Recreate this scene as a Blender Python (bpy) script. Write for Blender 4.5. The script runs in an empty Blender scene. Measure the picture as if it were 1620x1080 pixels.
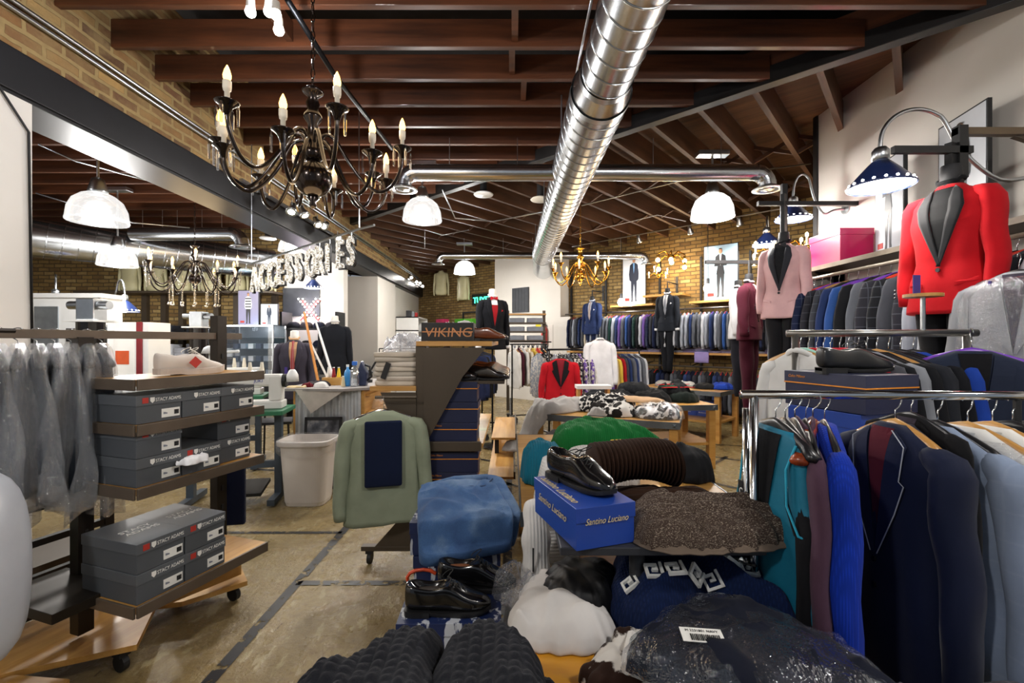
import bpy, math, random
from mathutils import Vector, Matrix, noise
R = random.Random(7)
C = bpy.context.scene.collection
PI = math.pi
# ---------------------------------------------------------------- camera, world, exposure
H = 1.45
cam = bpy.data.objects.new('camera', bpy.data.cameras.new('camera')); C.objects.link(cam)
cam.location = (0, 0, H); cam.rotation_euler = (PI/2, 0, 0)
cam.data.lens = 16.0; cam.data.sensor_width = 36.0; cam.data.clip_start = 0.02
bpy.context.scene.camera = cam
sc = bpy.context.scene
sc.view_settings.view_transform = 'Standard'; sc.view_settings.look = 'None'
sc.view_settings.exposure = -0.05; sc.view_settings.gamma = 1.0
W = bpy.data.worlds.new('world'); sc.world = W; W.use_nodes = True
W.node_tree.nodes['Background'].inputs[0].default_value = (0.80, 0.88, 1.0, 1)
W.node_tree.nodes['Background'].inputs[1].default_value = 0.30

def at(px, py, Y):                       # photograph pixel + real distance -> point in the room
    return Vector(((px-810)/720*Y, Y, H-(py-540)/720*Y))
def fl(px, py):                          # point of the floor
    Y = 720*H/(py-540); return Vector(((px-810)/720*Y, Y, 0))
def hexc(h):
    h = h.lstrip('#'); o = []
    for i in (0, 2, 4):
        c = int(h[i:i+2], 16)/255; o.append(c/12.92 if c <= .04045 else ((c+.055)/1.055)**2.4)
    return (o[0], o[1], o[2], 1)
# ---------------------------------------------------------------- lights
def lamp(kind, loc, energy, col=(1, .95, .88), size=.1, rot=None, spot=None, parent=None):
    l = bpy.data.lights.new('light', kind); l.energy = energy; l.color = col
    if kind == 'AREA': l.shape = 'DISK'; l.size = size
    else: l.shadow_soft_size = size
    if spot: l.spot_size = math.radians(spot); l.spot_blend = .6
    o = bpy.data.objects.new('lamp_light', l); C.objects.link(o); o.location = loc
    if rot: o.rotation_euler = rot
    if parent: o.parent = parent
    return o
# ---------------------------------------------------------------- materials
class NT:
    def __init__(s, name):
        s.m = bpy.data.materials.new(name); s.m.use_nodes = True; s.t = s.m.node_tree; s.n = s.t.nodes
        s.b = s.n['Principled BSDF']; s.out = s.n['Material Output']
    def add(s, k, **kw):
        n = s.n.new(k)
        for a, v in kw.items():
            if a.startswith('i_'): n.inputs[a[2:].replace('_', ' ')].default_value = v
            else: setattr(n, a, v)
        return n
    def ln(s, a, b): s.t.links.new(a, b)
    def ramp(s, fac, stops):
        r = s.n.new('ShaderNodeValToRGB'); e = r.color_ramp.elements
        while len(e) < len(stops): e.new(.5)
        for i, (p, c) in enumerate(stops): e[i].position = p; e[i].color = c if len(c) == 4 else (*c, 1)
        s.ln(fac, r.inputs[0]); return r.outputs[0]
    def mix(s, fac, a, b, mode='MIX'):
        m = s.n.new('ShaderNodeMix'); m.data_type = 'RGBA'; m.blend_type = mode
        for v, i in ((fac, 0), (a, 6), (b, 7)):
            if hasattr(v, 'is_linked') or hasattr(v, 'links'): s.ln(v, m.inputs[i])
            else: m.inputs[i].default_value = v
        return m.outputs[2]
    def bump(s, h, st=.3, d=.01):
        b = s.add('ShaderNodeBump'); b.inputs['Strength'].default_value = st; b.inputs['Distance'].default_value = d
        s.ln(h, b.inputs['Height']); s.ln(b.outputs[0], s.b.inputs['Normal'])
    def noise(s, scale, detail=3, coord='Object', vec=None, rough=.55):
        n = s.add('ShaderNodeTexNoise'); n.inputs['Scale'].default_value = scale; n.inputs['Detail'].default_value = detail
        n.inputs['Roughness'].default_value = rough
        if vec is None: vec = s.add('ShaderNodeTexCoord').outputs[coord]
        s.ln(vec, n.inputs['Vector']); return n.outputs[0]
MATS = {}
def mat(name, col, rough=.5, metal=0, nz=None, amt=.15, bump=0, bs=None, emit=0, coat=0, spec=None, trans=0, alpha=1, sheen=0, aniso=0):
    """principled + noise-driven variation of the thing's own colour"""
    if name in MATS: return MATS[name]
    t = NT(name); c = hexc(col) if isinstance(col, str) else (*col, 1)
    b = t.b.inputs
    b['Base Color'].default_value = c; b['Roughness'].default_value = rough; b['Metallic'].default_value = metal
    if nz is None: nz = 8
    n = t.noise(nz, 4)
    d = tuple(x*(1-amt) for x in c[:3]) + (1,); l = tuple(min(1, x*(1+amt)+amt*.01) for x in c[:3]) + (1,)
    t.ln(t.ramp(n, [(.3, d), (.7, l)]), b['Base Color'])
    if bump: t.bump(t.noise(bs or nz*4, 3), bump, .005)
    if emit: b['Emission Color'].default_value = c; b['Emission Strength'].default_value = emit
    if coat: b['Coat Weight'].default_value = coat; b['Coat Roughness'].default_value = .08
    if spec is not None: b['Specular IOR Level'].default_value = spec
    if trans: b['Transmission Weight'].default_value = trans
    if alpha < 1: b['Alpha'].default_value = alpha
    if sheen: b['Sheen Weight'].default_value = sheen
    MATS[name] = t.m; return t.m
def brick(name, c1, c2, mortar, scale=1.0, mort=.012, msmear=.0):
    t = NT(name); co = t.add('ShaderNodeTexCoord'); sp = t.add('ShaderNodeSeparateXYZ'); cb = t.add('ShaderNodeCombineXYZ')
    t.ln(co.outputs['Object'], sp.inputs[0]); t.ln(sp.outputs[0], cb.inputs[0]); t.ln(sp.outputs[2], cb.inputs[1])
    nv = t.add('ShaderNodeTexNoise'); nv.inputs['Scale'].default_value = 6; nv.inputs['Detail'].default_value = 4; t.ln(cb.outputs[0], nv.inputs['Vector'])
    vm = t.add('ShaderNodeVectorMath', operation='MULTIPLY_ADD'); vm.inputs[1].default_value = (.03, .03, 0)
    t.ln(nv.outputs[1], vm.inputs[0]); t.ln(cb.outputs[0], vm.inputs[2])
    br = t.add('ShaderNodeTexBrick'); t.ln(vm.outputs[0], br.inputs['Vector'])
    for k, v in (('Scale', 1), ('Mortar Size', mort), ('Mortar Smooth', .3), ('Bias', 0), ('Brick Width', .215*scale), ('Row Height', .075*scale)): br.inputs[k].default_value = v
    br.inputs['Color1'].default_value = (0, 0, 0, 1); br.inputs['Color2'].default_value = (1, 1, 1, 1); br.inputs['Mortar'].default_value = (0, 0, 0, 1)
    col = t.ramp(br.outputs[0], [(0, hexc(c1[0])), (.35, hexc(c1[1])), (.7, hexc(c2[0])), (1, hexc(c2[1]))])
    n2 = t.noise(9, 5, vec=cb.outputs[0]); col = t.mix(n2, col, t.mix(.75, col, (.10, .05, .025, 1)))
    ms = t.noise(4.0, 5, vec=cb.outputs[0], rough=.7)
    a = t.ramp(ms, [(.5-msmear*.25, (0, 0, 0, 1)), (.72-msmear*.25, (1, 1, 1, 1))])
    mm = t.add('ShaderNodeMath', operation='MAXIMUM'); t.ln(br.outputs[1], mm.inputs[0])
    m3 = t.add('ShaderNodeMath', operation='MULTIPLY'); t.ln(a, m3.inputs[0]); m3.inputs[1].default_value = msmear; t.ln(m3.outputs[0], mm.inputs[1])
    mc = t.ramp(t.noise(22, 4, vec=cb.outputs[0]), [(.3, tuple(x*.8 for x in hexc(mortar)[:3])), (.7, hexc(mortar))])
    t.ln(t.mix(mm.outputs[0], col, mc), t.b.inputs['Base Color']); t.b.inputs['Roughness'].default_value = .9
    inv = t.add('ShaderNodeMath', operation='SUBTRACT'); inv.inputs[0].default_value = 1; t.ln(mm.outputs[0], inv.inputs[1])
    ad = t.add('ShaderNodeMath', operation='MULTIPLY_ADD'); t.ln(n2, ad.inputs[0]); ad.inputs[1].default_value = .6; t.ln(inv.outputs[0], ad.inputs[2])
    t.bump(ad.outputs[0], .7, .012); return t.m
def wood(name, c1, c2, rough=.5, ax=0, sc_=1.0, coat=0):
    if name in MATS: return MATS[name]
    t = NT(name); co = t.add('ShaderNodeTexCoord'); mp = t.add('ShaderNodeMapping')
    s = [14*sc_]*3; s[ax] = 1.2*sc_; mp.inputs['Scale'].default_value = s; t.ln(co.outputs['Object'], mp.inputs[0])
    n = t.noise(1.6, 6, vec=mp.outputs[0], rough=.65); n2 = t.noise(1.1, 2)
    c = t.ramp(n, [(.3, hexc(c1)), (.68, hexc(c2))]); d = t.mix(t.ramp(n2, [(.35, (0, 0, 0, 1)), (.65, (1, 1, 1, 1))]), t.mix(.35, c, (0.02, .01, .005, 1)), c)
    t.ln(d, t.b.inputs['Base Color']); t.b.inputs['Roughness'].default_value = rough; t.bump(n, .15, .004)
    if coat: t.b.inputs['Coat Weight'].default_value = coat
    MATS[name] = t.m; return t.m
def fabric(name, rough=.85, weave=900, wst=.15, pattern=None, sheen=.04, spec=.15):
    """cloth that takes its dye from the object's own colour"""
    if name in MATS: return MATS[name]
    t = NT(name); oi = t.add('ShaderNodeObjectInfo'); co = t.add('ShaderNodeTexCoord'); O = co.outputs['Object']
    base = oi.outputs['Color']
    n = t.noise(5, 4, vec=O)
    c = t.mix(t.ramp(n, [(.35, (0, 0, 0, 1)), (.65, (1, 1, 1, 1))]), t.mix(.18, base, (0, 0, 0, 1)), base)
    h = t.noise(weave, 2, vec=O)
    if pattern in ('check', 'stripe', 'rib', 'hrib', 'knit'):
        sp = t.add('ShaderNodeSeparateXYZ'); t.ln(O, sp.inputs[0])
        def band(o, f, lo, hi):
            m = t.add('ShaderNodeMath', operation='MULTIPLY'); t.ln(sp.outputs[o], m.inputs[0]); m.inputs[1].default_value = f
            s_ = t.add('ShaderNodeMath', operation='SINE'); t.ln(m.outputs[0], s_.inputs[0])
            r = t.add('ShaderNodeMapRange'); r.inputs[1].default_value = lo; r.inputs[2].default_value = hi; t.ln(s_.outputs[0], r.inputs[0]); return r.outputs[0]
        if pattern == 'check':
            a = band(0, 90, .93, 1); b_ = band(2, 90, .93, 1); mx = t.add('ShaderNodeMath', operation='MAXIMUM'); t.ln(a, mx.inputs[0]); t.ln(b_, mx.inputs[1])
            c = t.mix(mx.outputs[0], c, t.mix(.12, c, (.35, .4, .5, 1)))
        elif pattern == 'stripe': c = t.mix(band(0, 220, .8, 1), c, t.mix(.35, c, (.6, .62, .66, 1)))
        elif pattern == 'knit':
            a = band(0, 700, -1, 1); b_ = band(1, 700, -1, 1); mx = t.add('ShaderNodeMath', operation='MULTIPLY'); t.ln(a, mx.inputs[0]); t.ln(b_, mx.inputs[1]); h = mx.outputs[0]
            c = t.mix(h, t.mix(.35, c, (0, 0, 0, 1)), c)
        else: h = band(0 if pattern == 'rib' else 2, 500, -1, 1)
    if pattern in ('print', 'bigprint'):
        v = t.add('ShaderNodeTexVoronoi'); v.inputs['Scale'].default_value = 26 if pattern == 'print' else 12; t.ln(O, v.inputs['Vector'])
        n3 = t.noise(30, 3, vec=O); mm = t.add('ShaderNodeMath', operation='MULTIPLY_ADD'); t.ln(n3, mm.inputs[0]); mm.inputs[1].default_value = .5; t.ln(v.outputs[0], mm.inputs[2])
        c = t.mix(t.ramp(mm.outputs[0], [(.80, (0, 0, 0, 1)), (.86, (1, 1, 1, 1))]), c, (.6, .57, .53, 1))
    t.ln(c, t.b.inputs['Base Color']); t.b.inputs['Roughness'].default_value = rough
    t.b.inputs['Sheen Weight'].default_value = sheen; t.b.inputs['Sheen Roughness'].default_value = .5; t.b.inputs['Specular IOR Level'].default_value = spec
    t.bump(h, wst, .002); MATS[name] = t.m; return t.m
def film(name, tint=(.9, .93, 1), dens=.25, bscale=14, rough=.12):
    """clear wrinkled polythene"""
    t = NT(name); n = t.noise(bscale, 5, rough=.7)
    bp = t.add('ShaderNodeBump'); bp.inputs['Strength'].default_value = 1; bp.inputs['Distance'].default_value = .03; t.ln(n, bp.inputs['Height'])
    tr = t.add('ShaderNodeBsdfTransparent'); gl = t.add('ShaderNodeBsdfGlossy'); gl.inputs['Roughness'].default_value = rough; gl.inputs['Color'].default_value = (*tint, 1)
    df = t.add('ShaderNodeBsdfDiffuse'); df.inputs['Color'].default_value = (*tint, 1)
    t.ln(bp.outputs[0], gl.inputs['Normal']); t.ln(bp.outputs[0], df.inputs['Normal'])
    lw = t.add('ShaderNodeLayerWeight'); lw.inputs[0].default_value = .25; t.ln(bp.outputs[0], lw.inputs[1])
    mr = t.add('ShaderNodeMapRange'); mr.inputs[3].default_value = .04+dens*.35; mr.inputs[4].default_value = .65; t.ln(lw.outputs[1], mr.inputs[0])
    m1 = t.add('ShaderNodeMixShader'); m1.inputs[0].default_value = dens; t.ln(tr.outputs[0], m1.inputs[1]); t.ln(df.outputs[0], m1.inputs[2])
    m2 = t.add('ShaderNodeMixShader'); t.ln(mr.outputs[0], m2.inputs[0]); t.ln(m1.outputs[0], m2.inputs[1]); t.ln(gl.outputs[0], m2.inputs[2])
    t.ln(m2.outputs[0], t.out.inputs[0]); return t.m
def glassy(name, tint=(1, 1, 1), dens=.12, emit=0, rough=.03):
    t = NT(name); tr = t.add('ShaderNodeBsdfTransparent'); gl = t.add('ShaderNodeBsdfGlossy'); gl.inputs['Roughness'].default_value = rough
    tr.inputs[0].default_value = (*tint, 1)
    m = t.add('ShaderNodeMixShader'); lw = t.add('ShaderNodeLayerWeight'); lw.inputs[0].default_value = .3
    mr = t.add('ShaderNodeMapRange'); mr.inputs[3].default_value = dens; mr.inputs[4].default_value = .8; t.ln(lw.outputs[1], mr.inputs[0]); t.ln(mr.outputs[0], m.inputs[0])
    t.ln(tr.outputs[0], m.inputs[1]); t.ln(gl.outputs[0], m.inputs[2]); o = m.outputs[0]
    if emit:
        e = t.add('ShaderNodeEmission'); e.inputs[0].default_value = (1, .98, .95, 1); e.inputs[1].default_value = emit
        a = t.add('ShaderNodeAddShader'); t.ln(o, a.inputs[0]); t.ln(e.outputs[0], a.inputs[1]); o = a.outputs[0]
    t.ln(o, t.out.inputs[0]); return t.m
# ---------------------------------------------------------------- mesh building
class MB:
    def __init__(s): s.v = []; s.f = []; s.mi = []; s.M = Matrix(); s.k = 0
    def T(s, M): s.M = M; return s
    def mat(s, k): s.k = k; return s
    def vs(s, pts):
        b = len(s.v); s.v += [tuple(s.M @ Vector(p)) for p in pts]; return b
    def fc(s, faces): s.f += faces; s.mi += [s.k]*len(faces); return s
    def box(s, c, d, rz=0, rx=0, ry=0, taper=1):
        m = Matrix.Translation(c) @ Matrix.Rotation(rz, 4, 'Z') @ Matrix.Rotation(ry, 4, 'Y') @ Matrix.Rotation(rx, 4, 'X')
        p = [m @ Vector((x*d[0]/2*(taper if z > 0 else 1), y*d[1]/2*(taper if z > 0 else 1), z*d[2]/2)) for z in (-1, 1) for y in (-1, 1) for x in (-1, 1)]
        b = s.vs(p); return s.fc([tuple(b+i for i in q) for q in ((0, 2, 3, 1), (4, 5, 7, 6), (0, 1, 5, 4), (2, 6, 7, 3), (0, 4, 6, 2), (1, 3, 7, 5))])
    def bb(s, x0, x1, y0, y1, z0, z1): return s.box(((x0+x1)/2, (y0+y1)/2, (z0+z1)/2), (x1-x0, y1-y0, z1-z0))
    def rings(s, rs, cap=True, closed=False):
        n = len(rs[0]); b = s.vs([p for r in rs for p in r]); F = []
        m = len(rs); 
        for i in range(m if closed else m-1):
            a, c = b+i*n, b+((i+1) % m)*n
            for j in range(n): k = (j+1) % n; F.append((a+j, a+k, c+k, c+j))
        if cap and not closed: F.append(tuple(b+j for j in range(n))[::-1]); F.append(tuple(b+(m-1)*n+j for j in range(n)))
        return s.fc(F)
    def tube(s, pts, r, n=8, cap=True, closed=False):
        pts = [Vector(p) for p in pts]; rr = r if isinstance(r, (list, tuple)) else [r]*len(pts); rs = []; up = None; m = len(pts)
        for i, p in enumerate(pts):
            t = (pts[(i+1) % m]-pts[i-1]) if (closed or 0 < i < m-1) else (pts[1]-pts[0] if i == 0 else pts[-1]-pts[-2])
            if t.length < 1e-9: t = Vector((0, 0, 1))
            t.normalize()
            if up is None: up = Vector((0, 0, 1)) if abs(t.z) < .9 else Vector((1, 0, 0))
            a = t.cross(up); 
            if a.length < 1e-6: a = t.cross(Vector((0, 1, 0)))
            a.normalize(); b = a.cross(t); up = b
            rs.append([p+a*math.cos(2*PI*j/n)*rr[i]+b*math.sin(2*PI*j/n)*rr[i] for j in range(n)])
        return s.rings(rs, cap, closed)
    def cyl(s, p0, p1, r, r2=None, n=16): return s.tube([p0, p1], [r, r if r2 is None else r2], n)
    def lathe(s, prof, c=(0, 0, 0), n=20, cap=False, ax='z', rip=0):
        rs = []
        for r, z in prof:
            q = []
            for j in range(n):
                a = 2*PI*j/n; k = r*(1+rip*(j % 2)); x, y = k*math.cos(a), k*math.sin(a)
                q.append(Vector(c)+(Vector((x, y, z)) if ax == 'z' else Vector((x, z, y)) if ax == 'y' else Vector((z, x, y))))
            rs.append(q)
        return s.rings(rs, cap)
    def ball(s, c, r, n=10, sc_=(1, 1, 1)):
        m = max(4, n//2+1); rs = []
        for i in range(m+1):
            a = -PI/2+PI*i/m; q = max(.02, math.cos(a))
            rs.append([Vector((c[0]+r*sc_[0]*q*math.cos(2*PI*j/n), c[1]+r*sc_[1]*q*math.sin(2*PI*j/n), c[2]+r*sc_[2]*math.sin(a))) for j in range(n)])
        return s.rings(rs)
    def prism(s, poly, d0, d1, ax='y'):
        f = {'y': lambda p, d: (p[0], d, p[1]), 'z': lambda p, d: (p[0], p[1], d), 'x': lambda p, d: (d, p[0], p[1])}[ax]
        n = len(poly); b = s.vs([f(p, d0) for p in poly]+[f(p, d1) for p in poly])
        return s.fc([tuple(b+i for i in range(n))[::-1], tuple(b+n+i for i in range(n))]+[(b+i, b+(i+1) % n, b+n+(i+1) % n, b+n+i) for i in range(n)])
    def grid(s, f, nu, nv, cu=False):
        b = s.vs([f(i/(nu-(0 if cu else 1)), j/(nv-1)) for j in range(nv) for i in range(nu)]); F = []
        for j in range(nv-1):
            for i in range(nu if cu else nu-1):
                k = (i+1) % nu; F.append((b+j*nu+i, b+j*nu+k, b+(j+1)*nu+k, b+(j+1)*nu+i))
        return s.fc(F)
    def build(s, name, mats, parent=None, smooth=False, bevel=0, sub=0, solid=0, color=None, ang=None, loc=None, rz=0):
        me = bpy.data.meshes.new(name); me.from_pydata(s.v, [], s.f); me.validate()
        mats = mats if isinstance(mats, (list, tuple)) else [mats]
        for m in mats: me.materials.append(m)
        if len(mats) > 1 and len(me.polygons) == len(s.mi): me.polygons.foreach_set('material_index', s.mi)
        if smooth: me.polygons.foreach_set('use_smooth', [True]*len(me.polygons))
        me.update(); o = bpy.data.objects.new(name, me); C.objects.link(o)
        if parent: o.parent = parent
        if solid: q = o.modifiers.new('s', 'SOLIDIFY'); q.thickness = solid; q.offset = 0
        if sub: q = o.modifiers.new('u', 'SUBSURF'); q.levels = q.render_levels = sub
        if bevel: q = o.modifiers.new('b', 'BEVEL'); q.width = bevel; q.segments = 2; q.limit_method = 'ANGLE'; q.angle_limit = .7
        if color: o.color = hexc(color) if isinstance(color, str) else color
        if loc is not None: o.location = loc
        if rz: o.rotation_euler = (0, 0, rz)
        if ang: me.polygons.foreach_set('use_smooth', [True]*len(me.polygons)); me.set_sharp_from_angle(angle=ang)
        return o
def tag(o, label, cat, group=None, kind=None):
    o['label'] = label; o['category'] = cat
    if group: o['group'] = group
    if kind: o['kind'] = kind
    return o
def thing(name, label, cat, loc=(0, 0, 0), rz=0, group=None):
    o = bpy.data.objects.new(name, None); o.empty_display_size = .1; C.objects.link(o); o.location = loc; o.rotation_euler = (0, 0, rz)
    return tag(o, label, cat, group)
def struct(o): o['kind'] = 'structure'; return o
def copytree(o, loc=None, rz=None, label=None, group=None, parent=None, color=None, colors=None, scale=None):
    c = o.copy(); C.objects.link(c)
    if parent: c.parent = parent
    if loc is not None: c.location = loc
    if rz is not None: c.rotation_euler = (0, 0, rz)
    if scale is not None: c.scale = (scale,)*3 if not isinstance(scale, tuple) else scale
    if label: c['label'] = label
    if group: c['group'] = group
    if color is not None and o.type == 'MESH' and not parent: c.color = color
    for ch in o.children:
        k = copytree(ch, parent=c)
        if colors and ch.name.split('.')[0] in colors: k.color = colors[ch.name.split('.')[0]]
    return c
def text_mesh(name, txt, size, m, parent=None, loc=(0, 0, 0), rot=(PI/2, 0, 0), ext=.0015, align='LEFT', sx=1, shear=0, off=0):
    cu = bpy.data.curves.new('t', 'FONT'); cu.body = txt; cu.size = size; cu.extrude = ext; cu.align_x = align; cu.shear = shear; cu.offset = off
    t = bpy.data.objects.new('t', cu); C.objects.link(t)
    me = bpy.data.meshes.new_from_object(t.evaluated_get(bpy.context.evaluated_depsgraph_get()))
    bpy.data.objects.remove(t); bpy.data.curves.remove(cu)
    me.materials.clear(); me.materials.append(m)
    o = bpy.data.objects.new(name, me); C.objects.link(o); o.location = loc; o.rotation_euler = rot; o.scale = (sx, 1, 1)
    if parent: o.parent = parent
    return o
ORD = ['first', 'second', 'third', 'fourth', 'fifth', 'sixth', 'seventh', 'eighth', 'ninth', 'tenth', 'eleventh', 'twelfth', 'thirteenth', 'fourteenth', 'fifteenth', 'sixteenth', 'seventeenth', 'eighteenth', 'nineteenth', 'twentieth', 'twenty-first', 'twenty-second', 'twenty-third', 'twenty-fourth', 'twenty-fifth', 'twenty-sixth', 'twenty-seventh', 'twenty-eighth', 'twenty-ninth', 'thirtieth', 'thirty-first', 'thirty-second', 'thirty-third', 'thirty-fourth', 'thirty-fifth', 'thirty-sixth', 'thirty-seventh', 'thirty-eighth', 'thirty-ninth', 'fortieth', 'forty-first', 'forty-second', 'forty-third', 'forty-fourth', 'forty-fifth', 'forty-sixth', 'forty-seventh', 'forty-eighth', 'forty-ninth', 'fiftieth']
ORD += ['fifty-'+x for x in ORD[:9]]+['sixtieth']
# common materials
M_black = mat('black_metal', '#141416', .35, .6); M_blackm = mat('black_matte', '#121214', .6)
M_brown = mat('brown_metal', '#4a4034', .45, .3, 3, .1); M_chrome = mat('chrome', '#c8ccd0', .12, 1, 20, .05); M_steel = mat('galvanised_steel', '#b8bcc0', .28, 1, 5, .15, .1, 60)
M_wplaster = mat('white_plaster', '#d8d3cb', .85, 0, 1.2, .05, .08, 40)
M_wood = wood('maple_wood', '#b98238', '#d9a65a', .42, coat=.2); M_woody = wood('maple_wood_y', '#b98238', '#d9a65a', .42, 1, coat=.2)
M_joist = wood('joist_wood', '#3a2014', '#6b3c22', .45, 0, .6, .15); M_joisty = wood('joist_wood_y', '#3d2618', '#64422a', .55, 0, .6)
M_fab = fabric('suit_cloth'); M_fcheck = fabric('check_cloth', pattern='check'); M_fstripe = fabric('stripe_cloth', pattern='stripe'); M_fprint = fabric('print_cloth', pattern='print')
M_velvet = fabric('velvet_cloth', .7, sheen=.1); M_shirt = fabric('shirt_cloth', .8, wst=.05)
M_film = film('polythene'); M_film2 = film('polythene_clear', dens=.05, bscale=10, rough=.06)
M_white = mat('white_plastic', '#e2e2e0', .4, 0, 3, .04); M_paper = mat('white_paper', '#ecebe6', .8, 0, 3, .03)
M_whitep = mat('white_print', '#e6e6e2', .6, 0, 3, .02); M_redp = mat('red_print', '#b03026', .6, 0, 3, .05)
M_brass = mat('brass', '#c9963a', .18, 1, 10, .1); M_glass = glassy('clear_glass'); M_crystal = glassy('crystal_glass', dens=.35)
M_bulb = mat('warm_bulb', '#ffc468', .3, emit=5.5, amt=.02); M_led = mat('white_led', '#fff6ea', .3, emit=22, amt=.02)
M_candle = mat('candle_sleeve', '#efe6d4', .5, amt=.03)
# ================================================================ THE SHELL
t = NT('painted_concrete'); co = t.add('ShaderNodeTexCoord').outputs['Object']
big = t.noise(.9, 5, vec=co); fine = t.noise(28, 6, vec=co, rough=.7)
mp = t.add('ShaderNodeMapping'); mp.inputs['Scale'].default_value = (9, 3, 1); mp.inputs['Rotation'].default_value = (0, 0, .6); t.ln(co, mp.inputs[0])
chips = t.noise(1.7, 6, vec=mp.outputs[0], rough=.62)
c = t.ramp(big, [(.3, hexc('#76633f')), (.5, hexc('#8a774e')), (.7, hexc('#98865c'))])
c = t.mix(t.ramp(fine, [(.45, (0, 0, 0, 1)), (.62, (1, 1, 1, 1))]), c, t.mix(.35, c, hexc('#5e4a30')))
c = t.mix(t.ramp(chips, [(.58, (0, 0, 0, 1)), (.61, (.7, .7, .7, 1))]), c, hexc('#a89a74'))
c = t.mix(t.ramp(chips, [(.30, (.8, .8, .8, 1)), (.34, (0, 0, 0, 1))]), c, hexc('#4e3f28'))
t.ln(c, t.b.inputs['Base Color'])
t.ln(t.ramp(t.noise(5, 5, vec=co), [(.3, (.16, .16, .16, 1)), (.7, (.4, .4, .4, 1))]), t.b.inputs['Roughness'])
ad = t.add('ShaderNodeMath', operation='ADD'); t.ln(chips, ad.inputs[0]); t.ln(fine, ad.inputs[1]); t.bump(ad.outputs[0], .6, .01)
M_floor = t.m
g = MB(); g.bb(-12, 9, -2.5, 18, -.1, 0); floor = struct(g.build('floor', M_floor))
# painted black lines on the floor
t = NT('floor_tape'); co = t.add('ShaderNodeTexCoord').outputs['Object']; n = t.noise(16, 6, vec=co, rough=.7)
al = t.ramp(n, [(.43, (0, 0, 0, 1)), (.45, (1, 1, 1, 1))]); t.ln(al, t.b.inputs['Alpha']); t.b.inputs['Base Color'].default_value = hexc('#17171b'); t.b.inputs['Roughness'].default_value = .4
M_tape = t.m
def strip(a, b, w=.055):
    a, b = Vector(a), Vector(b); d = (b-a).normalized(); q = Vector((-d.y, d.x, 0))*w/2
    s = MB(); z = Vector((0, 0, .003)); p = [a-q+z, b-q+z, b+q+z, a+q+z]; i = s.vs(p); s.fc([(i, i+1, i+2, i+3)]); s.build('floor_line', M_tape, floor)
strip((-1.29, 1.0, 0), (-1.29, 12, 0), .06); strip((-.03, 1, 0), (-.03, 12, 0), .06); strip((1.32, 1, 0), (1.32, 5, 0))
strip((-3.4, 3.45, 0), (-1.29, 3.45, 0), .04); strip((-1.29, 2.73, 0), (-.03, 2.73, 0), .05); strip((-.03, 4.6, 0), (-1.29, 4.3, 0), .04)
for a, b in (((1092, 717), (1215, 735)), ((1060, 748), (1240, 790)), ((1085, 760), (1150, 722)), ((1180, 700), (1215, 682)), ((700, 715), (860, 745)), ((780, 758), (850, 778)), ((1060, 700), (1190, 706)), ((400, 742), (450, 745)), ((640, 690), (760, 712))):
    strip(fl(*a), fl(*b), .05)
Mbr1 = brick('header_brick', ('#4a2a18', '#946a38'), ('#5e3420', '#c09a5a'), '#9c8456', 1.1, .016, .5)
Mbr2 = brick('suit_wall_brick', ('#7d6437', '#a68b52'), ('#96793f', '#c4ab70'), '#5c4c33', 1.0, .010, .12)
XL = -2.9
def wallbox(name, x0, x1, z0, z1, th, m, loc, rz): g = MB(); g.bb(x0, x1, 0, th, z0, z1); return struct(g.build(name, m, loc=loc, rz=rz))
# left: near white panel, brick over a black steel beam, white pier
wallbox('wall_left', -2.5, 2.75, 0, 2.88, .12, M_wplaster, (XL, 0, 0), PI/2)
wallbox('wall_left_upper', -2.5, 15, 3.16, 4.3, .3, Mbr1, (XL, 0, 0), PI/2)
Mbeam = mat('beam_paint', '#17181c', .42, .2, 4, .2)
g = MB(); g.bb(-2.5, 15, -.02, .02, 2.9, 3.14); g.bb(-2.5, 15, -.0, .36, 3.12, 3.16); g.bb(-2.5, 15, .0, .36, 2.88, 2.905); g.bb(-2.5, 15, .1, .3, 2.9, 3.14)
struct(g.build('trim_1', Mbeam, loc=(XL, 0, 0), rz=PI/2, bevel=.004))
# cable down the white panel edge
g = MB(); g.tube([(XL+.012, 2.1, 4.1), (XL+.012, 2.35, 3.5), (XL+.012, 2.55, 2.9), (XL+.012, 2.72, 2.7), (XL+.012, 2.74, 1.4)], .007, 6); tag(g.build('power_cable', M_blackm, smooth=True), 'black cable running down the edge of the white wall at left', 'cable')
g = MB(); g.bb(-3.64, -2.95, 10, 11.5, 0, 2.88); struct(g.build('wall_pier', M_wplaster))
g = MB(); g.bb(-3.3, -3.05, 11.5, 14.9, 0, 2.88); struct(g.build('wall_far_left', M_wplaster))
for d in (-.03, 0): pass
for k, dy in enumerate((0, .1)):
    g = MB(); z0 = 3.36+k*.045; pts = [(XL+.03, y, z0+(.006 if int(y) % 2 else 0)) for y in range(-2, 15)]; g.tube(pts, .014, 8)
    for y in range(0, 14, 2): g.box((XL+.02, y+.4, z0), (.03, .03, .045))
    tag(g.build('conduit', M_steel, smooth=True), ('upper' if k else 'lower')+' of the twin steel conduits along the brick header', 'conduit', 'twin conduits on the brick header')
# accessories room beyond
g = MB(); g.bb(-12, -4.49, 9.0, 9.2, 0, 4.2); struct(g.build('wall_back_left', Mbr2))
g = MB(); g.bb(-4.49, -3.32, 8.98, 9.2, 0, 4.2); struct(g.build('wall_back_white', M_wplaster))
g = MB(); g.bb(-12, -11.8, -2.5, 9.2, 0, 4.2); struct(g.build('wall_far_side', M_wplaster))
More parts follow.
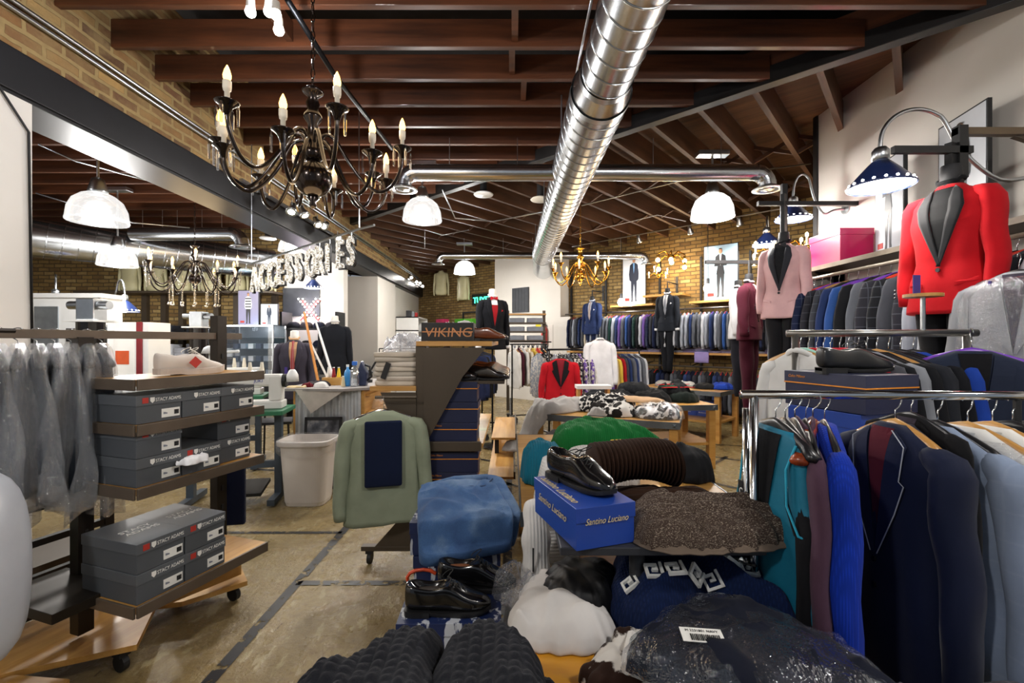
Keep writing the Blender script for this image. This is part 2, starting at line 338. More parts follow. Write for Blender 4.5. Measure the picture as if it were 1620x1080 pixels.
# suit wall
WD = Vector((-.747, .665, 0)).normalized(); WN = Vector((-WD.y, WD.x, 0)); 
P0 = Vector((3.2, 9.3, 0)); WA = math.atan2(WD.y, WD.x)
if WN.y > 0: WN = -WN                    # towards the shop
def wp(s, off=0, z=0): p = P0+WD*s+WN*off; return Vector((p.x, p.y, z))
def spx(px): k = (px-810)/720; return (P0.x-P0.y*k)/(-WD.x+WD.y*k)
def wpx(px, py, off=0):                   # point of a plane parallel to the suit wall seen at a pixel
    k = (px-810)/720; o = P0+WN*off; s = (o.x-o.y*k)/(-WD.x+WD.y*k); p = o+WD*s
    return Vector((p.x, p.y, H-(py-540)/720*p.y))
def wall_s(name, s0, s1, z0, z1, off, th, m):
    p = wp(0, off); a = WA; g = MB(); g.bb(s0, s1, -th, 0, z0, z1)   # local x along the wall, +y into the wall side
    return struct(g.build(name, m, loc=p, rz=a))
wall_s('wall_back', -8, 8.6, 0, 3.95, 0, .3, Mbr2)
sB0, sB1 = spx(900), spx(797)
wall_s('wall_back_block', sB0, sB1, 0, 3.9, .35, .35, M_wplaster)
# right white wall
XR = 3.3
g = MB(); g.bb(XR, XR+.2, -2.5, 4.9, 0, 4.0); struct(g.build('wall_right', M_wplaster))
g = MB(); g.bb(XR-.02, XR+.22, 4.9, 4.96, 0, 3.95); struct(g.build('trim_2', M_blackm))
g = MB(); g.bb(8.6, 8.8, -2.5, 18, 0, 4.6); struct(g.build('wall_far_right', M_wplaster))
# ceiling: deck, joists, diagonal beam
Mdeck = wood('roof_boards', '#3a2517', '#6d4a2c', .75, 0, .5)
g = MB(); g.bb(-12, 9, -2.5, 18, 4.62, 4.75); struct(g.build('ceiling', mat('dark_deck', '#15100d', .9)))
HB = 2.13
jm = {}
def joist(x0, x1, y, z=H+HB, hh=.2):
    o = MB().box(((x1-x0)/2, 0, hh/2), (x1-x0, .045, hh)).build('ceiling_joist', M_joist, loc=(x0, y, z), bevel=.003); struct(o)
def diagX(y): return 2.6+(y-3.31)*WD.x/WD.y
k = 0
for i in range(-11, 20):
    y = 3.31+i*.406; 
    x1 = min(diagX(y)-.05, XR+2.0 if y < 2.6 else 99)
    if y < 2.7: x1 = XR
    if x1 > XL+.2: joist(XL+.0, x1, y)
for i in range(-8, 14):
    y = 3.31+i*.406; joist(-11.8, XL-.3, y, H+HB, .2)
Mdark = mat('beam_black', '#1c1a1a', .42, .1, 5, .3)
a = Vector((XR, 3.31+(XR-2.6)*WD.y/WD.x, 0)); b = Vector((XL, diagX.__call__(0) and 3.31+(XL-2.6)*WD.y/WD.x, 0))
L = (b-a).length
g = MB(); g.bb(0, L, -.05, .05, 0, .14); struct(g.build('trim_3', Mdark, loc=a+Vector((0, 0, H+2.10)), rz=WA, bevel=.004))
g = MB(); g.bb(0, L, -.03, .03, .14, .32); struct(g.build('trim_4', M_joist, loc=a+Vector((0, 0, H+2.10)), rz=WA))
# header blocks between joists
for y, x in ((2.7, -.0), (3.1, .02), (3.5, .0), (3.1, -1.6), (3.9, .1)):
    struct(MB().box((x, y, H+HB+.1), (.045, .36, .14)).build('trim_blocking', M_joist))
# second zone: joists at right angles to the suit wall, boards above, bridging
Pd = -WN
for i in range(-8, 22):
    s = i*.46
    st = wp(s, 0, 0)
    # start from the diagonal beam line (parallel to the wall)
    dist = (P0-a).dot(Pd)
    o = MB().bb(0, dist-.06, -.025, .025, 0, .27).build('ceiling_joist', M_joisty, loc=st-Pd*dist+Vector((0, 0, H+2.12)), rz=math.atan2(Pd.y, Pd.x)); struct(o)
    for q in (.3, .62):
        for up in (1, -1):
            p = st-Pd*dist*q+Vector((0, 0, H+2.25)); 
            struct(MB().box((.23, 0, 0), (.46, .03, .04), ry=up*.4).build('trim_bridging', M_joisty, loc=p, rz=WA))
g = MB(); g.bb(-8, 9, 0, dist-.05, 3.88, 3.92); struct(g.build('ceiling_boards', Mdeck, loc=wp(0), rz=WA))
# ================================================================ CEILING FITTINGS
M_ribglass = glassy('ribbed_glass', (.97, .98, 1), .3, emit=.5, rough=.1)
M_frost = mat('frosted_shade', '#f2f2ee', .3, emit=1.2, amt=.02)
def highbay(loc, label, E=60, dia=.45, top=None, hang=.5, frost=False):
    hang = max(.04, H+2.125-Vector(loc).z-.42*dia/.45-.025)
    t = thing('pendant_lamp', label, 'pendant lamp', loc, group=None); r = dia/2; sc_ = dia/.45
    prof = [(r, 0), (r*1.02, .012), (r, .03), (r*.95, .12*sc_), (r*.8, .2*sc_), (r*.55, .25*sc_), (r*.3, .275*sc_)]
    MB().lathe(prof, n=48, rip=.015).build('lamp_shade', M_frost if frost else M_ribglass, t, smooth=True)
    MB().lathe([(r*.32, .26*sc_), (r*.34, .29*sc_), (r*.26, .36*sc_), (.05, .4*sc_), (.012, .42*sc_)], n=20, cap=True).build('ballast_housing', M_steel, t, smooth=True)
    MB().ball((0, 0, .1*sc_), .06*sc_, 12, (1, 1, 1.5)).build('bulb', M_led, t, smooth=True)
    MB().cyl((0, 0, .4*sc_), (0, 0, .42*sc_+hang), .012).build('stem', M_steel, t)
    MB().box((0, 0, .42*sc_+hang), (.34, .12, .05)).build('junction_box', M_steel, t, bevel=.004)
    lamp('POINT', (0, 0, -.03), E, size=.12, parent=t, col=(1, .97, .93))
def pb(px, py, Y): return at(px, py, Y)
highbay(pb(155, 352, 4.3), 'clear ribbed dome pendant lamp beyond the black beam, nearest the white panel', 110, .46, hang=.5)
highbay(pb(186, 421, 6.3), 'white dome pendant lamp below the big silver duct at the left', 140, .45, hang=.2)
highbay(pb(668, 350, 5.4), 'glowing glass dome pendant lamp right of the big black chandelier', 150, .45, hang=.1)
highbay(pb(1127, 345, 5.1), 'white dome pendant lamp under the round air diffuser at right', 150, .45, hang=.1, frost=True)
highbay(pb(735, 433, 9.8), 'brightest far dome pendant lamp hanging before the back brick wall', 230, .45, hang=.15, frost=True)
highbay(pb(462, 398, 8.2), 'dome pendant lamp glowing behind the glittering letter sign', 45, .45, hang=.25)
for p, lab in (((-1.6, -.6, 3.05), 'added unseen fill lamp, a dome pendant over the shoe box racks near the shop front'), ((1.9, .2, 3.15), 'added unseen fill lamp, a dome pendant over the near garment rack'), ((-5.5, 1.5, 3.1), 'added unseen fill lamp, a dome pendant in the left room near the front')):  # pendants added out of view as fill light
    highbay(p, lab, 130, .45, hang=.05)
# lamp cone on gooseneck
M_blue = mat('blue_enamel', '#20305e', .3, .2, 6, .1, coat=.4)
def gooseneck(base, head, label, E=60, r=.17, name='wall_lamp', nrm=None):
    """base = wall plate point, head = top of shade"""
    t = thing(name, label, 'wall lamp', head); d = Vector(base)-Vector(head); L = Vector((d.x, d.y, 0)); l = L.length
    g = MB().lathe([(r, 0), (r*1.03, .008), (r, .012), (r*.62, .09), (r*.3, .15), (.035, .165)], c=(0, 0, -.17), n=36).mat(1)
    for i in range(18): a = 2*PI*i/18; g.ball((r*.93*math.cos(a), r*.93*math.sin(a), -.148), .009, 6)
    g.build('lamp_shade', [M_blue, M_led], t, smooth=True)
    MB().lathe([(r*.97, -.162), (r*.6, -.085), (r*.28, -.03), (.02, -.012)], n=36).build('reflector', mat('white_reflector', '#f4f4f0', .4, emit=1.5, amt=.02), t, smooth=True)  # emission imitates white enamel lit by the bulb
    MB().lathe([(.035, -.01), (.045, 0), (.045, .05), (.03, .07), (.014, .075)], n=16, cap=True).build('lamp_socket', M_steel, t, smooth=True)
    MB().ball((0, 0, -.13), .05, 12).build('bulb', M_led, t, smooth=True)
    rise = .2; pts = []
    for i in range(19):
        u = i/18; a = PI*u
        z = .07+rise*math.sin(a*.62)*1.35 if u < .8 else None
        pts.append((u, z))
    P = [Vector((0, 0, .06))]; u = L.normalized()
    for i in range(11): a = PI*i/10; P.append(u*(l*.36*(1-math.cos(a))/2)+Vector((0, 0, .1+.19*math.sin(a))))
    zb = d.z; P = P[:-2]+[u*l*.42+Vector((0, 0, .06+zb*.3)), u*l*.6+Vector((0, 0, zb-.02)), u*l*.8+Vector((0, 0, zb)), d]
    # smooth
    Q = []
    for i in range(len(P)-1):
        for k in range(4):
            q = k/4; p0 = P[max(0, i-1)]; p1 = P[i]; p2 = P[i+1]; p3 = P[min(len(P)-1, i+2)]
            Q.append(.5*((2*p1)+(-p0+p2)*q+(2*p0-5*p1+4*p2-p3)*q*q+(-p0+3*p1-3*p2+p3)*q**3))
    Q.append(P[-1]); MB().tube(Q, .012, 8).build('gooseneck', M_steel, t, smooth=True)
    if nrm: MB().cyl(d, d+Vector(nrm)*.02, .055, n=20).build('wall_plate', M_steel, t)
    lamp('POINT', (0, 0, -.2), E, size=.08, parent=t)
gooseneck((XR-.01, 2.62, 2.42), pb(1393, 252, 2.75), 'nearest blue cone wall lamp over the red blazer side of the white wall', 28, nrm=(1, 0, 0))
gooseneck((XR-.01, 4.5, 2.76), pb(1255, 322, 4.72), 'blue cone wall lamp on the white wall above the pink blazer', 34, nrm=(1, 0, 0))
gooseneck(wp(-1.9, .03, 2.75), pb(1213, 368, 5.9), 'farthest blue cone lamp, glowing beside the pink blazer shoulder', 34, nrm=tuple(-WN))
gooseneck((-7.2, 7.2, 2.15), pb(88, 465, 6.4), 'lit blue cone lamp in the left room beside the white panel', 30)
gooseneck((-6.2, 6.9, 2.15), pb(197, 474, 6.4), 'unlit looking blue cone lamp above the mirror in the left room', 4)
gooseneck((-4.1, 8.95, 2.75), pb(496, 442, 8.5), 'white glowing cone lamp hanging above the letter X light', 14)
# ---- ducts
M_duct = mat('duct_metal', '#c3c7cb', .24, 1, 3, .12, .05, 30)
def duct(name, label, segs, spiral=True, caps=()):
    """segs: list of (p0, p1, r0, r1)"""
    t = thing(name, label, 'air duct', segs[0][0]); o = Vector(segs[0][0])
    for p0, p1, r0, r1 in segs:
        p0, p1 = Vector(p0)-o, Vector(p1)-o; L = (p1-p0).length; n = max(2, int(L/.05)); 
        pts = [p0.lerp(p1, i/n) for i in range(n+1)]; MB().tube(pts, [r0+(r1-r0)*i/n for i in range(n+1)], 40, cap=False).build('duct_section', M_duct, t, smooth=True)
        if spiral and abs(r0-r1) < .001:
            g = MB(); m = int(L/.16); d = (p1-p0).normalized(); up = Vector((0, 0, 1)); sd = d.cross(up).normalized(); pp = []
            for i in range(m*24): a = 2*PI*i/24; pp.append(p0+d*(L*i/(m*24))+(sd*math.cos(a)+up*math.sin(a))*(r0+.001))
            g.tube(pp, .0060, 5); g.build('spiral_seam', M_duct, t, smooth=True)
    for p, r, d in caps:
        p = Vector(p)-o; d = Vector(d); MB().tube([p-d*.03, p+d*.03], r, 40, cap=False).build('joint_band', M_steel, t, smooth=True)
    return t, o
dz = H+1.75; dx = .624
t, o = duct('spiral_duct', 'large silver spiral duct running down the middle of the ceiling', [((dx, -1, dz), (dx, 3.0, dz), .172, .172), ((dx, 3.0, dz), (dx, 3.2, dz), .172, .212), ((dx, 3.2, dz), (dx, 9.2, dz), .212, .212), ((dx, 9.2, dz), (dx+.1, 10.6, dz-.06), .212, .235)], caps=[((dx, 9.2, dz), .22, (0, 1, 0)), ((dx, 3.2, dz), .216, (0, 1, 0)), ((dx, 3.0, dz), .178, (0, 1, 0))])
MB().lathe([(.235, 0), (.22, .05), (.12, .09), (.01, .1)], c=(.1, 11.6, -.06), n=32, ax='y').build('end_cap', M_duct, t, smooth=True)
for y in (1.2, 3.9, 6, 8.2):
    MB().tube([(-.2, y+1, .0), (-.2, y+1, .36)], .008, 6).build('hanger_rod', M_steel, t)
def crossduct(label, x0, x1, Y, z, r, ends=(1, 1), drop=.2):
    t = thing('branch_duct', label, 'air duct', (x0, Y, z)); L = x1-x0
    MB().tube([(0, 0, 0)]+[(L*i/8, 0, 0) for i in range(1, 9)], r, 28, cap=False).build('duct_section', M_duct, t, smooth=True)
    for e, x, s in ((ends[0], 0, -1), (ends[1], L, 1)):
        if not e: continue
        P = [(x+s*drop*math.sin(a), 0, -drop*(1-math.cos(a))) for a in [PI/2*i/4 for i in range(5)]]+[(x+s*drop, 0, -drop-.03)]
        MB().tube(P, r, 28, cap=False).build('duct_elbow', M_duct, t)
        q = (x+s*drop, 0, -drop-.03)
        MB().lathe([(r, .02), (r*1.7, -.01), (r*1.75, -.02), (r*1.2, -.02), (r*1.15, 0), (r*.8, 0), (r*.75, -.02), (r*.4, -.02), (.005, -.03)], c=q, n=32).build('diffuser', M_steel, t, smooth=True)
    for q in (.1, .3, .45, .7, .9): MB().tube([(L*q, 0, r), (L*q, 0, .36)], .004, 5).build('hanger_rod', M_steel, t)
    return t
crossduct('slim silver duct crossing under the big spiral duct', -1.0, 2.52, 4.72, dz, .085, drop=.13)
crossduct('farther slim silver duct above the brass chandelier', -1.38, 2.62, 9.3, dz, .075, drop=.13)
duct('spiral_duct', 'big silver duct crossing the left room above the brick wall', [((-7.9, 5.2, 2.9), (-4.5, 8.56, 2.9), .27, .27)])
crossduct('short silver branch duct ending above the crystal chandelier', -5.75, -4.25, 6.9, 3.08, .1, ends=(0, 1), drop=.16)
# ---- chandeliers
def chandelier(label, loc, R_, n, rows, Mm, E, chain=1.0, ball=.085, body=.3, crystals='drop', name='chandelier', rs=1, cs=1, seed=1, bulbm=None, ph=.2):
    chain = H+2.12-Vector(loc).z-.3
    t = thing(name, label, 'chandelier', loc)     # loc = centre of the arm hub
    MB().lathe([(.004, .30), (.03*rs, .295), (.05*rs, .28), (.045*rs, .27), (.02*rs, .25), (.032*rs, .22), (.022*rs, .19), (.04*rs, .165), (.042*rs, .15), (.022*rs, .12), (.03*rs, .03), (.045*rs, .0), (.05*rs, -.04), (.02*rs, -.06)], n=20, cap=True).build('column', Mm, t, smooth=True)
    MB().ball((0, 0, -.06-ball*.9), ball, 24).build('ball', Mm, t, smooth=True)
    MB().lathe([(.02, 0), (.03, -.01), (.012, -.03), (.02, -.045), (.004, -.06)], c=(0, 0, -.06-ball*1.85), n=14, cap=True).build('finial', Mm, t, smooth=True)
    g = MB(); zc = .3
    if chain > .1:
        m = int(chain/.045)
        for i in range(m):
            pts = [(.009*math.cos(a)*(1 if i % 2 else 0), .009*math.cos(a)*(0 if i % 2 else 1), zc+.045*i+.02+.028*math.sin(a)) for a in [2*PI*k/8 for k in range(8)]]; g.tube(pts, .0028, 5, closed=True)
        g.build('chain', Mm, t, smooth=True)
        MB().lathe([(.06, 0), (.055, -.02), (.02, -.035)], c=(0, 0, zc+chain), n=20, cap=True).build('ceiling_canopy', Mm, t, smooth=True)
    for i in range(n):
        a = 2*PI*(i+ph)/n; lo = (rows == 2 and i % 2); rr = R_*(.86 if lo else 1)*1.0; zc_ = (-.085 if lo else .015)*cs
        d = Vector((math.cos(a), math.sin(a), 0))
        key = [(.03, .0), (.12, .07), (.24, .055), (.38, -.04), (.55, -.14), (.72, -.19), (.88, -.16), (.985, -.07), (1.0, zc_)]
        if lo: key = [(.03, -.03), (.12, .03), (.26, -.0), (.4, -.11), (.56, -.2), (.74, -.25), (.9, -.22), (.99, -.15), (1.0, zc_)]
        P = [d*(rr*k)+Vector((0, 0, z*(R_/.42))) for k, z in key[:-1]]+[d*rr+Vector((0, 0, zc_))]
        Q = []
        for k in range(len(P)-1):
            for q in (0, .34, .67):
                p0, p1, p2, p3 = P[max(0, k-1)], P[k], P[k+1], P[min(len(P)-1, k+2)]
                Q.append(.5*((2*p1)+(-p0+p2)*q+(2*p0-5*p1+4*p2-p3)*q*q+(-p0+3*p1-3*p2+p3)*q**3))
        Q.append(P[-1]); arm = MB().tube(Q, .0085, 8).build('arm', Mm, t, smooth=True)
        c = d*rr+Vector((0, 0, zc_))
        MB().lathe([(.01, -.04), (.02, -.012), (.03, .0), (.043, .008), (.046, .012), (.012, .006)], c=c, n=18, cap=True).build('drip_pan', Mm, arm, smooth=True)
        MB().lathe([(.0095, 0), (.0095, .055), (.014, .057), (.016, .07), (.016, .095), (.011, .098)], c=c, n=12, cap=True).build('candle_sleeve', M_candle, arm, smooth=True)
        MB().lathe([(.010, .096), (.0145, .106), (.0155, .118), (.010, .14), (.002, .158)], c=c, n=12, cap=True).build('flame_bulb', bulbm or M_bulb, arm, smooth=True)
        if crystals == 'drop':
            for q in range(4):
                g = MB(); b = 2*PI*q/4+a+.5; p = c+Vector((.042*math.cos(b), .042*math.sin(b), .0)); g.cyl(p+Vector((0, 0, -.005)), p+Vector((0, 0, -.018)), .004, n=6); g.cyl(p+Vector((0, 0, -.018)), p+Vector((0, 0, -.085)), .0065, .005, n=6); g.build('crystal_drop', M_crystal, arm)
        elif crystals == 'bead':
            g = MB()
            g.tube([c+Vector((0, 0, 0))+d*.03, c+d*.03+Vector((0, 0, -.18))], .003, 4)
            for k in range(9): u = k/8; g.ball(c+Vector((0, 0, 0))+d*.03+Vector((0, 0, -.02-.14*u)), .008, 6)
            c2 = Vector((math.cos(a+2*PI/n), math.sin(a+2*PI/n), 0))*R_+Vector((0, 0, .06*cs))
            for k in range(1, 12): u = k/12; p = c.lerp(c2, u)+Vector((0, 0, -.22*math.sin(PI*u))); g.ball(p, .008, 6)
            g.tube([c.lerp(c2, k/12)+Vector((0, 0, -.22*math.sin(PI*k/12))) for k in range(13)], .003, 4); g.tube([d*R_*.5+Vector((0, 0, -.12)), d*R_*.5+Vector((0, 0, -.44))], .003, 4)
            for k in range(10): g.ball(d*R_*.5+Vector((0, 0, -.2-.022*k)), .009, 6)
            g.ball(d*R_*.5+Vector((0, 0, -.44)), .018, 8)
            g.build('bead_string', M_crystal, arm, smooth=True)
    lamp('POINT', (0, 0, .2), E*.6, (1, .72, .4), .3, parent=t)
    lamp('POINT', (0, 0, -.35), E*.4, (1, .72, .4), .2, parent=t)
    return t
M_dbrass = mat('dark_bronze', '#2a211d', .2, .75, 10, .15, coat=.3)
chandelier('big black chandelier with twelve candle bulbs hanging in the foreground', at(495, 237, 2.18), .42, 12, 2, M_dbrass, 14, chain=.98, ball=.088)
chandelier('crystal beaded chandelier hanging in the left room before the brick wall', at(308, 425, 5.6), .5, 12, 2, M_dbrass, 22, chain=.25, crystals='bead', ball=.07)
chandelier('polished brass chandelier hanging near the far end of the spiral duct', at(918, 424, 6.5), .42, 10, 2, M_brass, 22, chain=.85, crystals='', ball=.07, rs=1.2)
# bulb clusters on the brick wall
M_bare = mat('bare_bulb', '#ffd9a0', .3, emit=30, amt=.02)
def cluster(p, label, n=6, cand=False, E=12):
    t = thing('bulb_cluster' if not cand else 'wall_sconce', label, 'light fixture', p)
    MB().ball((0, 0, 0), .06, 14).build('hub', M_brass, t, smooth=True)
    for i in range(n):
        a = 2*PI*i/n+.3; x = .24*math.cos(a); y = .14*math.sin(a); z = .08*math.sin(a*2)
        e = Vector((x, y, z)); arm = MB().tube([(0, 0, 0), e*.5+Vector((0, 0, .09)), e+Vector((0, 0, .02))], .01, 8).build('arm', M_brass, t, smooth=True)
        if cand:
            MB().lathe([(.03, 0), (.012, .01), (.012, .09)], c=e, n=10, cap=True).build('candle_sleeve', M_candle, arm, smooth=True); MB().ball(e+Vector((0, 0, .12)), .018, 10, (1, 1, 1.7)).build('flame_bulb', M_bare, arm, smooth=True)
        else:
            MB().cyl(e, e+Vector((0, 0, -.05)), .02, .018).build('socket', M_brass, arm); MB().ball(e+Vector((0, 0, -.085)), .035, 12).build('globe_bulb', M_bare, arm, smooth=True)
    lamp('POINT', (0, 0, -.25), E, (1, .7, .38), .2, parent=t)
    return t
q = cluster(wpx(1062, 408, .5), 'brass spider light with bare globe bulbs before the brick suit wall', 6, False, 26)
q.scale = (1.2,)*3
for px, py, off, lab in ((1222, 408, 1.0, 'left'), (1272, 395, 1.0, 'right')):
    cluster(at(px, py, 5.6), 'brass candle sconce on the %s of the pink blazer shoulders' % lab, 6, True, 12)
# candle and crystal lamps standing on the rack tops by the wall posters
# ---- spot tracks
def spot(p, aim, label=None, E=25, parent=None, grp=None, sz=1.0, lit=True, body=None):
    d = (Vector(aim)-Vector(p)).normalized(); q = d.to_track_quat('Z', 'Y').to_matrix().to_4x4()
    t = thing('spot_lamp', label, 'spot lamp', p, group=grp)
    g = MB(); g.T(q).lathe([(.02, -.09), (.032, -.085), (.035, -.03), (.055, .02), (.06, .05), (.055, .05)], n=20, cap=True); g.build('lamp_head', body or M_steel, t, smooth=True)
    MB().T(q).lathe([(.052, .046), (.03, .052), (.004, .054)], n=20, cap=True).build('lens', M_led if lit else M_glass, t, smooth=True)
    MB().tube([(0, 0, 0), (.0, 0, .06), (0, 0, .1)], .006, 6).build('bracket', M_steel, t)
    if E: lamp('SPOT', d*.08, E, rot=d.to_track_quat('-Z', 'Y').to_euler(), spot=100, size=.04, parent=t)
    return t
for i, (px, py, Y, aim, E) in enumerate(((462, 331, 5.1, (-2, 3, 0), 40), (480, 336, 5.4, (-1, 5, .5), 0), (502, 352, 5.9, (-.5, 4.5, 0), 60), (514, 356, 6.3, (-2.6, 3, 1), 0), (534, 376, 6.9, (0, 4, .5), 70), (552, 388, 7.7, (0, 7, .5), 50))):
    p = at(px, py, Y); p.x = max(p.x, XL+.12)
    spot(p, aim, 'track spot lamp on the black header, %s of the row of six from the left' % ORD[i], E, grp='spot lamps on the header track')
for i, (px, py, Y) in enumerate(((649, 438, 12.6), (661, 445, 13.3), (667, 447, 13.8), (676, 452, 14.2))):
    p = at(px, py, Y); p.x = XL+.1; spot(p, (0, 8, 0), 'far track spot at the end of the header, %s from the left' % ORD[i], 50 if i in (0, 2) else 0, grp='far spot lamps on the header')
g = MB(); g.box((XL+.1, 6.4, 3.12), (.035, 3.4, .03)); tag(g.build('lighting_track', M_steel), 'steel lighting track carrying the nearer spots along the header', 'lighting track')
g = MB(); g.box((XL+.1, 13.4, 3.12), (.035, 2.4, .03)); tag(g.build('lighting_track', M_steel), 'far lighting track at the end of the header', 'lighting track')
t = thing('bulb_bank', 'bank of white daylight bulbs at the top edge above the chandelier', 'light fixture', at(428, 22, 2.5))
for i, (x, y, z) in enumerate(((-.11, 0, .03), (-.03, .04, .06), (.04, -.02, .0), (.03, .03, -.05))):
    h = MB().cyl((x, y, z+.05), (x, y, z), .02, .024).build('socket', M_white, t); MB().ball((x, y, z-.02), .028, 12).build('globe_bulb', M_led, h, smooth=True)
MB().cyl((0, 0, .1), (0, 0, .4), .012).build('stem', M_steel, t); lamp('POINT', (0, 0, -.12), 55, (.85, .9, 1), .06, parent=t)
# row of dim track heads in front of the suit wall
g = MB(); g.tube([wpx(905, 390, .9), wpx(1235, 330, .9)], .012, 6); tag(g.build('conduit', M_steel), 'long steel conduit sloping over the brick suit wall', 'conduit')
for i, px in enumerate((1011, 1092, 1170)):
    p = wpx(px, 540, .85); p.z = wpx(px, 372-.18*(px-1000), .9).z-.1; spot(p, p+WN*-.6+Vector((0, 0, -1)), 'small track spot over the suit wall, %s from the left' % ORD[i], 45, grp='spots over the suit wall', body=M_steel)
for px, py in ((983, 478), (1120, 456)):
    t = thing('hanging_bulb', 'bare white bulb on a black cord %s' % ('left of the dark blue suit poster' if px < 1000 else 'left of the pale blue suit poster'), 'hanging lamp', wpx(px, py, .55))
    MB().ball((0, 0, 0), .075, 16, (1, 1, 1.15)).build('globe_bulb', M_led, t, smooth=True); MB().cyl((0, 0, .08), (0, 0, .18), .028).build('socket', M_blackm, t); MB().cyl((0, 0, .18), (0, 0, 1.45), .006, n=6).build('cord', M_blackm, t)
    lamp('POINT', tuple(WN*.15), 28, (1, .97, .92), .08, parent=t)
# twin emergency lamps on the white wall
t = thing('emergency_light', 'white twin head emergency light high on the right white wall', 'emergency light', (XR-.02, 2.18, 2.62))
MB().box((0, -.05, -.02), (.05, .2, .07)).build('housing', M_white, t, bevel=.01)
for y in (-.16, .12):
    h = MB().lathe([(.03, 0), (.055, .03), (.06, .08), (.055, .085)], n=20, ax='x', c=(0, y, .05)); o = h.build('lamp_head', M_white, t, smooth=True); o.rotation_euler = (0, 0, PI*.0); o.scale = (-1, 1, 1)
    MB().ball((-.085, y, .05), .052, 16, (.3, 1, 1)).build('lens', M_glass, o, smooth=True)
# smoke detectors, speakers, junction boxes
def ceilspk(px, py, Y, lab, m=None, name='ceiling_speaker', cat='speaker'):
    t = thing(name, lab, cat, at(px, py, Y)); MB().lathe([(.13, 0), (.14, .012), (.12, .03), (.05, .035)], n=28, cap=True).build('grille', m or M_white, t, smooth=True); MB().cyl((0, 0, .03), (0, 0, .3), .05).build('can', M_blackm, t)
ceilspk(765, 309, 6.4, 'round white ceiling speaker left of the spiral duct'); ceilspk(424, 378, 8.0, 'round white ceiling speaker above the glittering letters')
ceilspk(855, 317, 6.3, 'small yellowish smoke detector beside the spiral duct', M_candle, 'smoke_detector', 'smoke detector')
def conduit(pts, lab, r=.009, m=None):
    pts = [Vector((max(p.x, XL+.35) if abs(p.x-XL) < .34 and p.x > XL else p.x, p.y, min(p.z, H+2.11))) for p in pts]
    tag(MB().tube(pts, r, 6).build('conduit', m or M_steel, smooth=True), lab, 'conduit')
conduit([at(940, -20, 2.6), at(915, 100, 3.4), at(885, 245, 5.3)], 'thin pipe running alongside the big spiral duct')
conduit([at(60, 228, 4.2), at(120, 255, 4.4), at(290, 300, 5), at(455, 350, 7.0)], 'bent conduit crossing the left room ceiling')
conduit([at(56, 305, 5), at(210, 352, 5.6), at(300, 360, 6)], 'lower conduit crossing the left room ceiling')
conduit([at(455, 0, 2.7), at(530, 120, 3.3), at(620, 235, 4.6)], 'dark pipe slanting past the black chandelier', .02, M_black)
conduit([at(700, 300, 5.4), at(720, 345, 6), at(780, 350, 6.4), at(860, 335, 6.2)], 'wavy conduit near the glowing centre pendant')
conduit([at(920, 325, 6.0), at(1080, 285, 5.6), at(1283, 245, 5.4)], 'long thin rod crossing below the slim duct at right')
conduit([at(905, 372, 8.4), at(1000, 345, 8), at(1040, 340, 7.6), at(1085, 350, 7.4)], 'curly loose cable over the suit wall', .007, M_white)
conduit([at(672, 392, 8.6), at(672, 350, 8.6), at(700, 372, 8.6), at(742, 345, 8.6)], 'zigzag conduit above the far pendant lamp')
# ---- ACCESSORIES letters
M_glit = NT('glitter'); v = M_glit.add('ShaderNodeTexVoronoi'); v.inputs['Scale'].default_value = 90; M_glit.ln(M_glit.add('ShaderNodeTexCoord').outputs['Object'], v.inputs['Vector'])
sp_ = M_glit.add('ShaderNodeSeparateColor'); M_glit.ln(v.outputs['Color'], sp_.inputs[0])
M_glit.ln(M_glit.ramp(sp_.outputs[0], [(0, hexc('#a08a5c')), (.25, hexc('#d8c8a8')), (.45, hexc('#f4f0e6')), (1, hexc('#ffffff'))]), M_glit.b.inputs['Base Color'])
M_glit.b.inputs['Metallic'].default_value = .2; M_glit.b.inputs['Roughness'].default_value = .3; M_glit.b.inputs['Emission Color'].default_value = (1, .95, .85, 1)
M_glit.ln(M_glit.ramp(sp_.outputs[1], [(.55, (0, 0, 0, 1)), (.65, (1, 1, 1, 1))]), M_glit.b.inputs['Emission Strength']); M_glit.bump(v.outputs[0], 1, .02); M_glit = M_glit.m  # random flecks glow by emission, imitating glints and brightening the letters
A0, A1 = Vector((-6.3, 10.7, H+2.0)), Vector((-2.32, 7.55, H+1.85)); pr = at(375, 412, 10.9); A0 = at(398, 417, 4.9); A1 = at(568, 362, 4.2)
g = MB(); g.tube([at(378, 414, 5.0), A0, A1, at(592, 356, 4.1)], .012, 8); g.tube([A0, Vector((A0.x, A0.y, H+2.12))], .005, 6); g.tube([A1, Vector((A1.x, A1.y, H+2.12))], .005, 6); tag(g.build('sign_pipe', M_steel), 'steel pipe that the glittering letters hang from', 'pipe')
dA = (A1-A0); ang = math.atan2(dA.y, dA.x); word = 'ACCESSORIES'; Ls = math.hypot(dA.x, dA.y)
for i, ch in enumerate(word):
    u = (i+.35)/(len(word)); u = u; p = A0.lerp(A1, u)
    t = thing('sign_letter', 'glittering letter %s of the hanging sign%s' % (ch, {'A': '', 'C': ', '+('left' if i == 1 else 'right')+' one of the two', 'S': ', '+{4: 'first', 5: 'middle', 10: 'last'}.get(i, '')+' one', 'E': ', '+('nearer the A' if i == 3 else 'near the right end'), 'O': '', 'R': '', 'I': ''}[ch]), 'sign letter', p, ang, 'glittering letters spelling accessories')
    text_mesh('letter_face', ch, .38, M_glit, t, (-.06, 0, -.31), ext=.018, sx=.5, off=.002); text_mesh('letter_back', ch, .38, M_blackm, t, (-.062, .03, -.315), ext=.01, sx=.53, off=.010)
    MB().tube([(0, 0, -.01), (.0, 0, -.05)], .003, 5).build('hook', M_steel, t)
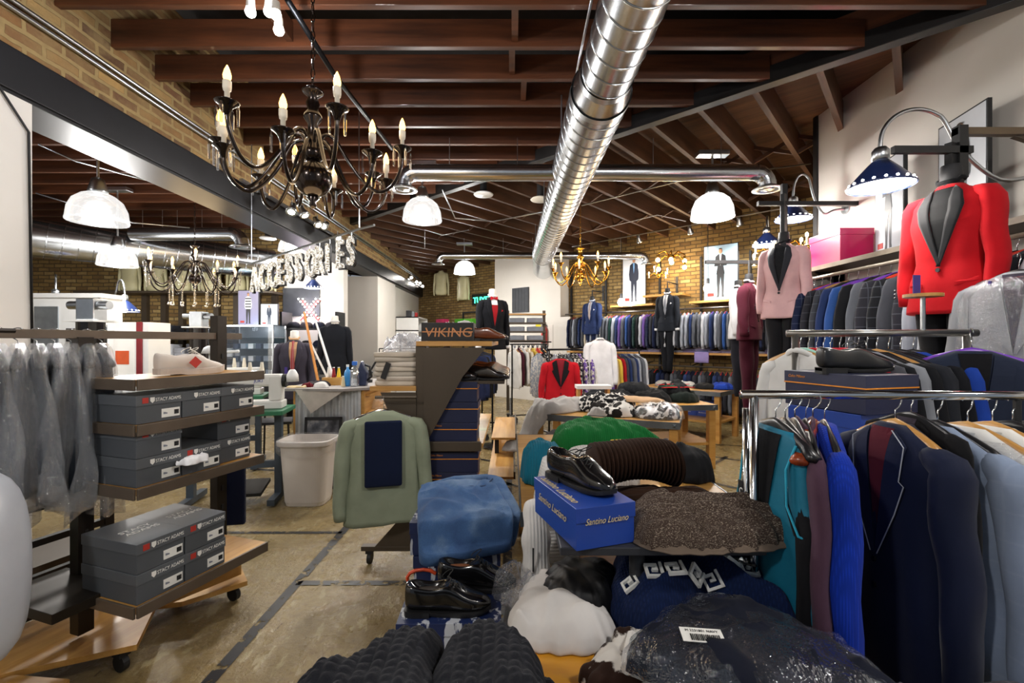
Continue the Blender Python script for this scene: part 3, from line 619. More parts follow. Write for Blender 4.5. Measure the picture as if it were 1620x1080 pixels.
# ---- marquee X on the white wall
t = thing('marquee_letter', 'red letter X outlined in glowing bulbs on the far white wall', 'marquee sign', at(491, 490, 8.94))
text_mesh('letter_face', 'X', .58, mat('red_letter', '#8c3a3c', .5), t, (-.2, 0, -.21), ext=.03)
for s in (-1, 1):
    for k in range(9):
        u = -1+k/4; 
        for e in (-1, 1):
            MB().ball((s*u*.17+e*.045, -.05, u*.21), .016, 8).build('marquee_bulb', M_led, t)
lamp('POINT', (0, -.3, 0), 10, (.8, .7, 1), .1, parent=t)
# ================================================================ LIBRARY: GARMENTS, SHOES, BOXES
def lerp_tab(tab, z):
    if z >= tab[0][0]: return tab[0][1:]
    for a, b in zip(tab, tab[1:]):
        if z >= b[0]:
            u = (z-a[0])/(b[0]-a[0]); u = u*u*(3-2*u)*.4+u*.6; return [p+(q-p)*u for p, q in zip(a[1:], b[1:])]
    return tab[-1][1:]
# z below hook, half width, half thickness
TAB_J = [(-.085, .055, .04), (-.10, .085, .045), (-.125, .15, .05), (-.15, .20, .055), (-.19, .225, .06), (-.26, .225, .062), (-.42, .205, .062), (-.55, .21, .064), (-.72, .235, .062), (-.82, .24, .058)]
TAB_M = [(-.04, .066, .058), (-.055, .078, .062), (-.075, .125, .075), (-.10, .175, .085), (-.15, .205, .11), (-.25, .215, .125), (-.40, .185, .115), (-.47, .18, .11), (-.60, .215, .125), (-.76, .235, .13)]
def bodyf(tab, x, z, side=-1, pw=2.3):
    hw, ht = lerp_tab(tab, z)[:2]; u = min(.999, abs(x)/hw); return side*ht*(1-u**pw)**(1/pw)
def body_mesh(g, tab, seed=1, n=28, fold=.006, pw=2.3, dz=.03, openf=0, bot_wave=.006, z_end=None, cap=True):
    z0, z1 = tab[0][0], tab[-1][0]; m = int((z0-z1)/dz)+1; rs = []
    for i in range(m+1):
        z = z0+(z1-z0)*i/m; hw, ht = lerp_tab(tab, z)[:2]; r = []
        for j in range(n):
            a = 2*PI*j/n; c, s = math.cos(a), math.sin(a)
            x = hw*math.copysign(abs(c)**(2/pw), c); y = ht*math.copysign(abs(s)**(2/pw), s)
            w = min(1, i/m*1.6)*fold
            y += w*math.sin(x*38+seed*3+z*5)+w*.8*noise.noise(Vector((x*7+seed, y*6, z*4))); x += w*.8*noise.noise(Vector((seed*3, a*1.5, z*5)))
            zz = z+(bot_wave*math.sin(a*3+seed) if i == m else 0)
            r.append(Vector((x, y, zz)))
        rs.append(r)
    g.rings(rs, cap); return g
def sleeve_mesh(g, sgn, sx=.225, top=-.19, L=.62, r0=.068, r1=.052, out=.05, fwd=0, y0=0, seed=1, yth=.85):
    P = []; rr = []
    for i in range(17):
        u = i/16
        if i < 3: x = sx-.085+.032*i; z = top+.035-.012*i; r = r0*(.55+.16*i)
        else: v = (i-3)/13; x = sx-.012+(out+.005)*math.sin(min(1, v*1.2)*PI*.5)-.015*v; z = top+.0-(L-.05)*v; r = r0*(1-v)+r1*v; z -= .02
        P.append(Vector((sgn*x+.004*math.sin(seed+u*13), y0+fwd*u*u+.006*math.sin(seed*2+u*17), z))); rr.append(r)
    rs = []; n = 16
    for i, (p, r) in enumerate(zip(P, rr)):
        t = (P[min(i+1, 16)]-P[max(0, i-1)]).normalized(); b = Vector((0, 1, 0)); a = b.cross(t).normalized()
        k = [1+.05*math.sin(5*2*PI*j/n+seed+i*.9)*(1 if 8 < i < 16 else .2) for j in range(n)]
        rs.append([p+a*(r*.8*k[j]*math.cos(2*PI*j/n))+b*(r*1.1*yth*k[j]*math.sin(2*PI*j/n)) for j in range(n)])
    g.rings(rs); return P, rr
def patch(g, poly, tab, off=.004, side=-1, dz=.02, nx=5, pw=2.3, fold=0):
    """polygon laid over the front of a garment; poly = [(x,z)] monotone in z"""
    zs = sorted({p[1] for p in poly}); z0, z1 = zs[0], zs[-1]; m = max(1, int((z1-z0)/dz)); rows = []
    for i in range(m+1):
        z = min(max(z0+(z1-z0)*i/m, z0+1e-5), z1-1e-5); xs = []
        for a, b in zip(poly, poly[1:]+poly[:1]):
            if (a[1]-z)*(b[1]-z) < 0: xs.append(a[0]+(b[0]-a[0])*(z-a[1])/(b[1]-a[1]))
        if len(xs) < 2: continue
        x0, x1 = min(xs), max(xs); row = []
        for k in range(nx+1):
            x = x0+(x1-x0)*k/nx; row.append(Vector((x, bodyf(tab, x, z, side, pw)+side*off, z)))
        rows.append(row)
    b = g.vs([p for r in rows for p in r]); N = nx+1; F = []
    for i in range(len(rows)-1):
        for k in range(nx): F.append((b+i*N+k, b+i*N+k+1, b+(i+1)*N+k+1, b+(i+1)*N+k))
    g.fc(F); return g
M_hw = wood('hanger_wood', '#b07a38', '#d6a662', .35, 0, 1, .3); M_hb = mat('black_plastic', '#17171a', .3, amt=.05); M_hr = wood('hanger_redwood', '#7a2f12', '#a9481d', .25, 2, 1, .5)
M_pur = mat('purple_plastic', '#6a34a8', .35, amt=.05); M_hred = mat('red_plastic', '#c2301e', .35)
def hanger(parent, m, w=.2, z=-.098, hook=True, th=.012, drop=.055, name='hanger', sx=1):
    pts = [(sx*w*u, 0, z-drop*abs(u)**1.5) for u in (-1, -.8, -.55, -.3, -.12, 0, .12, .3, .55, .8, 1)]
    rs = []
    for i, p in enumerate(pts):
        u = abs(i-5)/5; h = (.010+.018*(1-u)**.7+.001); rs.append([Vector(p)+Vector((0, th*math.cos(a)*(.9+u*.6), h*math.sin(a))) for a in [2*PI*k/10 for k in range(10)]])
    h = MB().rings(rs).build(name, m, parent, smooth=True)
    if hook:
        Q = [(0, 0, z+.02), (0, 0, z+.045)]+[(.0, .0+.022*math.sin(a), .003-.022+ .022*math.cos(a)+.0) for a in [PI*1.15-PI*1.45*i/9 for i in range(10)]]
        Q = [(0, 0, z+.02), (0, 0, -.045), (0, .012, -.035)]+[(0, .021*math.sin(a), -.014+.021*math.cos(a)) for a in [2.2-i*.42 for i in range(10)]]
        MB().tube(Q, .0022, 6).build('hook', M_chrome, h, smooth=True)
    return h
def garment(name, label, cat, color, kind='jacket', m=None, hang=M_hb, seed=1, group=None, lapel=None, shirt=None, L=None, detail=True, hook=True, bag=False, collar=None):
    """garment on a hanger. local origin = rail; shoulders along X, front faces -Y"""
    m = m or M_fab; t = thing(name, label, cat, group=group)
    k = (L or .82)/.82; tab = [(z if z > -.2 else -.2+(z+.2)*k, w, h) for z, w, h in TAB_J]
    if kind == 'shirt': tab = [(z, w*.92, h*.75) for z, w, h in tab]
    b = body_mesh(MB(), tab, seed, n=24 if detail else 14, dz=.03 if detail else .08, fold=.008).build('body', m, t, smooth=True, color=color)
    for s in (-1, 1):
        g = MB(); P, rr = sleeve_mesh(g, s, sx=tab[4][1], seed=seed+s, r0=.066 if kind == 'jacket' else .06, r1=.05); sl = g.build('sleeve', m, t, smooth=True, color=color)
    if detail:
        if kind == 'jacket':
            for s in (-1, 1):
                patch(MB(), [(s*.055, -.10), (s*.115, -.135), (s*.10, -.24), (s*.125, -.25), (s*.085, -.34), (s*.012, -.48), (s*.0, -.48)], tab, .006).build('lapel', m, t, color=lapel or color, solid=.003)
                patch(MB(), [(s*.08, -.62), (s*.17, -.6), (s*.17, -.64), (s*.08, -.66)], tab, .005).build('pocket_flap', m, t, color=color, solid=.002)
            patch(MB(), [(-.05, -.095), (.05, -.095), (0, -.46)], tab, .0035).build('shirt_front' if shirt else 'lining', M_shirt, t, color=shirt or '#3a3440')
            for z in (-.50, -.58): MB().cyl((.0, -.068, z), (.0, -.075, z), .009, n=10).build('button', M_hb, t)
        else:
            g = MB(); g.tube([(.062*math.cos(a), .045*math.sin(a)-.006, -.09-.012*math.cos(a*2)) for a in [2*PI*i/14 for i in range(14)]], .014, 6, closed=True); g.build('collar', m, t, smooth=True, color=color)
            patch(MB(), [(-.013, -.11), (.013, -.11), (.013, -.8), (-.013, -.8)], tab, .004, nx=2).build('placket', m, t, color=color)
    hanger(t, hang, hook=hook)
    return t
def recolor(o, color, names=('body', 'sleeve', 'lapel', 'pocket_flap', 'collar', 'placket', 'trousers')):
    for ch in o.children:
        if ch.name.split('.')[0] in names: ch.color = hexc(color)
def trousers_mesh(g, top, bot, hw=.18, ht=.1, y0=0, seed=1, spread=.01, taper=.5, foot=.062):
    for s in (-1, 1):
        rs = []
        for i in range(15):
            u = i/14; z = top+(bot-top)*u; w = (hw*.54)*(1-u)+foot*u; h = ht*(1-u)+foot*.9*u; cx = s*(hw*.47*(1-u)+(.035+spread)*u)
            rs.append([Vector((cx+w*math.cos(a)+.004*math.sin(u*20+seed), y0+h*math.sin(a)+.006*math.sin(u*14+seed+a), z)) for a in [2*PI*j/16 for j in range(16)]])
        g.rings(rs)
    return g
def mannequin_suit(name, label, loc, rz, color, shirt='#101014', lapel=None, trouser='#15151a', neck='#101014', m=None, tie=None, bow=None, sc_=1, trL=.95, tag_=None, square=None, cuffs=None, flare=0, headneck=True, lapm=None, cat='dressed mannequin'):
    t = thing(name, label, cat, loc, rz); m = m or M_fab; tab = TAB_M
    body_mesh(MB(), tab, 3, n=40, fold=.004, dz=.02, bot_wave=.004).build('jacket', m, t, smooth=True, color=color)
    for s in (-1, 1):
        g = MB(); sleeve_mesh(g, s, sx=.208, top=-.135, L=.6, r0=.074, r1=.056, out=.04, fwd=-.03, seed=s*2+3, yth=1.0); sl = g.build('sleeve', m, t, smooth=True, color=color)
        if s == 1 and tag_: MB().box((.252, -.1, -.62), (.012, .06, .022), rz=.0).build('sleeve_label', mat('purple_label', '#3b2a78', .5), sl)
        for q in range(3): MB().ball((s*.262, -.094, -.655+.022*q), .007, 8).build('cuff_button', M_hb, sl)
        if cuffs: MB().lathe([(.05, 0), (.052, -.02), (.05, -.045)], c=(s*.232, -.03, -.70), n=16, cap=True).build('shirt_cuff', M_shirt, sl, smooth=True, color=cuffs)
        patch(MB(), [(s*.055, -.055), (s*.10, -.09), (s*.125, -.17), (s*.105, -.25), (s*.045, -.40), (s*.004, -.5), (s*-.012, -.5), (s*.02, -.36), (s*.05, -.2), (s*.05, -.1)][::1], tab, .008, nx=4).build('lapel', lapm or m, t, color=lapel or color, solid=.004, smooth=True)
        patch(MB(), [(s*.085, -.585), (s*.18, -.57), (s*.18, -.6), (s*.085, -.615)], tab, .006).build('pocket_flap', m, t, color=color, solid=.004)
    patch(MB(), [(-.052, -.06), (.052, -.06), (.048, -.2), (0, -.48), (-.048, -.2)], tab, .004).build('shirt_front', M_shirt, t, color=shirt)
    patch(MB(), [(.08, -.26), (.155, -.25), (.155, -.265), (.08, -.275)], tab, .006).build('breast_pocket', m, t, color=color, solid=.003)
    if square: patch(MB(), [(.085, -.255), (.15, -.25), (.14, -.21), (.12, -.225), (.1, -.2)], tab, .009).build('pocket_square', M_shirt, t, color=square)
    MB().cyl((0, bodyf(tab, 0, -.52)-.004, -.52), (0, bodyf(tab, 0, -.52)-.012, -.52), .012, n=12).build('button', M_hb, t)
    g = MB(); g.tube([(.064*math.cos(a), .058*math.sin(a), -.005-.02*(math.sin(a) < -.5)) for a in [2*PI*i/20 for i in range(20)]], .012, 8, closed=True); g.build('shirt_collar', M_shirt, t, smooth=True, color=shirt)
    if headneck: MB().lathe([(.06, -.05), (.055, .03), (.052, .07), (.05, .075), (.03, .08)], n=20, cap=True).build('neck', mat('neck_cloth', '#16161a', .7) if neck == '#101014' else mat('neck_pale', neck, .7), t, smooth=True)
    if tie: patch(MB(), [(-.018, -.05), (.018, -.05), (.012, -.09), (.03, -.36), (0, -.45), (-.03, -.36), (-.012, -.09)], tab, .012, nx=3).build('tie', M_fstripe, t, color=tie, solid=.004)
    if bow:
        for s in (-1, 1): MB().prism([(0, -.052), (s*.055, -.03), (s*.06, -.055), (s*.055, -.085), (0, -.062)], bodyf(tab, 0, -.06)-.03, bodyf(tab, 0, -.06)-.015).build('bow_tie', M_shirt, t, color=bow, bevel=.004)
    if trouser: trousers_mesh(MB(), -.68, -.68-trL, hw=.19, ht=.1, foot=.055 if not flare else .07).build('trousers', m, t, smooth=True, color=trouser)
    t.scale = (sc_*.88, sc_*.95, sc_)
    return t
# ---- shoes: length along +X (toe), heel at -X
def shoe(name, label, color='#0b0b0d', size=.30, m=None, group=None, lace='#101010', lining='#a0683a', sole='#101012', laces=True, sneaker=False, parent=None):
    t = thing(name, label, 'shoe', group=group); m = m or mat('polished_leather', '#0c0c0e', .18, amt=.1, coat=.5)
    # stations: x, half width, bottom z, top z, opening depth
    st = [(-.150, .018, .028, .100, 0), (-.143, .032, .020, .114, 0), (-.12, .039, .016, .120, .75), (-.09, .040, .014, .112, .8), (-.06, .040, .013, .106, .8), (-.03, .041, .012, .110, .8), (-.005, .043, .011, .118, .3), (.03, .047, .010, .100, 0), (.06, .050, .010, .078, 0), (.09, .048, .010, .064, 0), (.12, .040, .011, .057, 0), (.14, .029, .012, .047, 0), (.155, .012, .015, .034, 0)]
    rs = []; n = 20
    for x, w, z0, z1, op in st:
        r = []
        for j in range(n):
            a = 2*PI*j/n-PI/2; c, s = math.cos(a), math.sin(a); zz = z0+(z1-z0)*(.5+.5*math.copysign(abs(s)**.6, s)); ww = w*abs(c)**.75*math.copysign(1, c)*(1-.35*max(0, s)**2*(1 if x < .03 else .3))
            if op and s > .7: zz -= .05*op*min(1, (s-.7)/.2)
            r.append(Vector((x, ww+ (.004*math.sin((x+.15)*9)), zz)))
        rs.append(r)
    MB().rings(rs).build('upper', m, t, smooth=True, sub=1)
    g = MB(); P = [(x, w+.004) for x, w, *_ in st]; out = [(x, w) for x, w in P]+[(x, -w) for x, w in P[::-1]]
    zb = .028 if sneaker else .014
    rs = []
    for z in (0, zb*.6, zb): rs.append([Vector((x, y*(1 if z else .96)+(.004*math.sin((x+.15)*9)), z+(.0 if x > -.05 else .006)+(.012*max(0, (x-.06)/.09)**2))) for x, y in out])
    g.rings(rs); so = g.build('sole', mat('sole_'+sole, sole, .5), t, smooth=False)
    g = MB(); o2 = [(x, y) for x, y in out if x < -.04]; g.prism(o2, -.012, .012, 'z'); 
    if not sneaker: g.build('heel', mat('sole_'+sole, sole, .5), t).location = (0, 0, .006)
    op = [(x, w*.72*c) for x, w, *_ in st[2:7] for c in (1,)]; op = op+[(x, -y) for x, y in op[::-1]]
    MB().prism(op, .074, .078, 'z').build('lining', mat('lining_'+lining, lining, .7), t)
    if laces:
        g = MB()
        for i in range(4):
            x = -.002+.017*i; z = .117-.0115*i
            g.tube([(x, -.018, z-.004), (x+.006, 0, z+.005), (x, .018, z-.004)], .0022, 5); g.tube([(x, .018, z-.004), (x+.01, 0, z+.003), (x+.017, -.018, z-.012)], .002, 5)
        for s in (-1, 1): g.tube([(0, 0, .118)]+[(-.004+.02*math.sin(a), s*(.012+.02*(1-math.cos(a))), .118+.012*math.sin(a)) for a in [.6*i for i in range(1, 9)]], .0018, 5)
        g.build('laces', mat('lace_'+lace, lace, .7), t, smooth=True)
    for z, x0 in ((0, .095),):
        MB().tube([(.092, -.046, .03), (.096, -.034, .054), (.098, 0, .063), (.096, .034, .054), (.092, .046, .03)], .0012, 5).build('toe_cap_seam', m, t)
    t.scale = (size/.31,)*3
    return t
# ---- shoe boxes. local: centre of the bottom, label end faces -Y, width along X
M_bgrey = mat('grey_carton', '#4a4e53', .55, 0, 3, .05); M_bgrey2 = mat('grey_carton_lid', '#53575c', .55, 0, 3, .05); M_bnavy = mat('navy_carton', '#161c3c', .45, 0, 3, .08); M_borange = mat('orange_line', '#e08a1e', .6)
M_bblue = mat('blue_carton', '#1c3f95', .35, 0, 3, .06, coat=.2)
def shoebox(name, label, w=.2, d=.33, h=.125, body=None, lid=None, style='grey', group=None, red=True, longlabel=True):
    t = thing(name, label, 'shoe box', group=group); body = body or M_bgrey; lid = lid or M_bgrey2; lh = h*.36
    MB().box((0, 0, (h-lh)/2+.001), (w, d, h-lh)).build('carton', body, t, bevel=.001)
    l = MB().box((0, 0, h-lh/2), (w+.006, d+.006, lh)).build('lid', lid, t, bevel=.0015)
    y = -d/2-.0035
    if style == 'grey':
        if red: MB().box((-w*.32, y, h-lh/2), (w*.13, .001, lh*.55)).build('red_patch', M_redp, l)
        g = MB(); x0 = -w*.17; g.prism([(x0-.009, h-lh*.25), (x0+.009, h-lh*.25), (x0+.009, h-lh*.6), (x0, h-lh*.82), (x0-.009, h-lh*.6)], y-.001, y); g.build('crest', M_whitep, l)
        text_mesh('lettering', 'STACY ADAMS', .021, M_whitep, l, (-w*.1, y, h-lh*.68), ext=.0005, sx=.78)
        s = MB().box((w*.25, -d/2-.001, (h-lh)*.45), (w*.42, .001, (h-lh)*.5)).build('size_label', M_whitep, t)
        g = MB(); 
        for i in range(9): g.box((w*(.33+.012*i), -d/2-.002, (h-lh)*.45), (.0012+.0008*(i % 3), .0006, (h-lh)*.26))
        g.build('barcode', M_blackm, s)
        MB().prism([(w*.08, h*.25), (w*.17, h*.25), (w*.17, h*.29), (w*.12, h*.32), (w*.08, h*.33)], -d/2-.002, -d/2-.001).build('shoe_picture', mat('print_grey', '#7a7f8c', .6), s)
    elif style == 'navy':
        MB().box((0, 0, h-lh+.004), (w+.0075, d+.0075, .005)).build('orange_line', M_borange, l)
        text_mesh('lettering', 'Calto Milano', .016, M_borange, l, (-w*.45, y, h-lh*.5), ext=.0004, shear=.3)
    return t
def copies(src, n): return [copytree(src) for _ in range(n)]
# ---- soft shapes
def pillow(g, outline, H_, z0=0, nr=14, seed=1, wr=.01, f=6, p=2.6, ribs=None, edge=.25, zf=None, folds=None):
    """closed soft slab: outline (x,y) star-shaped about its middle, thickness H_, with wrinkles"""
    cx = sum(p_[0] for p_ in outline)/len(outline); cy = sum(p_[1] for p_ in outline)/len(outline)
    n = len(outline)
    def top(x, y, r):
        h = H_*(1-r**p)**(1/p*1.0) if r < 1 else 0
        w = wr*(noise.noise(Vector((x*f+seed, y*f, seed)))+.5*noise.noise(Vector((x*f*2.3, y*f*2.3+seed, 3))))*(1 if r < .97 else .3)
        if wr >= .012:
            q = Vector((x*f*.9+seed*1.7, y*f*.9, seed*.3)); q2 = q+Vector((noise.noise(q), noise.noise(q+Vector((5, 5, 5))), 0))*.9
            w += wr*1.1*(max(0, 1-abs(noise.noise(q2))*1.7)**2-.4)*min(1, (1-r)*5+.25)*(.5 if ribs else 1)
        if folds: w += folds(x, y, r)
        if ribs: w += ribs(x, y)*(1-r**6)
        return h+w
    rs = []
    for i in range(nr+1):
        r = math.sin(i/nr*PI/2)*.999+.001; q = []
        for x, y in outline:
            X, Y = cx+(x-cx)*r, cy+(y-cy)*r; z = z0+max(0.004, top(X, Y, r)); q.append(Vector((X, Y, z+(zf(X, Y) if zf else 0))))
        rs.append(q)
    rs2 = []
    for i in range(4):
        r = 1-.02-i*.3; rs2.append([Vector((cx+(x-cx)*max(.02, r), cy+(y-cy)*max(.02, r), z0+(zf(cx+(x-cx)*max(.02, r), cy+(y-cy)*max(.02, r)) if zf else 0))) for x, y in outline])
    g.rings(rs+rs2); return g
def smooth_outline(pts, n=64, rough=0, seed=1):
    m = len(pts); out = []
    for i in range(n):
        u = i/n*m; k = int(u); q = u-k; p0, p1, p2, p3 = [Vector(pts[(k+d) % m]) for d in (-1, 0, 1, 2)]
        v = .5*((2*p1)+(-p0+p2)*q+(2*p0-5*p1+4*p2-p3)*q*q+(-p0+3*p1-3*p2+p3)*q**3); 
        if rough: v = v+v.normalized()*rough*noise.noise(Vector((i*.35, seed, 0)))
        out.append((v.x, v.y))
    return out
def rrect(w, d, r=.15, n=40): 
    return [(w/2*math.copysign(abs(math.cos(a))**.38, math.cos(a)), d/2*math.copysign(abs(math.sin(a))**.38, math.sin(a))) for a in [2*PI*i/n for i in range(n)]]
def folded(name, label, cat, loc, w, d, h, color, m=None, rz=0, seed=1, group=None, layers=1, wr=.008):
    """one folded garment; layers drawn as creases on its edge"""
    g = MB(); out = rrect(w, d); rs = []; nl = max(1, layers)
    for k in range(nl*4+1):
        u = k/(nl*4); b = .012*abs(math.sin(PI*u*nl)); z = h*u
        rs.append([Vector((x*(1-.03+b*1.2)+.004*noise.noise(Vector((x*9, z*60, seed))), y*(1-.03+b*1.2)+.006*noise.noise(Vector((y*9, z*60, seed+5))), z)) for x, y in out])
    for r in (.85, .6, .3, .03): rs.append([Vector((x*r, y*r, h+.006*(1-r)+wr*noise.noise(Vector((x*r*9+seed, y*r*9, seed)))*(1 if r < .9 else .5))) for x, y in out])
    g.rings(rs); o = g.build(name, m or M_shirt, smooth=True, color=color, loc=loc, rz=rz)
    return tag(o, label, cat, group)
CN = {'#1b2340': 'navy', '#17181d': 'black', '#3c3f47': 'charcoal', '#5b5f68': 'grey', '#24345e': 'dark blue', '#2c4f8f': 'blue', '#d8cdb8': 'cream', '#c9b48a': 'tan', '#c5c9d2': 'pale grey', '#1f3a36': 'dark green', '#b33a4a': 'pink red', '#a01820': 'red', '#6a4f9c': 'purple', '#e8e6e2': 'white', '#9aa0ac': 'light grey', '#4a1c2a': 'burgundy', '#d8b94a': 'yellow', '#cc3a2a': 'orange red', '#2b2b33': 'dark grey', '#6d5a48': 'brown'}
# ================================================================ SUIT WALL
Mbar = mat('rail_metal', '#5a5550', .35, .7, 5, .1); Mshelf = mat('shelf_brown', '#5a4a36', .5, .1, 3, .1)
zU, zL = 2.07, .98
def wallrail(s0, s1, off, z, lab):
    p, q = wp(s0, off, z), wp(s1, off, z); t = thing('hang_rail', lab, 'clothes rail', p); g = MB(); g.tube([(0, 0, 0), q-p], .016, 8); g.build('bar', Mbar, t)
    n = int(abs(s1-s0)/1.0)+1
    for i in range(n+1):
        s = s0+(s1-s0)*i/n; a = wp(s, off, z)-p; b = wp(s, 0.01, z+.05)-p; MB().tube([a, b], .012, 6).build('bracket', Mbar, t)
s_r, s_l = spx(1195), spx(905)     # right and left ends seen on the wall
wallrail(s_r-.9, s_l-.1, .42, zU, 'upper brass coloured rail of the brick suit wall'); wallrail(s_r-.9, s_l-.1, .42, zL, 'lower rail of the brick suit wall, under the folded shirts')
def wshelf(s0, s1, off0, off1, z, lab, th=.03, m=None):
    p = wp(s0, off0, z); g = MB(); g.bb(0, s1-s0, 0, off1-off0, -th, 0); o = g.build('wall_shelf', m or M_wood, loc=p, rz=WA); return tag(o, lab, 'shelf')
wshelf(s_r-.8, s_l-.2, .02, .5, 1.24, 'long wooden shelf of folded shirts between the two suit rails', .04)
for px, pw_, py, lab in ((1003, .95, 482, 'short shelf under the dark blue suit poster'), (1136, .95, 475, 'short shelf under the pale blue suit poster'), (1052, .8, 466, 'short shelf behind the dark mannequin suit')):
    p = wpx(px, py, .3); s = (p-P0).dot(WD); wshelf(s-pw_/2, s+pw_/2, .02, .45, p.z, lab, .04)
for px in (905, 960, 1045, 1110, 1188):
    s = spx(px); p = wp(s, .05, 0); tag(MB().bb(-.02, .02, 0, .04, .2, 3.1).build('wall_upright', M_blackm, loc=wp(s, .01), rz=WA), 'black upright on the brick suit wall, %s' % {905: 'leftmost', 960: 'second from left', 1045: 'behind the dark mannequin suit', 1110: 'left of the pale blue poster', 1188: 'rightmost'}[px], 'shelf upright')
# hanging suits, seen side on
base_j = {}
def J(kind, hang, bag=False, mm=None, detail=True):
    k = (kind, hang.name, mm.name if mm else '')
    if k not in base_j:
        base_j[k] = garment(kind if kind != 'jacket' else 'suit_jacket', 'base', kind, '#1b2340', kind, hang=hang, m=mm, detail=detail); base_j[k].location = (0, -60, 0)
    return base_j[k]
pal = ['#1b2340', '#5b5f68', '#24345e', '#17181d', '#9aa0ac', '#3c3f47', '#2c4f8f', '#5b5f68', '#c5c9d2', '#24345e', '#9aa0ac', '#1b2340', '#5b5f68', '#d8cdb8', '#6a4f9c', '#9aa0ac', '#3c3f47', '#1f3a36', '#c5c9d2']
def row(n, fpos, frot, colors, kind, group, lab, hangs, mats=(None,), jit=.06, scale=1, detail=False, z=0, thin=.62):
    r = random.Random(n*7+len(lab)); cnt = {}
    for i in range(n):
        c = colors[i] if len(colors) == n else colors[r.randrange(len(colors))]
        src = J(kind, hangs[r.randrange(len(hangs))], mm=mats[r.randrange(len(mats))], detail=detail)
        o = copytree(src, fpos(i), frot(i)+r.uniform(-jit, jit), scale=(lambda q: (q, q*thin, q))(scale*r.uniform(.96, 1.04))); recolor(o, c)
        o['group'] = group; o['label'] = lab.format(c=CN.get(c, 'dark'), k=ORD[i]); o['category'] = {'jacket': 'jacket', 'shirt': 'shirt'}[kind]
# upper rail: from the right end (s_r) to the left (s_l); skip nothing
L_ = s_l-.3-(s_r-.6)
nU = 58; row(nU, lambda i: wp(s_r-.6+L_*(nU-1-i)/(nU-1), .42, zU-.002), lambda i: WA+PI/2+.12, [pal[(i*5+i//3) % len(pal)] for i in range(nU)][:nU], 'jacket', 'suit jackets on the upper rail of the brick wall', '{c} suit jacket, {k} from the left on the upper rail of the brick wall', [M_hb, M_pur, M_hred, M_hw, M_hred], (None, None, M_fcheck), scale=.9, thin=.55)
row(50, lambda i: wp(s_r-.6+L_*(49-i)/49, .42, zL-.002), lambda i: WA+PI/2+.1, [['#24345e', '#1b2340', '#2b2b33', '#5b5f68', '#3c3f47', '#17181d'][(i*7) % 6] for i in range(50)], 'jacket', 'suit jackets on the lower rail of the brick wall', '{c} jacket, {k} from the left on the dim lower rail of the brick wall', [M_hb, M_hred], (None,))
# folded shirts on the long shelf
fc = ['#8d86a8', '#a59cc0', '#6e6880', '#b8b4c6', '#7d6f96', '#5f6f9c']
for i in range(17):
    s = s_l-.6-(L_-.3)*i/17
    for k in range(1+(i*7) % 3):
        c = fc[(i+k*2) % 6]; folded('folded_shirt', '%s folded shirt, %s up in the %s pile from the left on the suit shelf' % (['mauve', 'lilac', 'dusky', 'pale', 'purple', 'blue'][(i+k*2) % 6], ORD[k], ORD[i]), 'shirt', wp(s, .27, 1.241+k*.038), .3, .34, .036, c, rz=WA+R.uniform(-.2, .2), seed=i+k, group='folded shirts on the suit wall shelf')
o = folded('folded_shirt', 'lilac shirt drooping over the edge of the long shirt shelf', 'shirt', wp(spx(1125), .52, 1.06), .26, .03, .2, '#9a8cc4', rz=WA, seed=4)
# posters of suited men
def figure_flat(g, x, z, h, body, skin, legs, parts, t, M, d=-.004):
    pass
def poster(loc, rz, w, h, label, bg, suit, pose=0, tilt=0, legs=None, frame=True, shirt='#d8dce4', hair='#2a1a10', top=None, red=True):
    t = thing('poster', label, 'poster', loc, rz); t.rotation_euler = (tilt, 0, rz)
    if frame: MB().bb(-w/2-.012, w/2+.012, 0, .025, -.012, h+.012).build('frame', M_blackm, t)
    MB().bb(-w/2, w/2, -.003, .01, 0, h).build('print', mat('print_'+bg, bg, .4, amt=.03), t)
    S = mat('ink_'+suit, suit, .5, amt=.05); K = mat('ink_skin', '#c89470', .6); Hh = mat('ink_'+hair, hair, .6); Sh = mat('ink_'+shirt, shirt, .6); Lg = mat('ink_'+(legs or suit), legs or suit, .5)
    q = lambda P, y=-.004: [(x*h*.5, z*h) for x, z in P]
    def lay(name, P, m, y): MB().prism(q(P), y-.001, y).build(name, m, t)
    lay('printed_legs', [(-.13, .5), (.13, .5), (.12, .3), (.11, .1), (.13, .05), (.04, .05), (.03, .25), (0, .42), (-.03, .25), (-.05, .05), (-.14, .05), (-.11, .1), (-.13, .3)], Lg, -.004)
    lay('printed_jacket', [(-.06, .84), (.06, .84), (.17, .8), (.22, .62), (.2, .5) if not pose else (.1, .62), (.15, .47), (-.15, .47), (-.2, .5) if not pose else (-.1, .62), (-.22, .62), (-.17, .8)], S, -.006)
    if top:
        for i in range(4): lay('printed_stripe', [(-.17, .52+.08*i), (.17, .52+.08*i), (.17, .55+.08*i), (-.17, .55+.08*i)], Sh, -.008)
    else: lay('printed_shirt', [(-.04, .84), (.04, .84), (0, .62)], Sh, -.008)
    MB().T(Matrix.Diagonal((1, .15, 1, 1))).ball((0, 0, h*.89), h*.042, 14, (.8, 1, 1.15)).build('printed_face', K, t, smooth=True).location = (0, -.006, 0)
    MB().prism([(h*.034*math.cos(a), h*.925+h*.02*math.sin(a)) for a in [PI*i/8 for i in range(9)]], -.0125, -.011).build('printed_hair', Hh, t)
    if red: MB().box((-w*.3, -.0045, h*.1), (w*.2, .002, h*.06)).build('red_mark', M_redp, t)
    return t
pp = wpx(1003, 481, .3); poster(pp, WA+PI, .5, 1.02, 'framed poster of a dark blue suited man on the suit wall, left one', '#e4e9ef', '#1b2030', shirt='#6d9ccc')
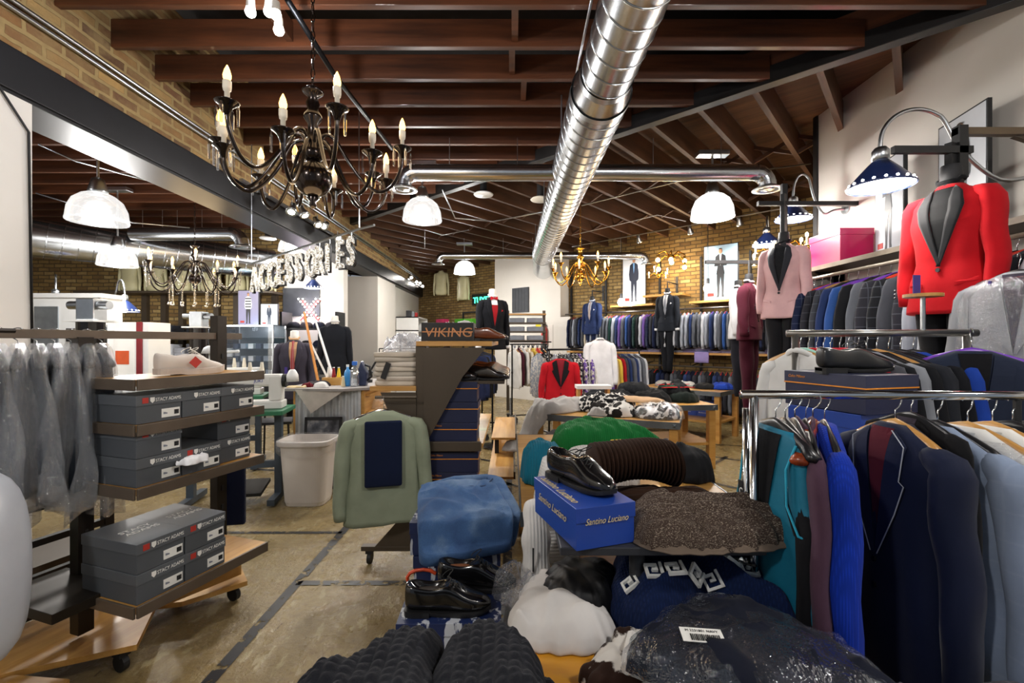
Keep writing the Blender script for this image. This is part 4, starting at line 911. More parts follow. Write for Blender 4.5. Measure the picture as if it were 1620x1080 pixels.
pp = wpx(1140, 474, .3); poster(pp, WA+PI, .58, 1.0, 'framed poster of a bearded man buttoning a dark suit on pale blue', '#a9c6d8', '#15161a', 1)
# mannequins mounted on the suit wall
def facing(): return WA+PI   # front (-Y local) towards the shop
def arm_mount(t, back=.5, up=.1):
    MB().tube([(0, 0, .06), (0, 0, .2), (0, back, .2)], .014, 6).build('hanging_arm', M_blackm, t); MB().bb(-.03, .03, back-.02, back, .0, .35).build('mount_post', M_blackm, t)
p = wpx(1056, 462, .62); m1 = mannequin_suit('suit_mannequin', 'dark charcoal three piece suit with white shirt on the brick wall', p, facing(), '#1d2129', shirt='#e6e8ee', tie='#8a8f9a', trouser='#14161c', square='#dfe3ea', cuffs='#eef0f4', sc_=.98, trL=.86); arm_mount(m1)
p = wpx(937, 474, .62); m1 = mannequin_suit('suit_mannequin', 'navy suit mannequin left of the posters by the brass chandelier', p, facing(), '#25335a', shirt='#cfd6e6', tie='#b9a7a0', trouser='#1a2440', square='#d5d9e4', sc_=.98, trL=.8); arm_mount(m1)
# faint crystal lamps on the rack tops
for px, py, lab in ((1042, 436, 'crystal candle lamp on a shelf behind the dark charcoal mannequin suit'),):
    q = cluster(wpx(px, py, .4), lab, 5, True, 3); q.scale = (.8,)*3
# ================================================================ RIGHT WHITE WALL
def bx(x0, x1, y0, y1, z0, z1): return MB().bb(x0, x1, y0, y1, z0, z1)
t = thing('wall_shelf_unit', 'long brown shelf on the white wall holding the pink box and posters', 'shelf', (XR-.36, 1.2, 2.17))
bx(0, .35, 0, 3.6, -.03, 0).build('board', Mshelf, t); bx(-.01, 0, 0, 3.6, -.035, .005).build('front_edge', mat('shelf_edge', '#8f8372', .5, .1), t)
for y in (.3, 1.3, 2.3, 3.3): MB().prism([(.35, -.03), (.35, -.2), (.05, -.03)], y, y+.02).build('bracket', M_blackm, t)
t = thing('hang_rail', 'brown square rail of the white wall under the pink box shelf', 'clothes rail', (XR-.42, .9, 2.05)); MB().tube([(0, 0, 0), (0, 3.9, 0)], .016, 8).build('bar', mat('rail_tan', '#8f8372', .4, .4), t)
for y in (.3, 1.3, 2.3, 3.7): MB().tube([(0, y, 0), (.41, y, .05)], .012, 6).build('bracket', Mbar, t)
c2 = ['#5b5f68', '#3c3f47', '#1b2340', '#24345e', '#1b2340', '#2b2b33', '#3c3f47', '#24345e', '#2c4f8f', '#17181d', '#5b5f68', '#2b2b33', '#17181d', '#3c3f47', '#2b2b33', '#9aa0ac', '#c5c9d2', '#c5c9d2', '#5b5f68', '#3c3f47', '#17181d', '#c5c9d2']
nR = 30; row(nR, lambda i: (XR-.42, 4.55-3.15*i/(nR-1), 2.047), lambda i: PI-.18, [c2[(i) % 22] for i in range(nR)], 'jacket', 'suit jackets on the white wall rail', '{c} suit jacket on the white wall rail, {k} counting from the far end', [M_hb, M_hred, M_hb, M_pur, M_hw], (None, None, M_fcheck), jit=.12, detail=True, scale=1.06)
# trousers / dark lower row on the same wall
t = thing('hang_rail', 'low rail of the white wall behind the middle rack', 'clothes rail', (XR-.42, .9, 1.05)); MB().tube([(0, 0, 0), (0, 3.9, 0)], .016, 8).build('bar', Mbar, t)
row(22, lambda i: (XR-.42, 4.5-3.1*i/21, 1.047), lambda i: PI-.1, [c2[(i*3+1) % 15] for i in range(22)], 'jacket', 'jackets on the low rail of the white wall', '{c} jacket on the low rail of the white wall, {k} from the far end', [M_hb])
# pink display box
t = thing('storage_box', 'glossy hot pink box on the shelf of the white wall', 'box', (XR-.2, 4.3, 2.172)); Mp = mat('hot_pink', '#d2145f', .3, coat=.4, amt=.03)
MB().box((0, 0, .14), (.3, .42, .28)).build('carton', Mp, t, bevel=.004); MB().box((0, 0, .27), (.31, .43, .06)).build('lid', Mp, t, bevel=.003)
poster((XR-.22, 3.72, 2.175), PI/2+PI*.0-PI, .40, .76, 'tall poster of a red tied man half hidden behind the nearest cone lamp', '#cfd4dc', '#20242e', 1, shirt='#c23030') .rotation_euler = (0, 0, -PI/2-.25)
poster((XR-.18, 3.16, 2.175), 0, .42, .84, 'large framed poster behind the neck of the red blazer mannequin', '#c8cdd4', '#23252c', 0).rotation_euler = (0, 0, -PI/2-.2)
# face-out mannequins
def wallarm(y, z, x_out, lab):
    t = thing('wall_bracket', lab, 'wall bracket', (XR, y, z)); MB().bb(-x_out, 0, -.02, .02, -.02, .02).build('bar', M_blackm, t); MB().bb(-x_out-.03, -x_out+.03, -.025, .025, -.3, .06).build('drop_post', M_blackm, t); MB().bb(-.03, -.001, -.05, .05, -.4, .1).build('wall_plate', M_blackm, t)
    return t
M_tweed = fabric('red_wool', .9, 500, .3)
p = at(1505, 283, 2.62); m_red = mannequin_suit('suit_mannequin', 'bright red blazer with black shawl lapels over black trousers on the wall arm', p, -1.25, '#b5121c', shirt='#0c0d10', lapel='#15161a', trouser='#0d0d10', m=M_tweed, tag_=1, sc_=1.02, trL=.95, lapm=M_velvet)
MB().bb(-.02, .02, -.03, .03, .06, .2).build('post', M_blackm, m_red); 
t = thing('wall_bracket', 'black bracket arm holding the red blazer mannequin', 'wall bracket', (p.x, p.y, p.z+.2)); MB().bb(-.35, .1, -.03, .0, -.06, -.02).build('cross_bar', M_blackm, t); MB().bb(.02, .07, -.03, .02, -.2, .1).build('drop_post', M_blackm, t); MB().bb(.02, XR-p.x, -.02, .02, .05, .09).build('bar', Mshelf, t)
MB().prism([(.35, .04), (XR-p.x, -.1), (XR-p.x, .0)], -.015, .015).build('gusset', M_brown, t)
p = at(1240, 380, 4.35); m_pk = mannequin_suit('suit_mannequin', 'pale pink blazer with black lapels and black trousers on a wall arm', p, -.9, '#d9b0b2', shirt='#17181c', lapel='#2a2c33', trouser='#17171b', bow='#2c2c30', tag_=1, sc_=.98, trL=.98, lapm=M_velvet, m=M_tweed); MB().bb(-.02, .02, -.03, .03, .06, .45).build('post', M_blackm, m_pk)
t = thing('wall_bracket', 'black arm holding up the pink blazer mannequin', 'wall bracket', (p.x, p.y, p.z+.35)); MB().bb(-.25, XR-p.x, -.02, .02, -.02, .02).build('bar', M_blackm, t); MB().bb(.0, .05, .02, .06, -.3, .2).build('drop_post', M_blackm, t)
p = at(1185, 443, 5.3); m_b = mannequin_suit('suit_mannequin', 'plain burgundy suit hanging just left of the pink blazer', p, .7, '#4a1626', shirt='#e4e0e4', trouser='#431424', sc_=.92, trL=1.0); MB().bb(-.01, .01, -.01, .01, .06, .25).build('post', M_blackm, m_b)
p = at(1168, 452, 6.0); m_b = mannequin_suit('suit_mannequin', 'white dinner jacket with black trousers left of the burgundy suit', p, .9, '#c9c9cc', shirt='#e4e0e4', trouser='#1a1a22', sc_=.92, trL=.9); MB().bb(-.01, .01, -.01, .01, .06, .5).build('post', M_blackm, m_b)
t = thing('wall_bracket', 'black arm carrying the burgundy suit and white jacket', 'wall bracket', at(1185, 414, 5.3)); MB().bb(-.5, XR+.1-t.location.x, .0, .04, -.02, .02).build('bar', M_blackm, t)
# open wall end post and shelf behind pink box
tag(bx(XR-.12, XR-.02, 4.5, 4.88, .02, 2.15).build('rack_side_panel', M_blackm), 'black side panel at the end of the white wall rack', 'panel')
# ================================================================ FAR FLOOR AND BACK WALL
def plane_pt(px, py, z): D = 720*(H-z)/(py-540); return Vector(((px-810)/720*D, D, z))
def onblk(px, py, off=.36): return wpx(px, py, off)
# white block: dark shutter, door, extinguisher
p = onblk(824, 494); tag(MB().bb(-.27, .27, 0, .03, 0, .62).build('window_1', mat('dark_shutter', '#3a3d42', .6), loc=p, rz=WA), 'x', 'window'); o = bpy.data.objects['window_1']; del o['label']; del o['category']; o['kind'] = 'structure'
for i in range(5): MB().bb(-.25+.1*i, -.16+.1*i, .03, .036, .03, .59).build('shutter_slat', mat('dark_shutter', '#3a3d42', .6), o)
p = onblk(880, 540); p.z = 0; o = struct(MB().bb(-.42, .42, 0, .04, .02, 2.02).build('door_1', M_wplaster, loc=p, rz=WA))
for z0, z1 in ((.2, .9), (1.0, 1.85)):
    for x in (-.2, .2): MB().bb(x-.14, x+.14, .04, .05, z0, z1).build('door_panel', M_wplaster, o, bevel=.006)
t = thing('fire_extinguisher', 'red fire extinguisher with a yellow tag on the white block wall', 'fire extinguisher', onblk(861, 545, .46))
Mr = mat('red_paint', '#b01818', .3, coat=.4); MB().lathe([(.07, 0), (.075, .02), (.075, .36), (.05, .42), (.025, .45)], n=20, cap=True).build('cylinder', Mr, t, smooth=True); MB().box((0, 0, .49), (.05, .03, .06)).build('valve', M_blackm, t); MB().tube([(.03, 0, .48), (.11, 0, .4), (.1, 0, .1)], .01, 6).build('hose', M_blackm, t, smooth=True); MB().box((-.14, .08, .42), (.12, .004, .18)).build('yellow_tag', mat('yellow_card', '#e8dc30', .6), t)
# clothes rack builder (generic double bar on castors)
def wheel(g, c, r=.035, w=.025): g.cyl(Vector(c)+Vector((-w/2, 0, 0)), Vector(c)+Vector((w/2, 0, 0)), r, n=18)
def castor(parent, x, y, z=0, r=.037):
    g = MB(); wheel(g, (x, y, z+r), r); o = g.build('castor_wheel', M_blackm, parent, smooth=False); MB().box((x, y, z+r*2+.005), (.045, .05, .02)).build('castor_fork', M_blackm, o)
def rack(name, label, a, b, z, m=M_chrome, base=True, ends=(1, 1), r=.014, foot=.5, group=None):
    a, b = Vector((a[0], a[1], 0)), Vector((b[0], b[1], 0)); d = b-a; L = d.length; rz = math.atan2(d.y, d.x)
    t = thing(name, label, 'clothes rack', a, rz, group=group); MB().tube([(-.04, 0, z), (L+.04, 0, z)], r, 12).build('hang_bar', m, t, smooth=True)
    for e, x in ((ends[0], 0), (ends[1], L)):
        if not e: continue
        MB().tube([(x, 0, .1), (x, 0, z)], r, 12).build('upright', m, t, smooth=True)
        MB().lathe([(r*1.25, 0), (r*1.25, .03)], c=(x, 0, z*.62), n=14, cap=True).build('height_collar', m, t, smooth=True)
        if base:
            MB().tube([(x, -foot/2, .1), (x, foot/2, .1)], r, 10).build('foot_bar', m, t)
            for y in (-foot/2, foot/2): castor(t, x, y)
    if base: MB().tube([(0, 0, .1), (L, 0, .1)], r*.8, 10).build('base_bar', m, t)
    return t
def along(a, b, n): a, b = Vector(a), Vector(b); return lambda i: a.lerp(b, (i+.5)/n)
def rackrow(a, b, z, cols, kind, group, lab, hangs, rz=None, mats=(None,), scale=.95, detail=True, thin=.6, rr=None):
    d = Vector((b[0]-a[0], b[1]-a[1], 0)); f = along((a[0], a[1], z-.002), (b[0], b[1], z-.002), len(cols)); ang = math.atan2(d.y, d.x)+PI/2 if rz is None else rz
    row(len(cols), f, lambda i: ang, cols, kind, group, lab, hangs, mats, .1, scale, detail, thin=thin)
# rack of shirts at the back left of the red blazer
a, b = (.0, 8.3), (.62, 8.5); rack('clothes_rack', 'black rack of shirts left of the floor rack with the red blazer', a, b, 1.4, M_black)
rackrow(a, b, 1.4, ['#e8e6e2', '#4a1c2a', '#e8e6e2', '#d8cdb8', '#d8b94a', '#cc3a2a', '#17181d'], 'shirt', 'shirts on the small back rack', '{c} shirt, {k} from the left on the small black rack by the white block', [M_hw], rz=PI/2+.35, mats=(M_shirt,))
rack('clothes_rack', 'black floor rack ending in the red blazer, middle of the shop', (.55, 6.75), (1.25, 7.1), 1.33, M_black)
rackrow((.62, 6.8), (1.3, 7.12), 1.33, ['#9aa0ac', '#17181d', '#3c3f47', '#5b5f68', '#2b2b33', '#17181d', '#6a4f9c', '#17181d', '#6a4f9c', '#e8e6e2', '#3c3f47'], 'shirt', 'shirts on the middle floor rack', '{c} shirt, {k} from the left on the rack right of the red blazer', [M_hb], mats=(M_shirt, M_fprint), rz=PI/2+.3)
rackrow((.38, 7.2), (.62, 7.0), 1.33, ['#9aa0ac', '#17181d', '#17181d'], 'shirt', 'printed shirts left of the red blazer', '{c} patterned shirt, {k} from the left, just left of the red blazer', [M_hb], mats=(M_fprint, M_shirt), rz=PI/2+.5)
rack('clothes_rack', 'black rack with yellow and red shirts under the suit wall', (1.45, 7.6), (2.25, 8.05), 1.3, M_black)
rackrow((1.48, 7.62), (2.22, 8.03), 1.3, ['#6a4f9c', '#4a1c2a', '#c9b48a', '#d8b94a', '#a01820', '#3c3f47', '#24345e', '#5b5f68', '#24345e', '#9aa0ac', '#5b5f68', '#c5c9d2'], 'shirt', 'shirts on the right middle rack', '{c} shirt, {k} from the left on the rack below the dark charcoal mannequin suit', [M_hb], mats=(M_shirt,), rz=PI/2+.6)
p = at(886, 558, 6.55); red = garment('dinner_jacket', 'red dinner jacket with black lapels hanging at the end of the middle rack', 'jacket', '#b01420', lapel='#141417', shirt='#7a1a26', m=M_tweed, seed=5); red.location = p; red.rotation_euler = (0, 0, .05); red.scale = (1.05, 1.05, 1)
p = at(949, 527, 6.9); w_ = garment('dress_shirt', 'white dress shirt spread on a bust above the middle rack', 'shirt', '#e4e4e8', 'shirt', m=M_shirt, seed=9, hang=M_hb); w_.location = p; w_.rotation_euler = (0, 0, .1)
p = at(757, 545, 9); 
blk = mannequin_suit('tuxedo_bust', 'black tuxedo jacket with red bow tie above the shoe shelves', at(779, 466, 6.2), .35, '#101116', shirt='#e8e4e4', bow='#b01420', trouser=None, sc_=.98, square='#b01420', cuffs='#eeeeee', neck='#e8e4dc', cat='dressed bust'); patch(MB(), [(-.07, -.15), (.07, -.15), (0, -.46)], TAB_M, .006).build('waistcoat', M_shirt, blk, color='#a01820')
MB().tube([(0, 0, -.7), (0, 0, -1.75)], .016, 8).build('stand_pole', M_black, blk); MB().lathe([(.16, 0), (.15, .02), (.02, .03)], c=(0, 0, -2.1), n=24, cap=True).build('stand_base', M_black, blk); MB().tube([(0, 0, -1.7), (0, 0, -2.1)], .014, 8).build('stand_pole', M_black, blk)
# shelving with folded tops left of the white block
t = thing('shelving_unit', 'brown shelving bay of folded grey tops before the white block', 'shelving', at(832, 640, 9.6)); t.location.z = 0
for x in (-.38, .38): MB().bb(x-.03, x+.03, -.03, .03, 0, 2.1).build('post', M_brown, t)
for z in (1.48, 1.66, 1.84, 2.02): MB().bb(-.4, .4, -.35, .05, z-.03, z).build('shelf', M_wood if z > 2 else M_brown, t)
for z in (1.48, 1.66, 1.84):
    for x in (-.2, .18): folded('folded_sweater', 'grey folded tops in the brown bay, %s column, %s shelf' % ('left' if x < 0 else 'right', {1.48: 'lowest', 1.66: 'middle', 1.84: 'upper'}[z]), 'clothes', t.location+Vector((x, -.17, z+.001)), .34, .3, .09, '#8e949e', seed=int(z*100+x*10), layers=3)
rackrow((.0, 9.25), (.75, 9.25), 1.44, ['#9aa0ac', '#5b5f68', '#9aa0ac', '#5b5f68', '#3c3f47', '#9aa0ac', '#5b5f68', '#3c3f47'], 'shirt', 'grey trousers and tops in polythene', '{c} top, {k} from the left hanging under the brown shelving bay', [M_hb], mats=(M_shirt,), scale=.9)
tag(MB().tube([(-.05, 9.25, 1.44), (.8, 9.25, 1.44)], .012, 8).build('hang_rail', M_black), 'black rail under the brown shelving bay', 'clothes rail')
# back left brick: boxes, torsos, neon word
def torso(loc, rz, lab, sc_=1):
    t = MB(); tab = [(0, .06, .05), (-.06, .09, .06), (-.1, .19, .09), (-.2, .2, .11), (-.4, .16, .1), (-.55, .18, .11), (-.68, .19, .12), (-.74, .15, .1)]
    body_mesh(t, tab, 2, n=20, fold=0, dz=.05)
    for s in (-1, 1): sleeve_mesh(t, s, sx=.2, top=-.12, L=.66, r0=.05, r1=.025, out=.05)
    o = t.build('torso_form', mat('cream_form', '#c9c39b', .5, amt=.04), smooth=True, loc=loc, rz=rz); o.scale = (sc_,)*3; return tag(o, lab, 'mannequin torso')
torso(wpx(698, 428, .25), WA+PI+.5, 'cream torso form on the back brick wall, left of the far pendant', 1.0); torso(wpx(733, 434, .2), WA+PI, 'cream torso form just below the brightest far pendant', 1.0)
p0_, p1_ = wpx(690, 516, .45), wpx(782, 516, .45); L = (p1_-p0_).length; o = MB().bb(0, L, -.45, .02, -.03, 0).build('wall_shelf', M_brown, loc=p1_, rz=WA); o.location = wp((p1_-P0).dot(WD), .45, p1_.z); tag(o, 'shelf of bright boxes on the back brick wall', 'shelf')
for i, (px, c, n_) in enumerate(((700, '#d0386a', 'pink'), (730, '#4aa022', 'bright green'), (745, '#58b030', 'light green'), (766, '#e06a20', 'orange'))):
    p = wpx(px, 515.5, .3); tag(MB().bb(-.16, .16, -.12, .12, .001, .2).build('gift_box', mat('carton_'+n_, c, .5), loc=p, rz=WA, bevel=.005), n_+' box on the shelf of the back brick wall', 'box')
t = thing('neon_sign', 'green neon word sign behind the black tuxedo', 'neon sign', wpx(770, 478, .12)); M_neon = mat('green_neon', '#3ae0a0', .4, emit=6, amt=.02)
text_mesh('lettering', 'TUXEDOS', .24, M_neon, t, (0, 0, 0), ext=.008, align='CENTER'); t.rotation_euler = (0, 0, WA+PI); MB().bb(-.62, .62, .02, .03, -.05, .26).build('backing', M_blackm, t)
t = thing('steel_frame', 'black steel frame against the back brick wall beside the neon', 'frame', wpx(744, 545, .1)); t.rotation_euler = (0, 0, WA+PI)
for x in (-.3, .3): MB().bb(x-.02, x+.02, -.02, .02, -1.3, .95).build('post', M_blackm, t)
MB().bb(-.3, .3, -.02, .02, .91, .95).build('rail', M_blackm, t)
# ================================================================ TABLES
M_edge = mat('zinc_edge', '#6f767c', .4, .7, 6, .2, .1)
def table(label, loc, w, d, h=.73, rz=0, shelf=True, name='display_table', leg=.075, top=None):
    t = thing(name, label, 'table', loc, rz)
    MB().bb(-w/2, w/2, -d/2, d/2, h-.05, h).build('tabletop', top or M_wood, t, bevel=.003)
    g = MB(); e = .006
    for x0, x1, y0, y1 in ((-w/2-e, w/2+e, -d/2-e, -d/2), (-w/2-e, w/2+e, d/2, d/2+e), (-w/2-e, -w/2, -d/2, d/2), (w/2, w/2+e, -d/2, d/2)): g.bb(x0, x1, y0, y1, h-.06, h+.002)
    ed = g.build('metal_edging', M_edge, t)
    n = max(2, int(w/.35))
    for i in range(n+1):
        for yy, s in ((-d/2-e, -1),):
            x = -w/2+.04+(w-.08)*i/n; MB().rings([[Vector((x+a*.018, yy, h-.03+b*.018)) for a, b in ((-1, -1), (1, -1), (1, 1), (-1, 1))], [Vector((x+a*.001, yy-.010, h-.03+b*.001)) for a, b in ((-1, -1), (1, -1), (1, 1), (-1, 1))]]).build('stud', M_edge, ed)
    for i in (-1, 1):
        q = d/2-.05; MB().rings([[Vector((i*(w/2+e), y+a*.018, h-.03+b*.018)) for a, b in ((-1, -1), (1, -1), (1, 1), (-1, 1))] if k == 0 else [Vector((i*(w/2+e+.01), y+a*.001, h-.03+b*.001)) for a, b in ((-1, -1), (1, -1), (1, 1), (-1, 1))] for y in (-q,) for k in (0, 1)]).build('stud', M_edge, ed)
    for sx in (-1, 1):
        for sy in (-1, 1): MB().bb(sx*(w/2-.05)-leg/2, sx*(w/2-.05)+leg/2, sy*(d/2-.05)-leg/2, sy*(d/2-.05)+leg/2, 0, h-.06).build('leg', M_wood, t, bevel=.003)
    if shelf:
        MB().bb(-w/2+.03, w/2-.03, -d/2+.03, d/2-.03, .27, .30).build('lower_shelf', M_wood, t)
    return t
def TL(t, x, y, z): c, s = math.cos(t.rotation_euler.z), math.sin(t.rotation_euler.z); return Vector((t.location.x+c*x-s*y, t.location.y+s*x+c*y, z))
ang3 = math.atan2(-.54, 1.3)
T3 = table('metal edged wooden table heaped with shirts in the middle of the floor', (.98, 4.62, 0), 1.38, .72, rz=ang3)
T3b = table('wooden table of dark sweaters right behind the heaped middle table', (1.62, 5.45, 0), 1.35, .72, rz=.12)
T4 = table('far right wooden table with folded tops and blue boxes below', (2.75, 7.15, 0), 1.3, .8, rz=2.36)
T2 = table('near wooden table with studded zinc edge holding knitwear', (.53, 2.72, 0), .98, 1.6, rz=0)
# contents of the tables
M_rib = fabric('ribbed_knit', .9, pattern='rib', wst=1.0); M_knit = fabric('coarse_knit', .9, pattern='knit', wst=.8); M_hrib = fabric('cross_rib_knit', .9, pattern='hrib', wst=1)
def soft(name, label, cat, outline, loc, Hh, color, m=None, rz=0, seed=1, wr=.012, f=7, n=72, nr=18, rough=.02, group=None, ribs=None, zf=None, folds=None, smooth=True, p=2.6, flat=False):
    g = MB(); out = outline if flat else smooth_outline(outline, n, rough, seed); pillow(g, out, Hh, 0, nr, seed, wr, f, p, ribs, zf=zf, folds=folds)
    o = g.build(name, m or M_shirt, smooth=smooth, color=color, loc=loc, rz=rz); return tag(o, label, cat, group)
def drop(x0, x1, y0, y1, k=1.0, mx=.3):
    """cloth hanging over the edge of a rectangle (local)"""
    def f(x, y):
        d = max(0, x0-x, x-x1, y0-y, y-y1); return -min(mx, d*k*3)
    return f
def blob(w, d, n=9, seed=1, j=.18): r = random.Random(seed); return [(w/2*math.cos(2*PI*i/n)*(1+r.uniform(-j, j)), d/2*math.sin(2*PI*i/n)*(1+r.uniform(-j, j))) for i in range(n)]
def tablething(tb, x, y, z, *a, **k): 
    k['rz'] = tb.rotation_euler.z+k.get('rz', 0); return soft(a[0], a[1], a[2], a[3], TL(tb, x, y, z), *a[4:], **k)
h3 = .735
wrk = lambda amp, f, s: (lambda x, y, r: amp*abs(math.sin((x*f+y*f*.6+s+2*noise.noise(Vector((x*3, y*3, s))))))*(1-r**8))
M_sheer = fabric('sheer_cloth', .8, wst=.05)
tablething(T3, -.5, -.1, h3, 'shirt', 'white sheer shirt trailing off the left side of the middle table', 'shirt', [(-.42, -.5), (-.28, -.52), (-.1, -.3), (.1, -.2), (.25, .1), (.42, .35), (.2, .4), (0, .2), (-.25, .0), (-.4, -.15)], .09, '#a8a4a0', seed=4, wr=.035, folds=wrk(.035, 14, 1), zf=drop(-.2, 9, -.25, 9, 1.0, .34))
tablething(T3, -.05, -.3, h3, 'shirt_sleeve', 'white sleeve hanging down the front of the middle table', 'shirt', [(-.1, -.1), (.02, -.12), (.06, 0), (.04, .12), (-.08, .12)], .05, '#a8a4a0', seed=9, wr=.02, zf=drop(-9, 9, .0, 9, 2, .36), folds=wrk(.02, 30, 2))
tablething(T3, -.02, .12, h3, 'shirt', 'black and white speckled shirt crumpled on the middle table', 'shirt', blob(.6, .5, 9, 3), .14, '#141416', m=fabric('speckle', pattern='print', wst=.2), seed=5, wr=.04, folds=wrk(.03, 16, 3))
tablething(T3, .1, -.16, h3, 'sweater', 'black sweater with cream and orange pattern at the front of the middle table', 'sweater', blob(.5, .26, 8, 8), .09, '#1a1614', m=fabric('bigspeckle', pattern='bigprint', wst=.2), seed=6, wr=.03, folds=wrk(.02, 20, 4))
tablething(T3, .28, .05, h3+.11, 'shirt_sleeve', 'tan sleeve lying across the patterned clothes on the middle table', 'shirt', [(-.28, .05), (-.1, .1), (.12, .02), (.24, .08), (.22, .0), (.0, -.06), (-.2, -.0)], .05, '#c9a47e', seed=2, wr=.01)
tablething(T3, .48, -.12, h3, 'sweater', 'white and black sweater in polythene at the right corner of the middle table', 'sweater', blob(.42, .36, 8, 12, .1), .11, '#26221f', m=fabric('bigspeckle', pattern='bigprint', wst=.2), seed=8, wr=.03, folds=wrk(.02, 22, 2)); 
tablething(T3, .5, -.12, h3-.005, 'polythene_bag', 'clear polythene wrapped round the sweater at the middle table corner', 'plastic bag', blob(.46, .40, 8, 12, .1), .13, '#ffffff', m=M_film2, seed=8, wr=.03, f=12)
for i, (x, y, w, d, z, c, lab) in enumerate(((-.35, .1, .5, .4, 0, '#17181c', 'black sweater at the left of the table behind the heaped one'), (.05, -.02, .45, .42, 0, '#121315', 'black sweater folded in the middle of the back table'), (.42, .0, .4, .4, 0, '#16201c', 'dark sweater with red and green stripes on the back table, lower'), (.36, .06, .4, .34, .09, '#17191b', 'dark sweater with striped cuff topmost on the back table'), (-.1, .2, .42, .3, .08, '#1c1e22', 'charcoal sweater lying highest toward the suit racks'), (-.52, .22, .4, .3, .0, '#22252c', 'dark top behind the speckled shirt'))):
    tablething(T3b, x, y, h3+z, 'sweater', lab, 'sweater', blob(w, d, 8, i+20, .08), .11, c, m=M_knit, seed=i+3, wr=.03, folds=wrk(.015, 18, i))
for k, (c, y) in enumerate((('#a01c1c', -.12), ('#1d4a30', -.07), ('#a01c1c', .0))):
    o = soft('sweater_stripe', 'x', 'stripe', [(-.17, -.015), (.17, -.02), (.17, .02), (-.17, .015)], (0, 0, 0), .012, c, n=24, nr=4, wr=.002, seed=k); 
    for q in ('label', 'category'): del o[q]
    par = [q for q in bpy.data.objects if q.get('label', '').startswith('dark sweater with striped cuff')][0]; o.parent = par; o.location = (0, y, .098-abs(y)*.2); o.rotation_euler = (0, 0, 0)
tablething(T3b, .05, .45, .74, 'shirt', 'navy shirt with white cuffs thrown over the racks behind the sweater table', 'shirt', [(-.3, .1), (-.1, .15), (.3, -.05), (.34, -.14), (.1, -.1), (-.25, 0)], .1, '#14161f', seed=7)
for i, (x, y, w, d, hh, c, m_, lab, nm) in enumerate(((.35, .05, .3, .34, .07, '#9c9a96', M_shirt, 'grey polythene wrapped tops at the back of the far table', 'folded_shirt'), (.05, .0, .34, .36, .09, '#c4c2be', M_shirt, 'white folded tops on the far table', 'folded_shirt'), (-.27, -.02, .34, .36, .07, '#17181a', M_shirt, 'black folded top on the far table', 'folded_shirt'), (-.5, -.1, .3, .34, .09, '#1d3fa6', M_knit, 'bright blue sweater at the right end of the far table', 'sweater'))):
    tablething(T4, x, y, h3, nm, lab, 'clothes', blob(w, d, 8, i+50, .05), hh, c, m=m_, seed=i, wr=.02)
def boxset(spec):
    for (nm, lab, loc, rz, kw) in spec: b = shoebox(nm, lab, **kw); b.location = loc; b.rotation_euler = (0, 0, rz)
SL = dict(body=M_bblue, lid=M_bblue, style='blue', w=.32, d=.2, h=.12)
for x, z, l in ((-.3, .301, 'lower blue shoe box under the far table'), (-.3, .422, 'upper blue shoe box under the far table'), (-.0, .301, 'blue shoe box standing left of the pair under the far table')):
    b = shoebox('shoe_box', l, **SL); b.location = TL(T4, x, -.1, z); b.rotation_euler = (0, 0, 2.36+PI/2*0+PI); text_mesh('lettering', 'Santino Luciano', .028, M_whitep, b, (-.12, -.104, .05), ext=.0005, shear=.35)
for x, z, c in ((-.5, .301, '#2a2320'), (-.5, .40, '#1c1a1a')):
    tag(MB().box((0, 0, .045), (.26, .3, .09)).build('crate', mat('crate_'+c, c, .6), loc=TL(T3, x, .0, z), rz=ang3, bevel=.004), ('lower' if z < .35 else 'upper')+' dark crate on the shelf under the middle table', 'crate')
soft('shirt', 'dark red shirt heap under the red dinner jacket at the table edge', 'shirt', blob(.34, .2, 8, 4), TL(T3, -.55, .3, .735), .08, '#5a1420', seed=3)
t = thing('display_stool', 'small white topped stand with wooden legs behind the white sheer shirt', 'stand', (.95, 5.35, 0)); MB().bb(-.2, .2, -.1, .1, .9, .94).build('top', M_white, t)
for x in (-.17, .17): MB().bb(x-.015, x+.015, -.08, .08, 0, .9).build('leg', M_wood, t)
# ================================================================ NEAR TABLES, KNITWEAR, SHOES
M_lami = wood('yellow_laminate', '#d08a1c', '#e0a030', .35, 0, .6, .2)
# low yellow table with rounded corner
t = thing('low_table', 'low yellow laminate table with a black rim under the near knitwear', 'table', (.42, 1.27, 0))
out = smooth_outline([(-.39, -.45), (.0, -.5), (.34, -.45), (.37, 0), (.35, .42), (0, .46), (-.22, .44), (-.35, .28), (-.40, 0)], 60)
MB().prism(out, .535, .57, 'z').build('tabletop', M_lami, t); MB().tube([(x*1.003, y*1.003, .552) for x, y in out], .019, 8, closed=True).build('edge_trim', M_blackm, t, smooth=True)
for x, y in ((-.28, -.34), (.28, -.34), (-.22, .32), (.28, .34)): MB().cyl((x, y, 0), (x, y, .54), .02).build('leg', M_black, t)
# display stand
t = thing('display_stand', 'dark grey plate on a pole holding the blue shoe box and brown knits', 'display stand', (.39, 1.42, .572)); MB().box((.05, .08, .268), (.6, .36, .024)).build('plate', mat('dark_grey_metal', '#34353a', .5, .3), t, bevel=.003)
MB().cyl((0, 0, 0), (0, 0, .256), .024, n=20).build('pole', mat('dark_grey_metal', '#34353a', .5, .3), t, smooth=True); MB().box((0, 0, .005), (.2, .2, .01)).build('base', M_black, t, bevel=.002)
